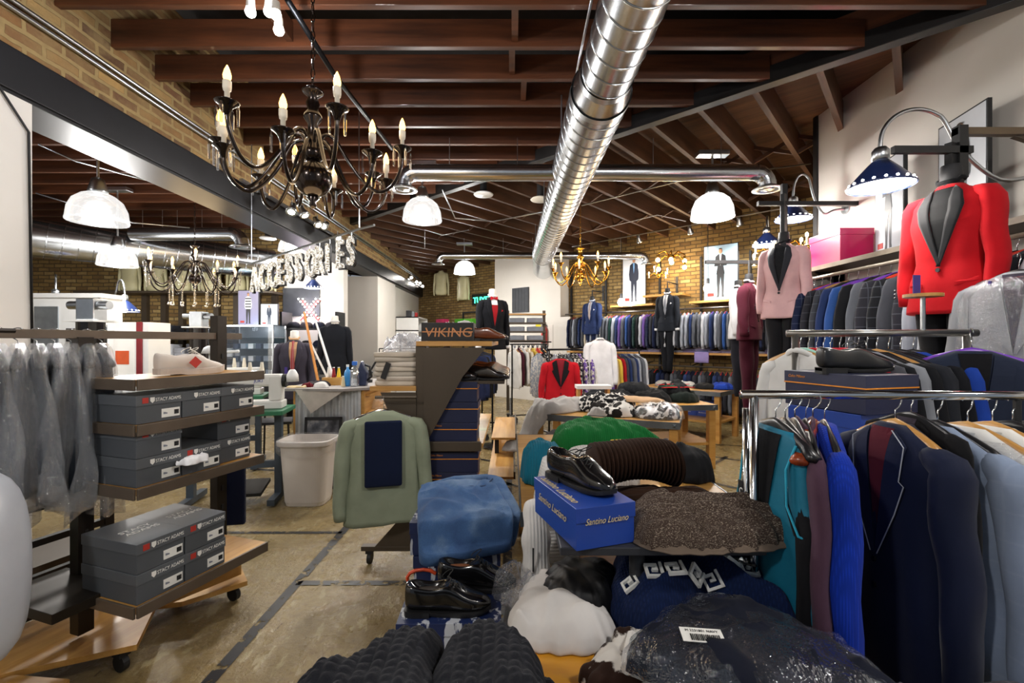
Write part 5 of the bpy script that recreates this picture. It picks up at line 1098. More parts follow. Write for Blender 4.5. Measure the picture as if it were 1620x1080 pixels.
# blue box + shoe
b = shoebox('shoe_box', 'blue shoe box with gold script standing under the shiny black lace up shoe', body=M_bblue, lid=M_bblue, style='x', w=.19, d=.32, h=.122)
ang = math.atan2(.06, .178); b.location = (.222, 1.475, .853); b.rotation_euler = (0, 0, ang)
M_gold = mat('gold_print', '#d9c69a', .4, .2)
text_mesh('lettering', 'Santino Luciano', .026, M_gold, b, (-.07, -.1645, .072), ext=.0004, shear=.4, sx=.85)
text_mesh('lettering', 'Santino Luciano', .034, M_gold, b, (-.0985, .12, .06), rot=(PI/2, 0, -PI/2), ext=.0004, shear=.4)
text_mesh('lettering', 'Santino Luciano', .04, M_gold, b, (-.085, .14, .1232), rot=(0, 0, -PI/2), ext=.0004, shear=.4)
s = shoe('dress_shoe', 'shiny black lace up dress shoe on top of the blue shoe box', size=.30, lining='#8a5230'); s.location = (.222, 1.50, .9765); s.rotation_euler = (0, 0, math.radians(-56))
# white zipped knit
soft('sweater', 'white knit sweater slumped over the table corner behind the blue box', 'sweater', [(-.12, -.16), (.02, -.2), (.14, -.1), (.16, .1), (.06, .2), (-.08, .14), (-.14, 0)], (.2, 2.05, .735), .15, '#c9c7c4', m=M_hrib, seed=12, wr=.03, zf=drop(-.06, 9, -.12, 9, 1.2, .2), folds=wrk(.015, 16, 5))
g = MB(); P = [(.10, 1.80, .80), (.09, 1.70, .72), (.088, 1.66, .60), (.093, 1.66, .48), (.095, 1.66, .38)]
pts = [Vector(P[0]).lerp(Vector(P[-1]), 0)]; Q = []
for i in range(len(P)-1):
    for k in range(8): Q.append(Vector(P[i]).lerp(Vector(P[i+1]), k/8))
Q.append(Vector(P[-1])); g.tube(Q, [.052+.004*math.sin(i*.9) for i in range(len(Q))], 24); sl = g.build('sweater_sleeve', M_rib, smooth=True, color='#cfcdca')
tag(sl, 'white ribbed sleeve with a zip hanging below the blue box', 'sleeve')
MB().cyl((.095, 1.66, .385), (.096, 1.66, .33), .047, .042, n=24).build('cuff', M_rib, sl, smooth=True, color='#8c8c8e'); MB().box((.075, 1.607, .55), (.006, .006, .34)).build('zip', M_blackm, sl)
soft('sweater', 'teal sweater peeking out behind the white knit at the left table edge', 'sweater', blob(.24, .4, 8, 31, .1), (.16, 2.42, .735), .17, '#0f5e74', m=M_rib, seed=13, wr=.03, zf=drop(-.1, 9, -9, 9, 1, .2))
soft('sweater', 'white ribbed turtleneck lying between the shoe and the green sweater', 'sweater', [(-.18, -.14), (.02, -.12), (.2, -.1), (.22, .06), (.06, .16), (-.14, .12)], (.40, 2.3, .735), .17, '#bdbbb8', m=M_rib, seed=14, wr=.02)
o = soft('sweater', 'green cable knit sweater draped at the back of the near table', 'sweater', [(-.3, -.2), (-.05, -.24), (.2, -.28), (.36, -.32), (.34, -.1), (.25, .15), (.05, .28), (-.18, .26), (-.3, .06)], (.58, 3.08, .735), .19, '#14652e', m=M_rib, seed=15, wr=.018, ribs=lambda x, y: .008*math.sin(x*70+y*40), n=110, nr=26)
MB().box((.0, .05, .205), (.11, .035, .004), rz=-.35).build('woven_label', M_blackm, o)
o = soft('t_shirt', 'charcoal t shirt with yellow lettering between the green and brown knits', 't shirt', blob(.4, .2, 8, 40), (.72, 2.68, .735), .12, '#3a3e46', seed=16, wr=.02); tl = text_mesh('lettering', 'STUDIO', .07, mat('yellow_print', '#e0b020', .6), o, (-.14, -.03, .122), rot=(.2, 0, .25), ext=.001, shear=.2)
soft('sweater', 'black top bunched at the right end of the near table', 'sweater', blob(.28, .34, 8, 41), (.95, 2.45, .735), .13, '#121316', m=M_shirt, seed=17, wr=.04, zf=drop(-9, .08, -9, 9, 1, .2))
soft('sweater', 'dark patterned top under the black bundle at the right table end', 'sweater', blob(.3, .24, 8, 42), (.86, 2.85, .735), .1, '#2a2c34', m=M_fprint, seed=18, wr=.03)
# brown rib roll
M_deeprib = fabric('deep_rib_knit', .95, wst=.4, weave=500)
def ribroll(name, label, a, b, r, color, m, ribs=22, amp=.08, seed=1, bend=.03, squash=.8):
    a, b = Vector(a), Vector(b); n = 220; rs = []; d = (b-a).normalized(); sd = Vector((-d.y, d.x, 0)); 
    for i in range(n+1):
        u = i/n; q = a.lerp(b, u)+Vector((0, 0, bend*math.sin(PI*u)))+sd*.02*math.sin(u*5+seed); e = min(1, u/.07, (1-u)/.07); k = r*(math.sqrt(1-(1-e)**2)*.98+.02)*(1+amp*math.sin(u*ribs*2*PI))*(1+.12*math.sin(u*4+seed)); 
        rs.append([q+sd*(k*1.15*math.cos(t_))+Vector((0, 0, k*squash*math.sin(t_)*(1+.08*noise.noise(Vector((u*4, t_, seed))))+.0)) for t_ in [2*PI*j/36 for j in range(36)]])
    g = MB(); g.rings(rs); return tag(g.build(name, m, smooth=True, color=color), label, 'sweater')
ribroll('sweater', 'dark brown deep ribbed sweater folded into a thick roll', (.30, 1.80, .955), (.68, 1.85, .945), .088, '#2e1c12', M_deeprib, 24, .07, 3, .035, .95)
soft('sweater', 'brown ribbed sweater body lying flat under the roll', 'sweater', [(-.28, -.14), (0, -.16), (.26, -.16), (.34, -.06), (.26, .1), (0, .16), (-.26, .14)], (.58, 1.74, .745), .13, '#38251a', m=M_deeprib, seed=19, wr=.015, ribs=lambda x, y: .005*math.sin(y*200+x*20), n=150, nr=50)
M_tweedk = NT('marled_knit'); M_ = M_tweedk; co = M_.add('ShaderNodeTexCoord').outputs['Object']; mp = M_.add('ShaderNodeMapping'); mp.inputs['Scale'].default_value = (160, 700, 500); M_.ln(co, mp.inputs[0]); nn = M_.noise(1, 2, vec=mp.outputs[0])
oi = M_.add('ShaderNodeObjectInfo'); M_.ln(M_.mix(M_.ramp(nn, [(.56, (0, 0, 0, 1)), (.64, (1, 1, 1, 1))]), oi.outputs['Color'], (.32, .26, .2, 1)), M_.b.inputs['Base Color']); M_.b.inputs['Roughness'].default_value = .95; M_.bump(nn, .6, .004); M_tweedk = M_.m
kn = soft('sweater', 'marled brown knit sweater folded over the right end of the display plate', 'sweater', [(-.19, -.10), (-.05, -.14), (.08, -.13), (.22, -.10), (.34, -.055), (.31, .03), (.18, .10), (.05, .16), (-.12, .17), (-.2, .05)], (.57, 1.42, .853), .105, '#3a2b22', m=M_tweedk, seed=20, wr=.012, ribs=lambda x, y: .010*math.sin(y*130+x*20+2*math.sin(x*6)), n=170, nr=60, folds=lambda x, y, r: -.018*math.exp(-((x+.03)/.012)**2))
soft('sweater_layer', 'x', 'x', [(-.19, -.11), (-.05, -.15), (.08, -.14), (.22, -.11), (.35, -.065), (.31, .03), (.18, .10), (.05, .16), (-.12, .17), (-.2, .05)], (0, 0, -.001), .03, '#6a5c50', m=M_hrib, seed=20, wr=.004).parent = kn
o = [c for c in kn.children][-1]
for q in ('label', 'category'): del o[q]
# things on the yellow table
o = soft('t_shirt', 'white t shirt crumpled at the left rim of the yellow table', 't shirt', [(-.17, -.13), (-.02, -.17), (.12, -.15), (.15, 0), (.15, .16), (.02, .2), (-.1, .16), (-.15, .04)], (.165, 1.44, .572), .075, '#d6d2cf', m=M_shirt, seed=21, wr=.03, f=6, folds=lambda x, y, r: .016*abs(math.sin(x*15+y*9+2+2*noise.noise(Vector((x*3, y*3, 2)))))*(1-r**8)-.05*math.exp(-((x-.05)**2+(y-.05)**2)/.006), n=110, nr=34, rough=.03)
soft('t_shirt', 'black zipped top stuffed inside the white t shirt', 't shirt', [(-.10, -.06), (.02, -.11), (.12, -.05), (.14, .09), (.0, .14), (-.10, .06)], (.21, 1.49, .60), .10, '#0d0d10', m=fabric('satin_cloth', .45, spec=.4), seed=22, wr=.02, folds=wrk(.008, 30, 3), n=90, nr=20)
nv = soft('sweater', 'navy greek key sweater sprawled over the back of the yellow table', 'sweater', [(-.30, -.08), (-.2, -.2), (-.02, -.16), (.08, -.2), (.2, -.24), (.28, -.1), (.24, .12), (.14, .24), (-.06, .24), (-.24, .14)], (.60, 1.5, .572), .17, '#14254f', m=M_knit, seed=23, wr=.05, f=5, folds=wrk(.025, 12, 1), n=120, nr=40)
def on(o, x, y):        # height of a soft thing's surface at local x, y
    vs_ = sorted(((v.co.x-x)**2+(v.co.y-y)**2-v.co.z*.002, v.co.z) for v in o.data.vertices)[:4]
    return sum(z for d, z in vs_)/4
for k in range(7):           # greek key motifs lying on the knit
    cx, cy = -.235+.062*k, -.105-.03*math.sin(k*.8); e = .02
    c0 = Vector((cx, cy, on(nv, cx, cy))); tx = (Vector((cx+e, cy, on(nv, cx+e, cy)))-Vector((cx-e, cy, on(nv, cx-e, cy)))).normalized(); ty = Vector((0, e*2, on(nv, cx, cy+e)-on(nv, cx, cy-e))).normalized(); nn_ = tx.cross(ty).normalized(); ty = nn_.cross(tx)
    M4 = Matrix((tx, ty, nn_)).transposed().to_4x4(); M4.translation = c0+nn_*.010; g = MB(); g.T(M4)
    for (x0, x1, y0, y1) in ((-.026, .026, -.026, -.018), (-.026, -.018, -.018, .02), (-.018, .012, .012, .02), (.004, .012, -.004, .012), (-.006, .004, -.004, .004), (.02, .028, -.026, .026)): g.bb(x0, x1, y0, y1, -.008, .002)
    g.build('greek_key_motif', M_whitep, nv)
for x, y, rz in ((.12, -.06, -.7), (.2, .02, -.8)):
    z = on(nv, x, y)+.006; bk = MB().box((x, y, z), (.10, .022, .008), rz=rz).build('leather_strap', mat('black_leather', '#101012', .35), nv, bevel=.004); MB().box((x+.01, y-.008, z+.006), (.026, .028, .004), rz=rz).build('buckle', M_chrome, bk, bevel=.001)
fl_ = soft('shirt', 'brown floral shirt with white and teal bands under the plastic bag', 'shirt', [(-.1, -.08), (.04, -.1), (.14, -.02), (.16, .12), (.08, .16), (-.03, .08), (-.11, .0)], (.30, 1.19, .572), .07, '#2c1a12', m=fabric('floral', pattern='bigprint'), seed=24, wr=.02, folds=wrk(.01, 24, 3))
for x, c, w in ((-.0, '#e6e2dc', .03), (.04, '#137a84', .02)): MB().tube([(x-.02, -.08, on(fl_, x-.02, -.06)+.001), (x, -.02, on(fl_, x, -.02)+.004), (x+.03, .06, on(fl_, x+.03, .06)+.004)], w*.5, 8).build('coloured_band', mat('band_'+c, c, .8), fl_)
soft('sweater', 'white ribbed sweater at the bottom edge under the plastic bag', 'sweater', [(-.3, -.12), (-.1, -.16), (.2, -.16), (.36, -.1), (.38, .06), (.3, .17), (.1, .1), (-.12, .1), (-.26, .06)], (.5, 1.03, .572), .10, '#d8d6ce', m=M_hrib, seed=25, wr=.02, n=120, nr=30, ribs=lambda x, y: .003*math.sin(x*260))
M_ink = fabric('navy_bagged_cloth', .8)
bag = soft('bagged_garment', 'navy garment folded in shiny clear plastic with a white barcode label', 'garment bag', [(-.27, -.02), (-.1, -.14), (.1, -.2), (.27, -.18), (.26, .02), (.14, .16), (-.02, .21), (-.16, .1)], (.545, 1.11, .665), .085, '#111524', m=M_ink, seed=26, wr=.02, folds=wrk(.008, 20, 1), n=100, nr=30)
g = MB(); pillow(g, [(x*1.05, y*1.06) for x, y in smooth_outline([(-.27, -.02), (-.1, -.14), (.1, -.2), (.27, -.18), (.26, .02), (.14, .16), (-.02, .21), (-.16, .1)], 100, .02, 26)], .090, .002, 30, 7, .012, 9, folds=wrk(.008, 30, 2)); g.build('plastic_wrap', film('clear_wrap', dens=.012, bscale=7, rough=.05), bag, smooth=True)
lb = MB().box((-.10, -.045, .098), (.095, .045, .0015), rz=-.12, rx=.10).build('paper_label', M_paper, bag)
for i in range(16): MB().box((-.128+.0042*i, -.052-.0005*i, .0995), (.0016+.001*(i % 3 == 0), .02, .001), rz=-.12, rx=.1).build('barcode_line', M_blackm, lb)
text_mesh('lettering', 'M 2231801 NAVY', .010, M_blackm, lb, (-.135, -.032, .1005), rot=(.1, 0, -.12), ext=.0003)
# charcoal cable sweater nearest the camera
def cable(x, y): return .007*abs(math.sin(x*110))*(.45+.55*abs(math.sin(y*150+.5*math.sin(x*110))))+.006*math.sin(x*26+1.5*math.sin(y*14))
st = thing('side_table', 'dark stool carrying the charcoal cable sweater at the bottom edge', 'stool', (-.17, .93, 0)); MB().bb(-.24, .24, -.18, .18, .60, .63).build('seat', M_blackm, st)
for x in (-.2, .2):
    for y in (-.15, .15): MB().bb(x-.015, x+.015, y-.015, y+.015, 0, .6).build('leg', M_blackm, st)
M_chunk = fabric('chunky_knit', .95, weave=300, wst=.6)
cs_ = thing('cable_sweater', 'charcoal cable knit sweater heaped at the bottom edge of the picture', 'sweater', (-.17, .975, .632)); cs_.scale = (1, 1, 1.25)
for nm, out, loc, h, sd in (('left_half', [(-.16, -.2), (.10, -.2), (.11, .0), (.09, .13), (.0, .10), (-.12, -.0), (-.2, -.1)], (-.09, 0, 0), .135, 31), ('right_half', [(-.1, -.2), (.12, -.2), (.14, -.02), (.08, .1), (-.03, .13), (-.1, .06)], (.105, 0, 0), .135, 32), ('sleeve', [(-.1, -.14), (.06, -.16), (.1, -.05), (.02, .06), (-.08, .04)], (.24, .0, -.03), .09, 33)):
    g = MB(); pillow(g, smooth_outline(out, 220, .01, sd), h, 0, 80, sd, .02, 6, 3.2, ribs=cable); g.build('knit_'+nm.split('_')[-1] if nm != 'sleeve' else 'sleeve', M_chunk, cs_, smooth=True, color='#202126', loc=loc)
# shoes on the distressed print box
def graphicbox(label, loc, w, d, h, rz=0, orange=False):
    t = thing('shoe_box', label, 'shoe box', loc, rz)
    tt = NT('graphic_carton'); n = tt.noise(14, 6, rough=.75); mp = tt.add('ShaderNodeMapping'); mp.inputs['Scale'].default_value = (30, 30, 6); tt.ln(tt.add('ShaderNodeTexCoord').outputs['Object'], mp.inputs[0]); n2 = tt.noise(1, 5, vec=mp.outputs[0])
    tt.ln(tt.mix(tt.ramp(n2, [(.54, (0, 0, 0, 1)), (.57, (1, 1, 1, 1))]), hexc('#16254f'), hexc('#b8bcc4')), tt.b.inputs['Base Color']); tt.b.inputs['Roughness'].default_value = .45
    MB().box((0, 0, h*.32), (w, d, h*.64)).build('carton', tt.m, t, bevel=.001); MB().box((0, 0, h*.82), (w+.006, d+.006, h*.36)).build('lid', tt.m, t, bevel=.0015)
    if orange:
        g = MB(); g.tube([(-w*.4+.05*math.cos(a)*1.2, -d/2-.003, h*.35+.035*math.sin(a)) for a in [.5+.5*i for i in range(10)]], .007, 6); g.build('orange_swirl', mat('orange_print', '#d84a1a', .5), t)
    return t
graphicbox('navy distressed print box under the pair of black shoes', (-.205, 1.565, .432), .33, .22, .118, .02)
for k, z in enumerate((0.3, .17, .04)): graphicbox('distressed print box, %s one under the box with the black oxfords' % ORD[k], (-.205, 1.58, z-.01), .32, .22, .118, .02*k, k == 0)
s1 = shoe('dress_shoe', 'near black oxford of the pair on the distressed box', size=.29, lining='#2a2422'); s1.location = (-.215, 1.52, .551); s1.rotation_euler = (0, 0, .03)
s2 = shoe('dress_shoe', 'far black oxford of the pair, partly behind its mate', size=.29, lining='#7a4a2c'); s2.location = (-.13, 1.66, .556); s2.rotation_euler = (0, 0, -.05)
soft('plastic_bag', 'crumpled clear plastic bag around the pair of black oxfords', 'plastic bag', blob(.2, .16, 10, 77, .12), (.03, 1.6, .56), .07, '#ffffff', m=M_film2, seed=41, wr=.05, f=12, n=80)
g = MB(); pillow(g, smooth_outline(blob(.16, .3, 9, 5), 50, .02), .2, 0, 16, 3, .03, 14, folds=wrk(.02, 40, 2)); o = g.build('plastic_bag', M_film2, smooth=True, loc=(.06, 1.6, .36)); tag(o, 'loose plastic bag with a black handle beside the distressed box', 'plastic bag')
MB().tube([(0, -.1, .16), (.02, -.13, .13), (.015, -.12, .07), (-.01, -.12, .06)], .008, 8).build('bag_handle', M_blackm, o, smooth=True)
tag(MB().bb(-.25, .25, -.15, .15, 0, .02).build('pallet', M_wood, loc=(-.1, 1.6, .0)), 'low board under the distressed boxes', 'board')
# jeans on boxes
for k in range(5): graphicbox('distressed print box under the jeans, %s from the top' % ORD[k], (-.235+.01*(k % 2), 1.93, .60-.131*k), .34, .24, .13, .05*(k % 2), k in (1, 2))
M_denim = NT('denim'); M_ = M_denim; co = M_.add('ShaderNodeTexCoord').outputs['Object']; a_ = M_.noise(6, 5, vec=co); b_ = M_.noise(600, 2, vec=co)
M_.ln(M_.mix(b_, M_.ramp(a_, [(.3, hexc('#2f5080')), (.52, hexc('#4a72a4')), (.68, hexc('#88a4c4'))]), hexc('#20365a')), M_.b.inputs['Base Color']); M_.b.inputs['Roughness'].default_value = .85; M_.bump(b_, .3, .002); M_denim = M_.m
jn = thing('jeans', 'folded light blue jeans lying on the stacked distressed boxes', 'jeans', (-.215, 1.92, .742), .28); jn.rotation_euler = (.2, 0, .28)
g = MB(); pillow(g, smooth_outline([(-.18, -.20), (-.06, -.21), (.08, -.2), (.18, -.17), (.18, -.0), (.15, .17), (.0, .19), (-.15, .15), (-.18, 0)], 150), .05, 0, 50, 51, .012, 8, 9, folds=wrk(.006, 12, 2), zf=drop(-9, 9, -.155, 9, 1.2, .09)); g.build('front_leg', M_denim, jn, smooth=True)
g = MB(); pillow(g, smooth_outline([(-.1, -.17), (.08, -.18), (.2, -.14), (.21, .05), (.18, .2), (.02, .2), (-.1, .1)], 120), .045, 0, 40, 52, .010, 8, 9, zf=drop(-9, 9, -.14, 9, 1.2, .09)); g.build('back_leg', M_denim, jn, smooth=True, loc=(.02, .01, -.004))
M_stitch = mat('stitch', '#1c3050', .8)
for pts in ([(-.16, .15), (-.02, .08), (.1, .08), (.16, .15)], [(-.15, -.1), (-.13, .05), (-.15, .14)], [(.13, -.12), (.14, .02), (.13, .12)]):
    fj = jn.children[0]; P = []
    for i in range(len(pts)-1):
        for q in range(6): x = pts[i][0]+(pts[i+1][0]-pts[i][0])*q/6; y = pts[i][1]+(pts[i+1][1]-pts[i][1])*q/6; P.append((x, y, on(fj, x, y)+.004))
    MB().tube(P, .0034, 5).build('seam', M_stitch, fj)
MB().tube([(-.15, .16, on(fj, -.15, .16)+.006), (0, .185, on(fj, 0, .18)+.008), (.15, .165, on(fj, .15, .16)+.006)], .014, 8).build('waistband', M_denim, jn, smooth=True); MB().cyl((-.15, .13, on(fj, -.15, .13)), (-.15, .13, on(fj, -.15, .13)+.008), .009).build('button', M_brass, jn)
# ================================================================ SHOE GONDOLA (middle left)
G = thing('shoe_gondola', 'brown metal and maple shoe gondola standing end on left of the aisle', 'display rack', (-.59, 2.96, 0)); Mg = M_brown
def gp(nm, x0, x1, y0, y1, z0, z1, m=Mg, p=None): return MB().bb(x0+.59, x1+.59, y0-2.96, y1-2.96, z0, z1).build(nm, m, p or G, bevel=.002)
gp('post', -.625, -.565, 2.95, 3.0, .12, 1.42); gp('post', -.625, -.565, 4.15, 4.2, .12, 1.42); gp('back_panel', -.60, -.59, 3.0, 4.15, .2, 1.4)
gp('top_shelf', -.62, -.13, 2.94, 4.3, 1.42, 1.452, M_wood); gp('left_shelf', -.92, -.62, 2.94, 4.2, 1.13, 1.16, M_wood)
MB().prism([(0.02, 1.41), (.42, 1.41), (.27, 1.22), (.05, .82), (.02, .8)], -.02, -.005).build('side_bracket', Mg, G); MB().prism([(-.03, 1.12), (-.26, 1.12), (-.16, .88), (-.03, .76)], -.02, -.005).build('side_bracket', Mg, G)
gp('shelf', -.57, -.19, 2.97, 4.2, .755, .785, M_wood); gp('shelf_rail', -.57, -.2, 2.94, 2.97, .74, .80); gp('shelf', -.57, -.19, 2.97, 4.2, .12, .19, M_wood); gp('shelf', -.57, -.05, 3.0, 4.2, 1.17, 1.19, M_brown)
gp('lower_arm', -.98, -.6, 2.95, 3.0, .09, .12); MB().prism([(-.3, .12), (0.02, .12), (0.02, .42), (-.05, .40)], -.01, .0).build('base_gusset', Mg, G)
for x, y in ((-.93+.59, .02), (-.36, 1.2), (.33, .3), (.36, 1.3)): castor(G, x, y)
gp('base_bar', -.95, -.2, 4.15, 4.2, .085, .12)
for k, (x0, x1, y0, y1, z) in enumerate(((-.2, .02, 3.7, 5.1, .33), (-.2, .04, 4.4, 5.6, .5), (-.22, -.02, 3.1, 3.9, .13))):
    t = thing('shelf_tray', 'maple tray sticking out on the aisle side of the shoe gondola, %s' % ('middle', 'farthest and highest', 'lowest by the castor')[k], 'shelf tray', (x0, y0, z)); MB().bb(0, x1-x0, 0, y1-y0, 0, .02).build('board', M_woody, t); MB().box((x1-x0, (y1-y0)/2, .03), (.015, y1-y0, .06)).build('lip', M_brown, t); 
    for yy in (.1, y1-y0-.1): castor(t, .05, yy, -z) if z < 9 else None; MB().bb(.03, .07, yy-.02, yy+.02, -z+.08, 0).build('leg', M_blackm, t)
base_nb = shoebox('shoe_box', 'x', w=.33, d=.2, h=.132, body=M_bnavy, lid=M_bnavy, style='navy'); base_j['nb'] = base_nb
for grp_, z0, n in (('lower', .192, 4), ('upper', .786, 3)):
    for k in range(n):
        b = copytree(base_nb, (-.395+.006*(k % 2), 3.08, z0+.1335*k), R.uniform(-.03, .03)); b['label'] = 'navy orange-lined shoe box, %s from the bottom of the gondola\'s %s stack' % (ORD[k], grp_); b['category'] = 'shoe box'; b['group'] = 'navy shoe boxes in the gondola'
# black box with copper word
t = thing('shoe_box', 'black box with copper lettering on top of the shoe gondola', 'shoe box', (-.42, 3.06, 1.453)); MB().box((0, 0, .06), (.34, .2, .12)).build('carton', M_blackm, t, bevel=.002); M_cop = mat('copper_print', '#c98a5c', .35, .6); text_mesh('lettering', 'VIKING', .085, M_cop, t, (-.15, -.1015, .028), ext=.0006, sx=1.12, shear=.1); MB().box((0, -.1015, .06), (.33, .001, .007)).build('copper_line', M_cop, t)
soft('t_shirt', 'white tops piled behind the black lettered box on the gondola', 't shirt', blob(.34, .5, 8, 3), (-.4, 3.5, 1.453), .13, '#cfcbc8', seed=61, wr=.03)
# shoes on the gondola
m_tan = mat('tan_leather', '#6b3418', .25, coat=.4, amt=.2); m_blk = mat('dark_brown_leather', '#1a1210', .22, coat=.5)
bs1 = shoe('loafer', 'x', m=m_blk, laces=False, size=.29, lining='#8a5a34'); bs2 = shoe('loafer', 'x', m=m_tan, laces=False, size=.29, lining='#a06a3c'); base_j['s1'] = bs1; base_j['s2'] = bs2
k = 0
for y in (3.06, 3.17, 3.28, 3.4, 3.52, 3.66, 3.8):
    for x in (-.42, -.2):
        s = copytree(bs2 if k % 3 == 2 or y > 3.5 else bs1, (x+.04, y, 1.191), R.uniform(-.3, -.1)); s['label'] = '%s dress shoe in the %s row back on the gondola, %s side' % ('brown' if (k % 3 == 2 or y > 3.5) else 'black', ORD[k//2], 'aisle' if x > -.3 else 'inner'); s['category'] = 'shoe'; s['group'] = 'dress shoes on the gondola shelf'; k += 1
for k, (x, y, c) in enumerate(((-.2, 3.3, 0), (-.17, 3.45, 0), (-.18, 3.1, 1))):
    s = copytree(bs1 if not c else bs2, (x, y, 1.453), -.2+.3*k); s['label'] = ['black shoe on the gondola top just right of the lettered box', 'black shoe behind the first one on the gondola top', 'brown shoe nearest the right edge of the gondola top'][k]; s['category'] = 'shoe'
# beige shirts in polythene on the left shelf
for k in range(7):
    folded('folded_shirt', 'beige shirt in polythene on the left gondola shelf, %s from the bottom' % ORD[k], 'shirt', (-.76+.01*math.sin(k*2), 3.14, 1.161+.031*k), .31, .36, .03, ['#b8aea0', '#c4baae', '#b0a89c'][k % 3], rz=.06*math.sin(k*3), seed=k, group='beige shirts on the gondola shelf', wr=.01)
soft('polythene_bag', 'loose polythene over the beige shirts beside the black lettered box', 'plastic bag', blob(.3, .34, 9, 6), (-.74, 3.15, 1.38), .09, '#ffffff', m=M_film, seed=62, wr=.05, f=10); MB().box((-.82, 2.955, 1.26), (.035, .004, .11), ry=.35).build('black_strap', M_blackm); o = bpy.data.objects['black_strap']; tag(o, 'black strap sticker across the beige folded shirts', 'strap')
# sage jacket with navy trousers
j = garment('suit_jacket', 'sage green jacket with navy trousers hanging on the end of the gondola', 'jacket', '#8c9580', seed=8, hang=M_chrome); j.location = (-.80, 2.84, 1.10); j.rotation_euler = (0, 0, PI+.25); j.scale = (1.0, .9, .95)
g = MB(); g.bb(-.11, .11, .07, .10, -.56, -.14); o = g.build('folded_trousers', M_fab, j, color='#101a34', bevel=.012)
tag(MB().tube([(-.86, 2.86, 1.10), (-.6, 2.86, 1.10)], .01, 8).build('hang_rail', M_brown), 'short rail under the left gondola shelf', 'rail')
# ================================================================ NEAR RACK AT THE RIGHT
rz_r = 1.285; ra, rb = (.755, 1.42), (2.6, 1.33)
rk = rack('clothes_rack', 'chrome rolling rack nearest the camera at the right', ra, rb, rz_r, M_chrome, ends=(1, 1), r=.0135, foot=.42)
MB().tube([(0, .05, .55), (0, .05, rz_r-.05)], .012, 12).build('upright', M_chrome, rk, smooth=True)
def rx(px): return (px-810)/720*1.40
def hangon(o, px, rz=0, dz=0, sc_=(1, .9, 1)): x = rx(px); o.location = (x, 1.42-(x-.755)*.049, rz_r+dz); o.rotation_euler = (0, 0, rz); o.scale = sc_; return o
FACE = -PI/2     # fronts face -X, the aisle
M_pique = fabric('pique_cloth', .85, pattern='knit', wst=.4); M_teal = fabric('sleek_cloth', .6, spec=.3)
# teal sleeveless top
def sleeveless(label, color, px, trim=None, m=M_teal, rz=FACE, tag_=False, L=.8, name='waistcoat', th=.5):
    t = thing(name, label, 'waistcoat'); k = L/.82; tab = [(-.1, .10, .03), (-.13, .14, .035), (-.2, .155, .04), (-.3, .17, .045), (-.36, .2, .045), (-.6*k, .2, .05), (-.82*k, .22, .05)]
    body_mesh(MB(), tab, 4, n=40, fold=.01, dz=.02).build('body', m, t, smooth=True, color=color)
    patch(MB(), [(-.075, -.11), (.075, -.11), (.03, -.36), (0, -.42), (-.03, -.36)], tab, .004).build('lining', M_shirt, t, color='#101014')
    for s in (-1, 1): MB().tube([(s*.13, -.02, -.13), (s*.12, -.045, -.2), (s*.13, -.05, -.3), (s*.17, -.04, -.37), (s*.2, 0, -.38)], .004, 6).build('binding', m, t, color=trim or color)
    hanger(t, M_hb, w=.19); hangon(t, px, rz)
    if tag_: q = MB().box((-.1, -.06, -.33), (.045, .004, .06)).build('badge', M_blackm, t); text_mesh('lettering', 'Q', .035, M_whitep, q, (-.112, -.064, -.345), ext=.0005)
    return t
sleeveless('teal zipped sleeveless top with a black Q badge, leftmost on the near rack', '#0a6a86', 1232, '#2aa0c0', tag_=True, L=.88)
sleeveless('black waistcoat pressed behind the teal top on the near rack', '#131317', 1247, rz=FACE-.2, L=.78, m=M_fab)
M_floral = fabric('floral_silk', .6, pattern='bigprint', spec=.3)
sleeveless('dark purple floral waistcoat third from the left on the near rack', '#241622', 1262, rz=FACE-.35, m=M_floral, L=.82)
o = garment('shirt', 'mauve shirt squeezed beside the floral waistcoat on the near rack', 'shirt', '#4c3444', 'shirt', m=M_shirt, seed=3); hangon(o, 1279, FACE-.42, sc_=(.95, .45, 1.02))
t = thing('wooden_hanger', 'empty orange brown wooden hanger on the near rack', 'hanger'); hanger(t, M_hr, w=.2, z=-.1, drop=.07, th=.016); hangon(t, 1290, FACE-.75, sc_=(1, 1, 1))
o = garment('suit_jacket', 'royal blue textured blazer left of the navy velvet one on the near rack', 'jacket', '#1038b4', m=M_pique, seed=6); hangon(o, 1308, FACE-.42, sc_=(.95, .7, 1.06))
o = garment('suit_jacket', 'navy velvet dinner jacket on a pale wooden hanger on the near rack', 'jacket', '#0c1530', lapel='#101a38', shirt='#5a1c28', m=M_velvet, hang=M_hw, seed=11, L=.86); hangon(o, 1416, FACE+.02, sc_=(.80, .95, 1.0))
for s in (-1, 1): MB().tube([(s*.055, -.052, -.10), (s*.118, -.062, -.14), (s*.105, -.068, -.24), (s*.128, -.07, -.25), (s*.09, -.07, -.34), (s*.015, -.072, -.48)], .0018, 5).build('piping', mat('grey_piping', '#a8adb6', .6), o)
o = garment('waistcoat', 'black shiny waistcoat just right of the navy velvet jacket on the near rack', 'jacket', '#101013', m=M_fab, seed=12); hangon(o, 1440, FACE+.0, sc_=(.7, .35, .7))
o = garment('suit_jacket', 'pale blue windowpane check jacket with a black hanger on the near rack', 'jacket', '#8694ac', m=M_fcheck, hang=M_hb, seed=13, shirt='#9aa4b4'); hangon(o, 1480, FACE+.05, sc_=(.95, .8, 1.05)); text_mesh('hanger_lettering', 'VINCI', .022, mat('gold_print', '#d9c69a', .4), o, (-.035, -.02, -.098), ext=.0008)
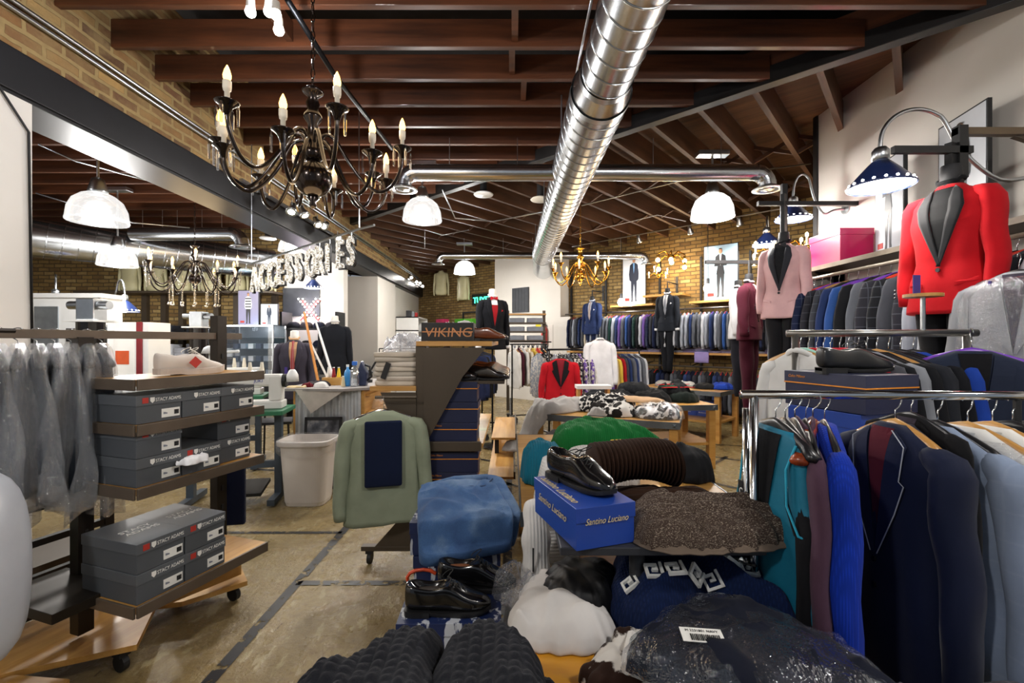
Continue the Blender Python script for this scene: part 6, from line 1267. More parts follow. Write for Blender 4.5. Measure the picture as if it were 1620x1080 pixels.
o = garment('suit_jacket', 'white jacket in polythene on a wooden hanger on the near rack', 'jacket', '#d6d4d0', m=M_fab, hang=M_hw, seed=14, shirt='#c8c6c2'); hangon(o, 1525, FACE+.05, sc_=(1.0, .8, 1.1)); 
g = MB(); body_mesh(g, [(-.11, .12, .06), (-.16, .23, .085), (-.25, .27, .09), (-.5, .275, .09), (-.95, .28, .09)], 9, n=60, fold=.014, dz=.03); o2 = g.build('polythene_cover', film('polythene_cover', dens=.03, bscale=9, rough=.1), o, smooth=True)
o = garment('suit_jacket', 'second white jacket, right of the polythene covered one on the near rack', 'jacket', '#dedcd8', m=M_fab, hang=M_hw, seed=15, shirt='#c8c6c2'); hangon(o, 1562, FACE+.05, sc_=(1.0, .7, 1.08))
o = garment('suit_jacket', 'black jacket on a black hanger right of the white ones on the near rack', 'jacket', '#121217', m=M_fab, seed=16); hangon(o, 1592, FACE+.05, sc_=(1.0, .7, 1.05))
o = garment('suit_jacket', 'dark jacket with dark red lining cut by the right edge of the picture', 'jacket', '#17171c', m=M_fab, seed=17, shirt='#6a1a20'); hangon(o, 1622, FACE+.05, sc_=(1.0, .7, 1.05))
MB().tube([(.78, 0, rz_r-.0), (.78, 0, rz_r-.13)], .010, 6).build('belt_strap', M_blackm, rk)
# folded grey trousers at the very bottom right
o = soft('trousers', 'grey checked trousers folded at the bottom right corner', 'trousers', [(-.32, -.1), (0, -.14), (.35, -.12), (.36, .1), (.05, .14), (-.3, .1)], (1.06, 1.02, .55), .06, '#4e4c54', m=M_fcheck, seed=71, wr=.02)
t = thing('low_bench', 'dark bench under the folded grey trousers', 'bench', (1.1, 1.0, 0)); MB().bb(-.24, .4, -.15, .13, .51, .548).build('seat', M_blackm, t)
for x in (-.2, .36): MB().bb(x-.02, x+.02, -.02, .02, 0, .51).build('leg', M_blackm, t)
# ================================================================ BOX TOWER WITH SHOE, MIDDLE RACK
z = .02
t0 = 0
for k in range(9):
    top = k == 8; nm = 'box %s' % ORD[k]
    if k >= 7: break
    b = shoebox('shoe_box', 'dark navy shoe box, %s from the floor of the tower behind the near rack' % ORD[k] if k < 6 else 'bright blue shoe box with a white crown, just below the top box of the tower', w=.34 if k < 6 else .32, d=.27, h=.166, body=M_bnavy if k < 6 else M_bblue, lid=M_bnavy if k < 6 else M_bblue, style='navy' if k < 6 else 'x'); b.location = (1.42, 1.93, .003+.1665*k); b.rotation_euler = (0, 0, -1.3+.05*(k % 2)); 
    if k == 6:
        MB().prism([(.02, .02), (.0, .05), (.02, .04), (.035, .055), (.05, .04), (.07, .05), (.05, .02)], -.138, -.136).build('crown', M_whitep, b)
b = shoebox('shoe_box', 'navy shoe box with an orange line under the plain black shoe, top of the tower', w=.36, d=.27, h=.15, body=M_bnavy, lid=mat('navy_lid', '#2a2e48', .4), style='navy'); b.location = (1.42, 1.93, 1.170); b.rotation_euler = (0, 0, -1.3); 
s = shoe('dress_shoe', 'plain black shoe standing on the navy box tower behind the near rack', size=.31, lining='#b07a48', m=mat('matte_leather', '#1a1b1e', .3, coat=.2)); s.location = (1.43, 1.90, 1.322); s.rotation_euler = (0, 0, .0)
# middle rack
ma, mb_ = (1.46, 2.25), (2.0, 2.12)
r2 = rack('clothes_rack', 'brushed steel rack behind the shoe box tower, below the red blazer', (1.42, 2.28), (2.12, 2.12), 1.49, mat('brushed_steel', '#8e8c88', .3, .9), r=.017)
for px, (c, lab, kd, mm) in zip((1288, 1300, 1312, 1322, 1332, 1345, 1356, 1370, 1382, 1396, 1412, 1428, 1445), (('#dcdcda', 'white shirt in polythene, leftmost', 'shirt', M_shirt), ('#a8d8c8', 'mint green shirt', 'shirt', M_shirt), ('#b01828', 'red shirt', 'shirt', M_shirt), ('#e0e0e0', 'white shirt beside the red one', 'shirt', M_shirt), ('#2c4a7c', 'denim blue jacket', 'jacket', M_fab), ('#b0182c', 'second red shirt with the wooden hanger', 'shirt', M_shirt), ('#4a4a50', 'grey ribbed jacket', 'jacket', M_fab), ('#17181c', 'black jacket with white collar, left one', 'jacket', M_fab), ('#8a8d94', 'grey jacket', 'jacket', M_fab), ('#15161a', 'black jacket with white collar, middle one', 'jacket', M_fab), ('#26282e', 'charcoal jacket', 'jacket', M_fab), ('#14151a', 'black jacket with white collar, right one', 'jacket', M_fab), ('#1d3f9a', 'bright blue jacket', 'jacket', M_fab))):
    x = (px-810)/720*2.2*.985; o = garment('dress_shirt' if kd == 'shirt' else 'suit_jacket', lab+' on the rack behind the shoe box tower', kd, c, kd, m=mm, seed=px, hang=[M_hb, M_hw, M_hb][px % 3], shirt='#e0e0e0' if 'collar' in lab else None, lapel='#d8d8d8' if 'collar' in lab else None); 
    u = (x-1.42)/.7; o.location = (x, 2.28-.16*u, 1.487); o.rotation_euler = (0, 0, -PI/2+.35); o.scale = (.98, .55, 1.02)
o = garment('suit_jacket', 'slate blue jacket on a purple hanger facing out at the end of the steel rack', 'jacket', '#232a3c', m=M_fab, seed=30, hang=M_pur, shirt='#101014'); o.location = (2.02, 2.0, 1.50); o.rotation_euler = (0, 0, -.55); o.scale = (1.08, 1, 1.08)
t = thing('rack_topper', 'small round wooden topper on a post at the end of the steel rack', 'rack topper', (1.95, 2.16, 1.49)); MB().cyl((0, 0, 0), (0, 0, .17), .01).build('post', M_steel, t); MB().cyl((0, 0, .17), (0, 0, .185), .075, n=24).build('disc', M_wood, t)
q = MB().box((-.03, .0, .23), (.035, .004, .09)).build('purple_ticket', mat('purple_label', '#3b2a78', .5), t)
# dark garments at the far right edge
for i, (px, Y, c, lab, mm) in enumerate(((1592, 2.75, '#26272c', 'charcoal trousers and jacket right of the red blazer', None), (1612, 2.3, '#8f9196', 'pale grey jacket in polythene at the right edge', 1))):
    o = garment('suit_jacket', lab, 'jacket', c, seed=40+i, L=1.05); o.location = at(px, 402, Y); o.rotation_euler = (0, 0, -1.2); o.scale = (1, .8, 1.05)
    if mm: g = MB(); body_mesh(g, [(-.11, .12, .06), (-.16, .23, .085), (-.25, .27, .09), (-.5, .275, .09), (-1.2, .28, .09)], 9, n=60, fold=.014, dz=.03); g.build('polythene_cover', MATS.get('x') or M_film2, o, smooth=True)
# ================================================================ LEFT GONDOLA WITH GREY BOXES
gv = Vector((.316, .949, 0)).normalized(); rg = math.atan2(gv.y, gv.x)
LG = thing('box_gondola', 'dark metal and maple gondola of grey shoe boxes at the left', 'display rack', (-1.56, 1.92, 0), rg)
M_dkm = mat('dark_bronze_metal', '#2b251f', .4, .5, 4, .15)
def lg(nm, u0, u1, v0, v1, z0, z1, m=M_dkm): return MB().bb(u0, u1, v0, v1, z0, z1).build(nm, m, LG, bevel=.002)
for u in (.0, .66): 
    lg('post', u-.03, u+.03, .36, .42, .15, 1.60 if u else 1.47)
    for s in range(22): MB().bb(u-.006, u+.006, .356, .361, .25+s*.055, .28+s*.055).build('slot', M_blackm, LG) if s % 2 == 0 else None
lg('cross_bar', -.75, .80, .37, .41, 1.463, 1.50, mat('taupe_metal', '#5c5044', .45, .2))
Mt = mat('taupe_metal', '#5c5044')
for z, u0, u1, v0, nm in ((1.29, -.03, .60, -.01, 'shoe_shelf'), (1.10, -.03, .60, -.01, 'shelf'), (.835, -.03, .60, -.01, 'shelf'), (.405, -.10, .52, -.12, 'lower_shelf')):
    lg(nm, u0, u1, v0, .36, z-.028, z, M_wood); lg('shelf_edge', u0, u1, v0-.012, v0, z-.045, z+.002, Mt); lg('shelf_edge', u0-.01, u0, v0, .36, z-.045, z+.002, Mt)
lg('back_shelf', -.25, -.0, .1, .5, .38, .42, M_dkm)
# angled plywood base
MB().prism([(-.6, .6), (-.234, .40), (.042, .10), (.28, .34), (.34, .24), (.60, .10), (.70, .26), (.62, .62), (-.2, .8)], .10, .125, 'z').build('plywood_base', M_wood, LG)
MB().box((.44, .21, .24), (.36, .012, .19), rz=-.25).build('plywood_gusset', M_wood, LG)
for x, y in ((-.28, .5), (.03, .18), (.6, .2), (.5, .5), (-.15, .68)): castor(LG, x, y, 0, .037)
def lgp(u, v, z): p = Vector((-1.56, 1.92, 0))+gv*u+Vector((-gv.y, gv.x, 0))*v; return Vector((p.x, p.y, z))
base_sb = shoebox('shoe_box', 'x', w=.187, d=.33, h=.12); base_sb2 = shoebox('shoe_box', 'x', w=.187, d=.33, h=.12, red=False); base_j['sb'] = base_sb; base_j['sb2'] = base_sb2
def gb(u, v, z, lab, red=True): b = copytree(base_sb if red else base_sb2, lgp(u, v, z), rg); b['label'] = lab; b['category'] = 'shoe box'; b['group'] = 'grey shoe boxes'; return b
for k, (u, v, z, lab, red) in enumerate(((.07, .165, 1.101, 'grey shoe box, left one of three on the upper shelf', 1), (.262, .165, 1.101, 'grey shoe box, middle one of three on the upper shelf', 0), (.455, .165, 1.101, 'grey shoe box, right one of three on the upper shelf', 0),
    (.07, .165, .836, 'grey shoe box, bottom of the left pair on the second shelf', 0), (.07, .165, .957, 'grey shoe box, top of the left pair on the second shelf', 1), (.262, .165, .836, 'single grey shoe box with a white tissue, middle of the second shelf', 1),
    (.455, .19, .836, 'grey shoe box, bottom of the right pair on the second shelf', 0), (.455, .19, .957, 'grey shoe box, top of the right pair on the second shelf', 1),
    (.0, .05, .406, 'grey shoe box, lower near one on the bottom shelf', 0), (.0, .05, .527, 'grey shoe box, upper near one on the bottom shelf', 1), (.192, .05, .406, 'grey shoe box, lower far one on the bottom shelf', 1), (.192, .05, .527, 'grey shoe box, upper far one on the bottom shelf', 1))):
    b = gb(u, v, z, lab, red)
    if z == .527:
        text_mesh('lid_lettering', 'STACY\nADAMS', .04, M_whitep, b, (-.05, .0, .1205), rot=(0, 0, PI*0), ext=.0004)
    if lab.startswith('single'):
        soft('tissue', 'crumpled white tissue hanging over the middle grey box', 'tissue', [(-.04, -.07), (.03, -.08), (.05, .0), (.02, .05), (-.05, .04)], lgp(.20, -.04, .90), .02, '#e8e8ea', seed=4, wr=.02, f=20, n=40, nr=10)
        bpy.data.objects[-1] if 0 else None
s = shoe('sneaker', 'white lace up dress sneaker with a red swing tag on the left gondola', size=.31, m=mat('white_leather', '#c9c0b8', .5, amt=.05), lace='#d8d2c8', sole='#b8aea6', lining='#3a3634', sneaker=True); s.location = lgp(.28, .1, 1.291); s.rotation_euler = (0, 0, rg-.15)
MB().box((-.01, -.062, .06), (.04, .003, .04), ry=.75).build('red_swing_tag', M_redp, s)
# ladder frame behind
t = thing('ladder_frame', 'black ladder shaped frame behind the left gondola', 'metal frame', lgp(-.02, .62, .0), rg)
for x in (-.2, .25): MB().bb(x-.02, x+.02, -.02, .02, .1, 1.0).build('side_rail', M_blackm, t)
for z in (.2, .36, .52, .68, .84, .96): MB().bb(-.2, .25, -.015, .015, z, z+.03).build('rung', M_blackm, t)
tag(MB().box((0, 0, .07), (.12, .1, .14)).build('detergent_box', mat('green_pack', '#1a7a3a', .5), loc=lgp(-.1, .75, .40), rz=rg, bevel=.006), 'green packet seen through the black ladder frame', 'packet')
tag(MB().bb(-.4, .4, -.1, .3, .36, .395).build('low_shelf', M_brown, loc=lgp(-.1, .8, 0), rz=rg), 'shelf behind the ladder frame with a green packet', 'shelf')
# hanging bagged garments on the bar
M_bagc = film('garment_polythene', (.92, .95, 1), dens=.11, bscale=34, rough=.07)
for i in range(13):
    u = -.62+.058*i; p = lgp(u, .39, 1.498); lab = 'grey trousers in clear polythene, %s from the left on the bronze bar' % ORD[i] if i < 12 else 'last bagged grey garment, in front of the left grey boxes'
    t = thing('bagged_garment', lab, 'bagged clothes', p, rg+PI/2-.42+R.uniform(-.12, .12), 'garments in polythene on the left bar'); L = .60+.07*math.sin(i*2.1)+(.08 if i > 10 else 0)
    g = MB(); tab = [(-.10, .06, .015), (-.13, .13, .02), (-.2, .15, .024), (-L+.03, .16, .024), (-L-.03, .155, .02)]; body_mesh(g, tab, i, n=26, fold=.01, dz=.03); g.build('cloth', M_fab, t, smooth=True, color=['#2f3640', '#454b55', '#23282f', '#525863'][i % 4])
    g = MB(); tab = [(-.055, .03, .02), (-.085, .12, .03), (-.14, .19, .036), (-.3, .20, .04), (-L, .205, .045), (-L-.12, .20, .04)]; body_mesh(g, tab, i+5, n=60, fold=.03, dz=.02, bot_wave=.03); g.build('polythene_cover', M_bagc, t, smooth=True)
    hanger(t, M_hb, w=.17)
# big white bundle at the left edge
g = MB(); pf = [(.02, 1.02), (.10, 1.0), (.15, .93), (.175, .8), (.18, .6), (.175, .45), (.14, .36), (.05, .33)]; n_ = 40
rs = [[Vector((r*(1+.04*noise.noise(Vector((a*1.5, zz*4, 2))))*math.cos(a), r*math.sin(a)*(1+.05*math.sin(a*3+zz*6)), zz)) for a in [2*PI*j/n_ for j in range(n_)]] for r, zz in pf]; g.rings(rs)
o = g.build('garment_cover', mat('white_vinyl', '#b8bcc4', .35, amt=.05, bump=.2, bs=8), smooth=True, sub=1, loc=(-1.86, 1.52, 0)); tag(o, 'big white vinyl garment cover bulging in at the left edge', 'garment cover')
MB().tube([(.15, -.09, .74), (.155, -.10, .66), (.162, -.10, .6), (.16, -.1, .56)], .007, 6).build('black_cord', M_blackm, o, smooth=True)
MB().tube([(0, 0, 1.0), (0, 0, 1.49)], .004, 6).build('hook', M_chrome, o)
t = thing('hang_rail', 'rail above the white garment cover at the left edge', 'rail', (-2.0, 1.4, 1.49)); MB().tube([(-.6, -.1, 0), (.12, .12, 0), (.14, .3, -.0)], .01, 6).build('bar', M_dkm, t)
MB().tube([(-.6, -.1, -1.49), (-.6, -.1, 0)], .015, 6).build('post', M_dkm, t)
tag(MB().prism([(-.3, -.2), (.28, -.12), (.2, .25), (-.3, .3)], .09, .115, 'z').build('plywood_base', M_wood, loc=(-1.95, 1.55, 0)), 'plywood base at the bottom left corner under the white cover', 'board')
# navy trousers hanging below far end
g = MB(); g.bb(-.06, .06, -.02, .02, -.36, 0); o = g.build('trousers', M_fab, color='#121830', bevel=.01, loc=at(371, 735, 2.75), rz=.2); tag(o, 'navy trouser legs hanging below the far end of the left gondola', 'trousers')
MB().tube([(-.06, 0, .0), (-.06, 0, .3)], .004, 5).build('hook', M_chrome, o)
# ================================================================ SEWING CORNER AND COUNTER
ct = thing('counter', 'sewing counter clad in corrugated metal with a papered top', 'counter', (-1.86, 4.62, 0))
# corrugated front: sheet with sine profile
g = MB(); n_ = 120; P = [(-.33+.66*i/n_, -.02+.008*math.sin(i*2*PI/12)) for i in range(n_+1)]; g.rings([[Vector((x, y, z)) for x, y in P]+[Vector((x, y+.01, z)) for x, y in P[::-1]] for z in (.04, .96)]); g.build('corrugated_front', mat('corrugated_zinc', '#c4c8cc', .45, .5), ct)
MB().bb(-.36, .36, 0, 1.0, .06, .96).build('cabinet', M_woody, ct); MB().bb(-.34, .40, -.03, 0.0, .0, .05).build('plinth', M_wood, ct)
MB().prism([(-.45, -.12), (.2, -.16), (.42, .0), (.46, 1.1), (-.4, 1.1)], .96, .985, 'z').build('worktop', mat('paper_top', '#8a8480', .7), ct)
MB().prism([(-.34, -.13), (.1, -.13), (-.16, -.13)][::-1] if 0 else [(-.28, .975), (.22, .975), (-.12, .74)], -.135, -.13).build('hanging_paper', mat('kraft', '#b4aca2', .8), ct)
for z in (.9, .72, .45): MB().bb(.36, .40, .05, .95, z-.01, z+.01).build('side_shelf', M_wood, ct)
for z0, z1, c, nm, lab in ((.74, .84, '#c8c8c8', 'plastic_bag', 'crumpled plastic on the upper side shelf of the counter'),):
    soft(nm, lab, 'plastic bag', blob(.16, .2, 8, 3), (-1.42, 4.9, .73), .1, '#ffffff', m=M_film2, seed=3, wr=.04, f=16, n=50)
# things on the counter
def ctp(px, Y, z=.985): return Vector(((px-810)/720*Y, Y, z))
t = thing('spray_bottle', 'blue labelled water bottle on the sewing counter', 'bottle', ctp(550, 4.75)); MB().lathe([(.033, 0), (.035, .02), (.035, .13), (.026, .16), (.012, .18), (.012, .2)], n=20, cap=True).build('bottle', mat('blue_label', '#3a8ac8', .3), t, smooth=True); MB().cyl((0, 0, .2), (0, 0, .225), .014).build('cap', M_white, t)
t = thing('spray_bottle', 'clear spray bottle with a blue trigger on the sewing counter', 'bottle', ctp(561, 4.7)); MB().lathe([(.045, 0), (.048, .03), (.046, .16), (.025, .2), (.014, .22)], n=20, cap=True).build('bottle', glassy('pale_bottle', (.85, .9, .95), .3), t, smooth=True); MB().box((0, 0, .24), (.05, .02, .04)).build('trigger', mat('blue_trigger', '#2c68c0', .4), t, bevel=.003)
t = thing('steam_iron', 'dark steam iron standing on end at the right of the counter', 'iron', ctp(573, 4.8)); MB().prism([(-.05, 0), (.05, 0), (.06, .14), (.0, .26), (-.04, .16)], -.04, .04).build('body', mat('iron_body', '#2a3350', .3), t, bevel=.01); MB().tube([(.05, 0, .05), (.1, 0, .1), (.08, 0, .2), (.03, 0, .22)], .012, 8).build('handle', M_blackm, t, smooth=True)
t = thing('wooden_tray', 'small wooden tray of thread behind the bottles', 'tray', ctp(528, 4.9)); MB().box((0, 0, .04), (.2, .14, .08)).build('box', M_wood, t)
for i, (px, c, n_) in enumerate(((528, '#8c1c24', 'dark red'), (536, '#e0c030', 'yellow'), (543, '#cfc09a', 'beige'), (520, '#e8e4da', 'white'))):
    tq = thing('thread_spool', n_+' thread cone on the sewing counter', 'thread spool', ctp(px, 4.9 if i != 2 else 4.7, 1.066 if i != 2 else .986)); MB().lathe([(.022, 0), (.022, .01), (.02, .02), (.013, .08), (.01, .1)], n=14, cap=True).build('thread', mat('thread_'+c, c, .8), tq, smooth=True); MB().cyl((0, 0, .1), (0, 0, .108), .012).build('tip', M_white, tq)
for i, (px, Y, w, c, lab) in enumerate(((500, 4.75, .26, '#2a2226', 'dark cloth heap on the counter'), (486, 4.65, .12, '#6a1c24', 'dark red pincushion on the counter'), (508, 4.6, .14, '#dcd8d4', 'white paper scrap at the front of the counter'), (470, 4.6, .2, '#c8b48c', 'paper patterns at the left end of the counter'), (520, 5.1, .3, '#1c1a22', 'black cloth heap at the back of the counter'))):
    soft('cloth_heap' if i in (0, 4) else 'pincushion' if i == 1 else 'paper_scrap', lab, 'cloth' if i in (0, 4) else 'pincushion' if i == 1 else 'paper', blob(w, w*.6, 8, i), ctp(px, Y), .05 if i != 3 else .015, c, seed=i, wr=.015, n=40, nr=10)
t = thing('task_lamp', 'black jointed desk lamp at the right of the counter', 'desk lamp', ctp(578, 5.2)); MB().cyl((0, 0, 0), (0, 0, .03), .08).build('base', M_blackm, t); MB().tube([(0, 0, .03), (.12, 0, .24), (.33, 0, .52), (.38, 0, .55), (.4, 0, .5), (.4, 0, .35)], .012, 8).build('arm', M_blackm, t, smooth=True); MB().box((.02, 0, .07), (.16, .03, .05), ry=-.9).build('joint', M_blackm, t)
for i, (a, b, c, lab) in enumerate((((505, 612), (481, 493), '#c8843c', 'orange wooden yardstick leaning behind the counter'), ((528, 600), (500, 510), '#d8d8d8', 'white ruler leaning behind the counter'), ((522, 606), (488, 535), '#d0ccc4', 'curved white ruler leaning left behind the counter'))):
    p, q = at(a[0], a[1], 5.0+.03*i), at(b[0], b[1], 5.1+.03*i); tag(MB().tube([p, p.lerp(q, .5), q], [.016, .015, .012], 4).build('ruler', mat('ruler_'+c, c, .5)), lab, 'ruler')
# waste bin
bn = thing('waste_bin', 'grey white plastic waste bin with a liner beside the counter', 'waste bin', (-1.84, 4.12, 0)); M_bin = mat('bin_plastic', '#d0c9c2', .5, amt=.06, nz=2)
def rr_ring(w, d, z, n=48): return [Vector((w*math.copysign(abs(math.cos(a))**.45, math.cos(a)), d*math.copysign(abs(math.sin(a))**.45, math.sin(a)), z)) for a in [2*PI*j/n for j in range(n)]]
MB().rings([rr_ring(.17, .13, 0), rr_ring(.175, .135, .03), rr_ring(.18, .137, .035), rr_ring(.21, .165, .52), rr_ring(.235, .185, .535), rr_ring(.24, .19, .575), rr_ring(.225, .175, .58), rr_ring(.205, .16, .5), rr_ring(.17, .12, .1), rr_ring(.01, .01, .1)]).build('bin_body', M_bin, bn, smooth=False, bevel=.004)
g = MB(); body_mesh(g, [(.595, .232, .182), (.58, .246, .195), (.53, .25, .2), (.46, .245, .19)], 3, n=70, fold=.008, dz=.02, pw=4, bot_wave=.02, cap=False); g.build('bin_liner', M_film2, bn, smooth=True)
# framed picture leaning on the counter
t = thing('framed_picture', 'black framed street photograph leaning on the corrugated counter', 'picture', (-1.88, 4.47, .0)); t.rotation_euler = (-.12, 0, .06)
for x0, x1, z0, z1 in ((-.18, .18, 0, .03), (-.18, .18, .67, .70), (-.18, -.155, 0, .7), (.155, .18, 0, .7)): MB().bb(x0, x1, -.01, .015, z0, z1).build('frame_side', M_blackm, t)
pt = NT('picture_print'); nn = pt.noise(7, 5); pt.ln(pt.ramp(nn, [(.35, hexc('#2a2c32')), (.5, hexc('#5e6068')), (.65, hexc('#b0aca8'))]), pt.b.inputs['Base Color']); MB().bb(-.16, .16, .0, .006, .025, .675).build('print', pt.m, t)
# sewing tables
def sewing(label, loc, rz, topc='#2c6a4a'):
    t = thing('sewing_table', label+' sewing table with dark legs', 'sewing table', loc, rz); MB().bb(-.45, .45, -.22, .22, .80, .84).build('tabletop', mat('green_top', topc, .4), t, bevel=.006)
    for s in (-1, 1): MB().bb(s*.36-.03, s*.36+.03, -.03, .03, .06, .80).build('leg', mat('machine_grey', '#3c4650', .5), t); MB().bb(s*.36-.03, s*.36+.03, -.24, .24, .02, .07).build('foot', mat('machine_grey', '#3c4650', .5), t)
    MB().bb(-.36, .36, -.02, .02, .3, .36).build('stretcher', mat('machine_grey', '#3c4650', .5), t); MB().box((.05, 0, .12), (.4, .28, .03), rx=.2).build('treadle', M_blackm, t)
    m = thing('sewing_machine', 'white industrial sewing machine on the '+label.lower()+' table', 'sewing machine', Vector(loc)+Vector((.16, .04, .841)), rz); Mm = mat('machine_white', '#d4d2cc', .35, amt=.03)
    MB().bb(-.24, .24, -.09, .09, 0, .07).build('bed', Mm, m, bevel=.01); MB().bb(.12, .23, -.06, .06, .07, .3).build('pillar', Mm, m, bevel=.015); MB().bb(-.22, .23, -.055, .055, .20, .31).build('arm', Mm, m, bevel=.02); MB().bb(-.22, -.14, -.05, .05, .12, .24).build('needle_head', Mm, m, bevel=.01); MB().cyl((-.18, 0, .12), (-.18, 0, .07), .006).build('needle_bar', M_chrome, m); MB().cyl((.23, 0, .25), (.26, 0, .25), .06, n=20).build('handwheel', M_blackm, m)
    for x in (-.05, .05): MB().lathe([(.02, .31), (.022, .33), (.012, .42)], c=(x, 0, 0), n=12, cap=True).build('thread_cone', mat('cream_thread', '#e0d8c4', .8), m)
    text_mesh('lettering', 'JUKI', .04, mat('blue_print', '#3a4a9a', .5), m, (0, -.057, .24), ext=.0006)
    return t
sewing('Green topped near', (-2.50, 4.12, 0), .2); sewing('Green topped far', (-3.3, 5.2, 0), .3)
t = thing('task_lamp', 'white drafting lamp arm over the near sewing table', 'desk lamp', (-2.72, 4.1, .842)); MB().tube([(0, 0, 0), (.0, 0, .5), (.26, 0, .52)], .013, 8).build('arm', M_white, t, smooth=True); MB().lathe([(.07, 0), (.05, .05), (.02, .07)], c=(0, 0, .5), n=20, cap=True).build('shade', M_white, t, smooth=True)
t = thing('task_lamp', 'white bell shaped sewing lamp beside the counter', 'desk lamp', ctp(425, 4.2, .842)); MB().tube([(0, 0, 0), (.05, 0, .14), (.16, 0, .28), (.2, 0, .3)], .008, 8).build('arm', M_white, t); MB().lathe([(.055, -.04), (.05, .02), (.03, .06), (.02, .07)], c=(.22, 0, .28), n=20, cap=True).build('shade', M_white, t, smooth=True)
# chair
t = thing('folding_chair', 'black chair behind the far sewing table', 'chair', (-2.95, 5.7, 0), .3); MB().bb(-.2, .2, -.2, .2, .44, .47).build('seat', M_blackm, t); MB().bb(-.2, .2, .19, .21, .65, .9).build('backrest', M_blackm, t)
for x in (-.18, .18):
    for y in (-.18, .2): MB().tube([(x, y, 0), (x*.9, y, .45 if y < 0 else .9)], .013, 6).build('leg', M_blackm, t)
# mannequin behind the counter
m_ = mannequin_suit('suit_mannequin', 'charcoal pinstripe jacket with patterned tie on a bust behind the counter', at(466, 533, 5.3), .25, '#3a3640', shirt='#c8a078', tie='#a04848', trouser=None, neck='#d8b48c', sc_=.95, tag_=0, cat='dressed bust')
MB().tube([(0, 0, -.7), (0, 0, -1.5)], .018, 8).build('stand_pole', M_black, m_); patch(MB(), [(-.10, -.36), (-.06, -.36), (-.06, -.46), (-.10, -.46)], TAB_M, .02).build('purple_ticket', mat('purple_label', '#3b2a78', .5), m_)
m_ = mannequin_suit('suit_mannequin', 'black jacket on a white bust seen from behind under the letter X', at(530, 508, 6.6), PI+.2, '#16181e', shirt='#d8d8d8', trouser=None, neck='#dcdcdc', sc_=1.0, cat='dressed bust'); MB().tube([(0, 0, -.7), (0, 0, -1.75)], .018, 8).build('stand_pole', M_black, m_)
# ================================================================ ACCESSORIES ROOM
Yw = 8.98
def wl(px): return (px-810)/720*Yw
# shelving on the brick wall: uprights + shelves + stacks
for i, px in enumerate((232, 262, 290, 345, 376, 408, 436)):
    tag(MB().bb(-.05, .05, -.1, 0, .1, 2.37).build('shelf_upright', M_brown, loc=(wl(px), Yw+.03, 0)), 'brown upright of the left room wall shelving, %s from the left' % ORD[i], 'shelf upright')
for k, (z, lab) in enumerate(((2.40, 'top'), (1.52, 'upper'), (1.16, 'middle'), (.84, 'lower'), (.5, 'lowest'))):
    tag(MB().bb(wl(150), wl(450), Yw-.45, Yw-.01, z-.04, z).build('wall_shelf', M_brown), lab+' long shelf on the brick wall of the left room', 'shelf')
n = 0
for z, cs, lab in ((1.521, ['#15161a', '#22242a', '#1b1b20', '#2c2e36'], 'dark'), (1.161, ['#b8bac0', '#8e9098', '#c8cad0', '#9a9ca4', '#5e6068'], 'pale'), (.841, ['#a8aab0', '#c0c2c8', '#70727a'], 'lower pale')):
    for i in range(16):
        px = 158+i*18.5; 
        folded('folded_shirts_pile', '%s folded shirt pile, %s from the left on the left room wall shelves' % (lab, ORD[i]), 'folded clothes', (wl(px), Yw-.25, z), .21, .34, .20+.04*math.sin(i*3), cs[i % len(cs)], seed=i, layers=6, group=lab+' folded piles'); n += 1
for i, px in enumerate((222, 262, 303, 345, 388, 430)):
    torso((wl(px), Yw-.25, 3.045), PI*0, 'cream torso form on the left room top shelf, %s from the left' % ORD[i], .86)
poster(at(393, 514.3, 8.2), 0, .36, .62, 'poster of a person in a striped jacket on the glass case', '#8c86a8', '#e6e6ea', legs='#1c1c20', top=True, shirt='#1a1a1e')
poster(at(426, 514.3, 8.2), 0, .3, .38, 'small white poster of suited men on the glass case', '#c8ccd4', '#22304a', shirt='#dddddd')
# glass display case
gc = thing('glass_case', 'lit glass display case of small boxes in the left room', 'display case', (at(405, 540, 8.15).x, 8.15, 0)); 
for x in (-.42, .42):
    for y in (-.22, .22): MB().bb(x-.012, x+.012, y-.012, y+.012, 0, 1.74).build('corner_post', M_chrome, gc)
for z in (.85, 1.1, 1.32, 1.52, 1.74): MB().bb(-.42, .42, -.22, .22, z-.01, z).build('glass_shelf', glassy('shelf_glass', (.8, .95, .95), .25), gc)
MB().bb(-.42, .42, -.225, -.22, .85, 1.74).build('front_pane', M_glass, gc); MB().bb(-.42, .42, .215, .225, .0, 1.74).build('back_panel', mat('case_back', '#26303a', .4), gc); MB().bb(-.42, .42, -.22, .22, 0, .8).build('base_cabinet', M_steel, gc); MB().bb(-.4, .4, -.2, -.18, 1.715, 1.735).build('light_strip', M_led, gc)
lamp('POINT', (0, -.05, 1.68), 6, (.8, .9, 1), .05, parent=gc)
for k in range(18):
    x = -.34+.136*(k % 6); z = (.853, 1.103, 1.323)[k//6]; c, cn = [('#20304c', 'navy'), ('#8890a0', 'grey'), ('#d8d8e0', 'white')][k % 3]
    tag(MB().box((0, 0, .045), (.09, .1, .09)).build('accessory_box', mat('acc_'+c, c, .4), loc=(gc.location.x+x, 8.15, z), bevel=.004), '%s accessory box, %s from the left on the %s glass shelf of the case' % (cn, ORD[k % 6], ('low', 'middle', 'upper')[k//6]), 'box')
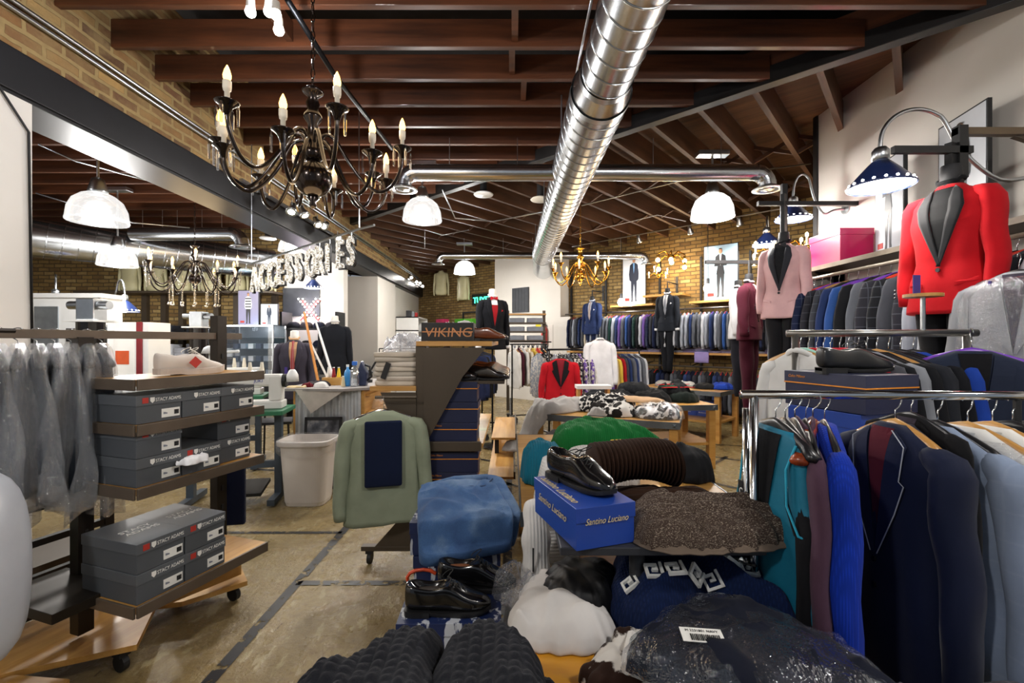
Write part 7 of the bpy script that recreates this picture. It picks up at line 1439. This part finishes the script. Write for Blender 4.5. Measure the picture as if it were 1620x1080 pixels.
# white cabinet wall with mirror and column behind the left gondola
t = thing('wall_cabinet', 'white lit cabinet with a red scarf in the left room', 'cabinet', at(200, 540, 5.4)); t.location.z = 0
MB().bb(-.24, .26, 0, .35, .4, 1.68).build('carcass', M_white, t); MB().bb(-.18, .1, -.01, 0, 1.02, 1.58).build('door', M_paper, t, bevel=.004); MB().bb(-.12, .04, -.014, -.01, 1.18, 1.34).build('orange_notice', mat('orange_notice', '#c8501e', .6), t); MB().bb(.14, .2, -.03, -.01, 1.0, 1.68).build('scarf', mat('tartan', '#7a1c24', .8), t)
t = thing('wall_cabinet', 'white panelled cabinet with mirror by the white panel edge', 'cabinet', at(100, 540, 5.2)); t.location.z = 0; MB().bb(-.42, .42, 0, .3, 0, 1.95).build('carcass', M_white, t); MB().bb(-.32, -.05, -.012, 0, 1.2, 1.85).build('mirror', mat('mirror', '#c0c8d0', .05, 1), t); MB().bb(.05, .3, -.02, 0, 1.45, 1.6).build('dark_screen', M_blackm, t); MB().bb(-.45, .45, -.02, .32, 1.95, 2.0).build('cornice', M_white, t)
for px, Y, lab in ((145, 4.6, 'black square column with a grey projector, nearer the white panel'), (315, 6.6, 'chrome clad column topped by a projector behind the sneaker')):
    p = at(px, 540, Y); t = thing('display_column', lab, 'column', (p.x, p.y, 0)); t.scale = (1, 1, .94); MB().cyl((0, 0, 0), (0, 0, 1.75), .12, n=24).build('shaft', mat('dark_gloss', '#241f1c', .12, .4, coat=.5), t, smooth=False); MB().bb(-.15, .15, -.15, .15, 1.75, 1.77).build('cap', M_white, t); MB().bb(-.09, .09, -.08, .08, 1.77, 2.0).build('housing', M_steel, t, bevel=.01)
    for s in (-1, 1): MB().cyl((s*.1, -.02, 1.93), (s*.2, -.02, 1.93), .045, n=18).build('lamp_barrel', M_steel, t)
# dark racks under the X
t = thing('shelving_unit', 'dark shelving of hats and shoes under the letter X', 'shelving', (at(488, 540, 8.6).x, 8.6, 0))
for z in (.3, .65, 1.0, 1.35, 1.7): MB().bb(-.42, .6, -.2, .2, z-.03, z).build('shelf', M_blackm, t)
for x in (-.42, .6): MB().bb(x-.02, x+.02, -.2, .2, 0, 2.0).build('side', M_blackm, t)
for k in range(16): soft('hat', 'dark hat, %s from the left on the %s shelf under the letter X' % (ORD[k % 4], ('low', 'second', 'third', 'top')[k//4]), 'hat', blob(.24, .2, 8, k), (t.location.x-.28+.24*(k % 4), 8.6, (.651, 1.001, 1.351, 1.701)[k//4]), .12, ['#16181e', '#2c2a30', '#1c2030', '#3a3438'][k*3 % 4], seed=k, wr=.01, n=24, nr=6)
tag(MB().bb(-.36, .36, 0, .03, 0, .55).build('dark_panel', mat('dark_shutter', '#3a3d42', .6), loc=(wl(478), 8.94, H+.5)), 'dark framed panel behind the letter X', 'panel')
# racks beside the pier
t = thing('clothes_rack', 'small rack of red and white shirts beyond the white pier', 'clothes rack', (-2.35, 9.6, 0)); MB().tube([(-.45, 0, 1.3), (.45, 0, 1.3)], .012, 8).build('hang_bar', M_black, t)
for x in (-.45, .45): MB().tube([(x, 0, 0), (x, 0, 1.3)], .012, 8).build('upright', M_black, t)
rackrow((-2.75, 9.6), (-1.95, 9.6), 1.3, ['#17181d', '#3c3f47', '#a01820', '#b33a4a', '#e8e6e2', '#e8e6e2', '#d8cdb8'], 'shirt', 'shirts beyond the white pier', '{c} shirt, {k} from the left on the rack beyond the white pier', [M_hw], mats=(M_shirt,), rz=PI/2+.3)
t = thing('wall_shelf_unit', 'white shelf with sewing gadgets on the wall beyond the pier', 'shelf', (-2.95, 11.9, 0)); 
for z in (1.35, 1.75, 2.1): MB().bb(-.08, .5, 0, 1.3, z-.03, z).build('shelf', M_white, t)
for y in (.02, 1.28): MB().bb(-.08, .5, y-.02, y+.02, 0, 2.1).build('side', M_white, t)
for k in range(9): tag(MB().box((0, 0, .08), (.12, .14, .16)).build('gadget_box', mat('gad%d' % (k % 3), ('#2a2c30', '#8c9098', '#c03030')[k % 3], .4), loc=(-2.72, 12.0+.4*(k % 3), (1.351, 1.751, 2.101)[k//3]), bevel=.006), '%s gadget, %s along the %s shelf beyond the pier' % (('black', 'grey', 'red')[k % 3], ORD[k % 3], ('low', 'middle', 'top')[k//3]), 'box')
# dark suits behind the gondola
a, b = (-.62, 6.7), (-.5, 7.6); rack('clothes_rack', 'black rack of dark suits half hidden behind the shoe gondola', a, b, 1.36, M_black)
rackrow(a, b, 1.36, ['#1b2340', '#17181d', '#24345e', '#1b2340', '#17181d', '#1b2340'], 'jacket', 'dark suits behind the gondola', '{c} suit, {k} from the near end of the rack behind the shoe gondola', [M_hb], rz=0.15)
# remove the pattern garments used only as sources for the copies
def kill(o):
    for c in list(o.children): kill(c)
    bpy.data.objects.remove(o)
for o in list(base_j.values()): kill(o)
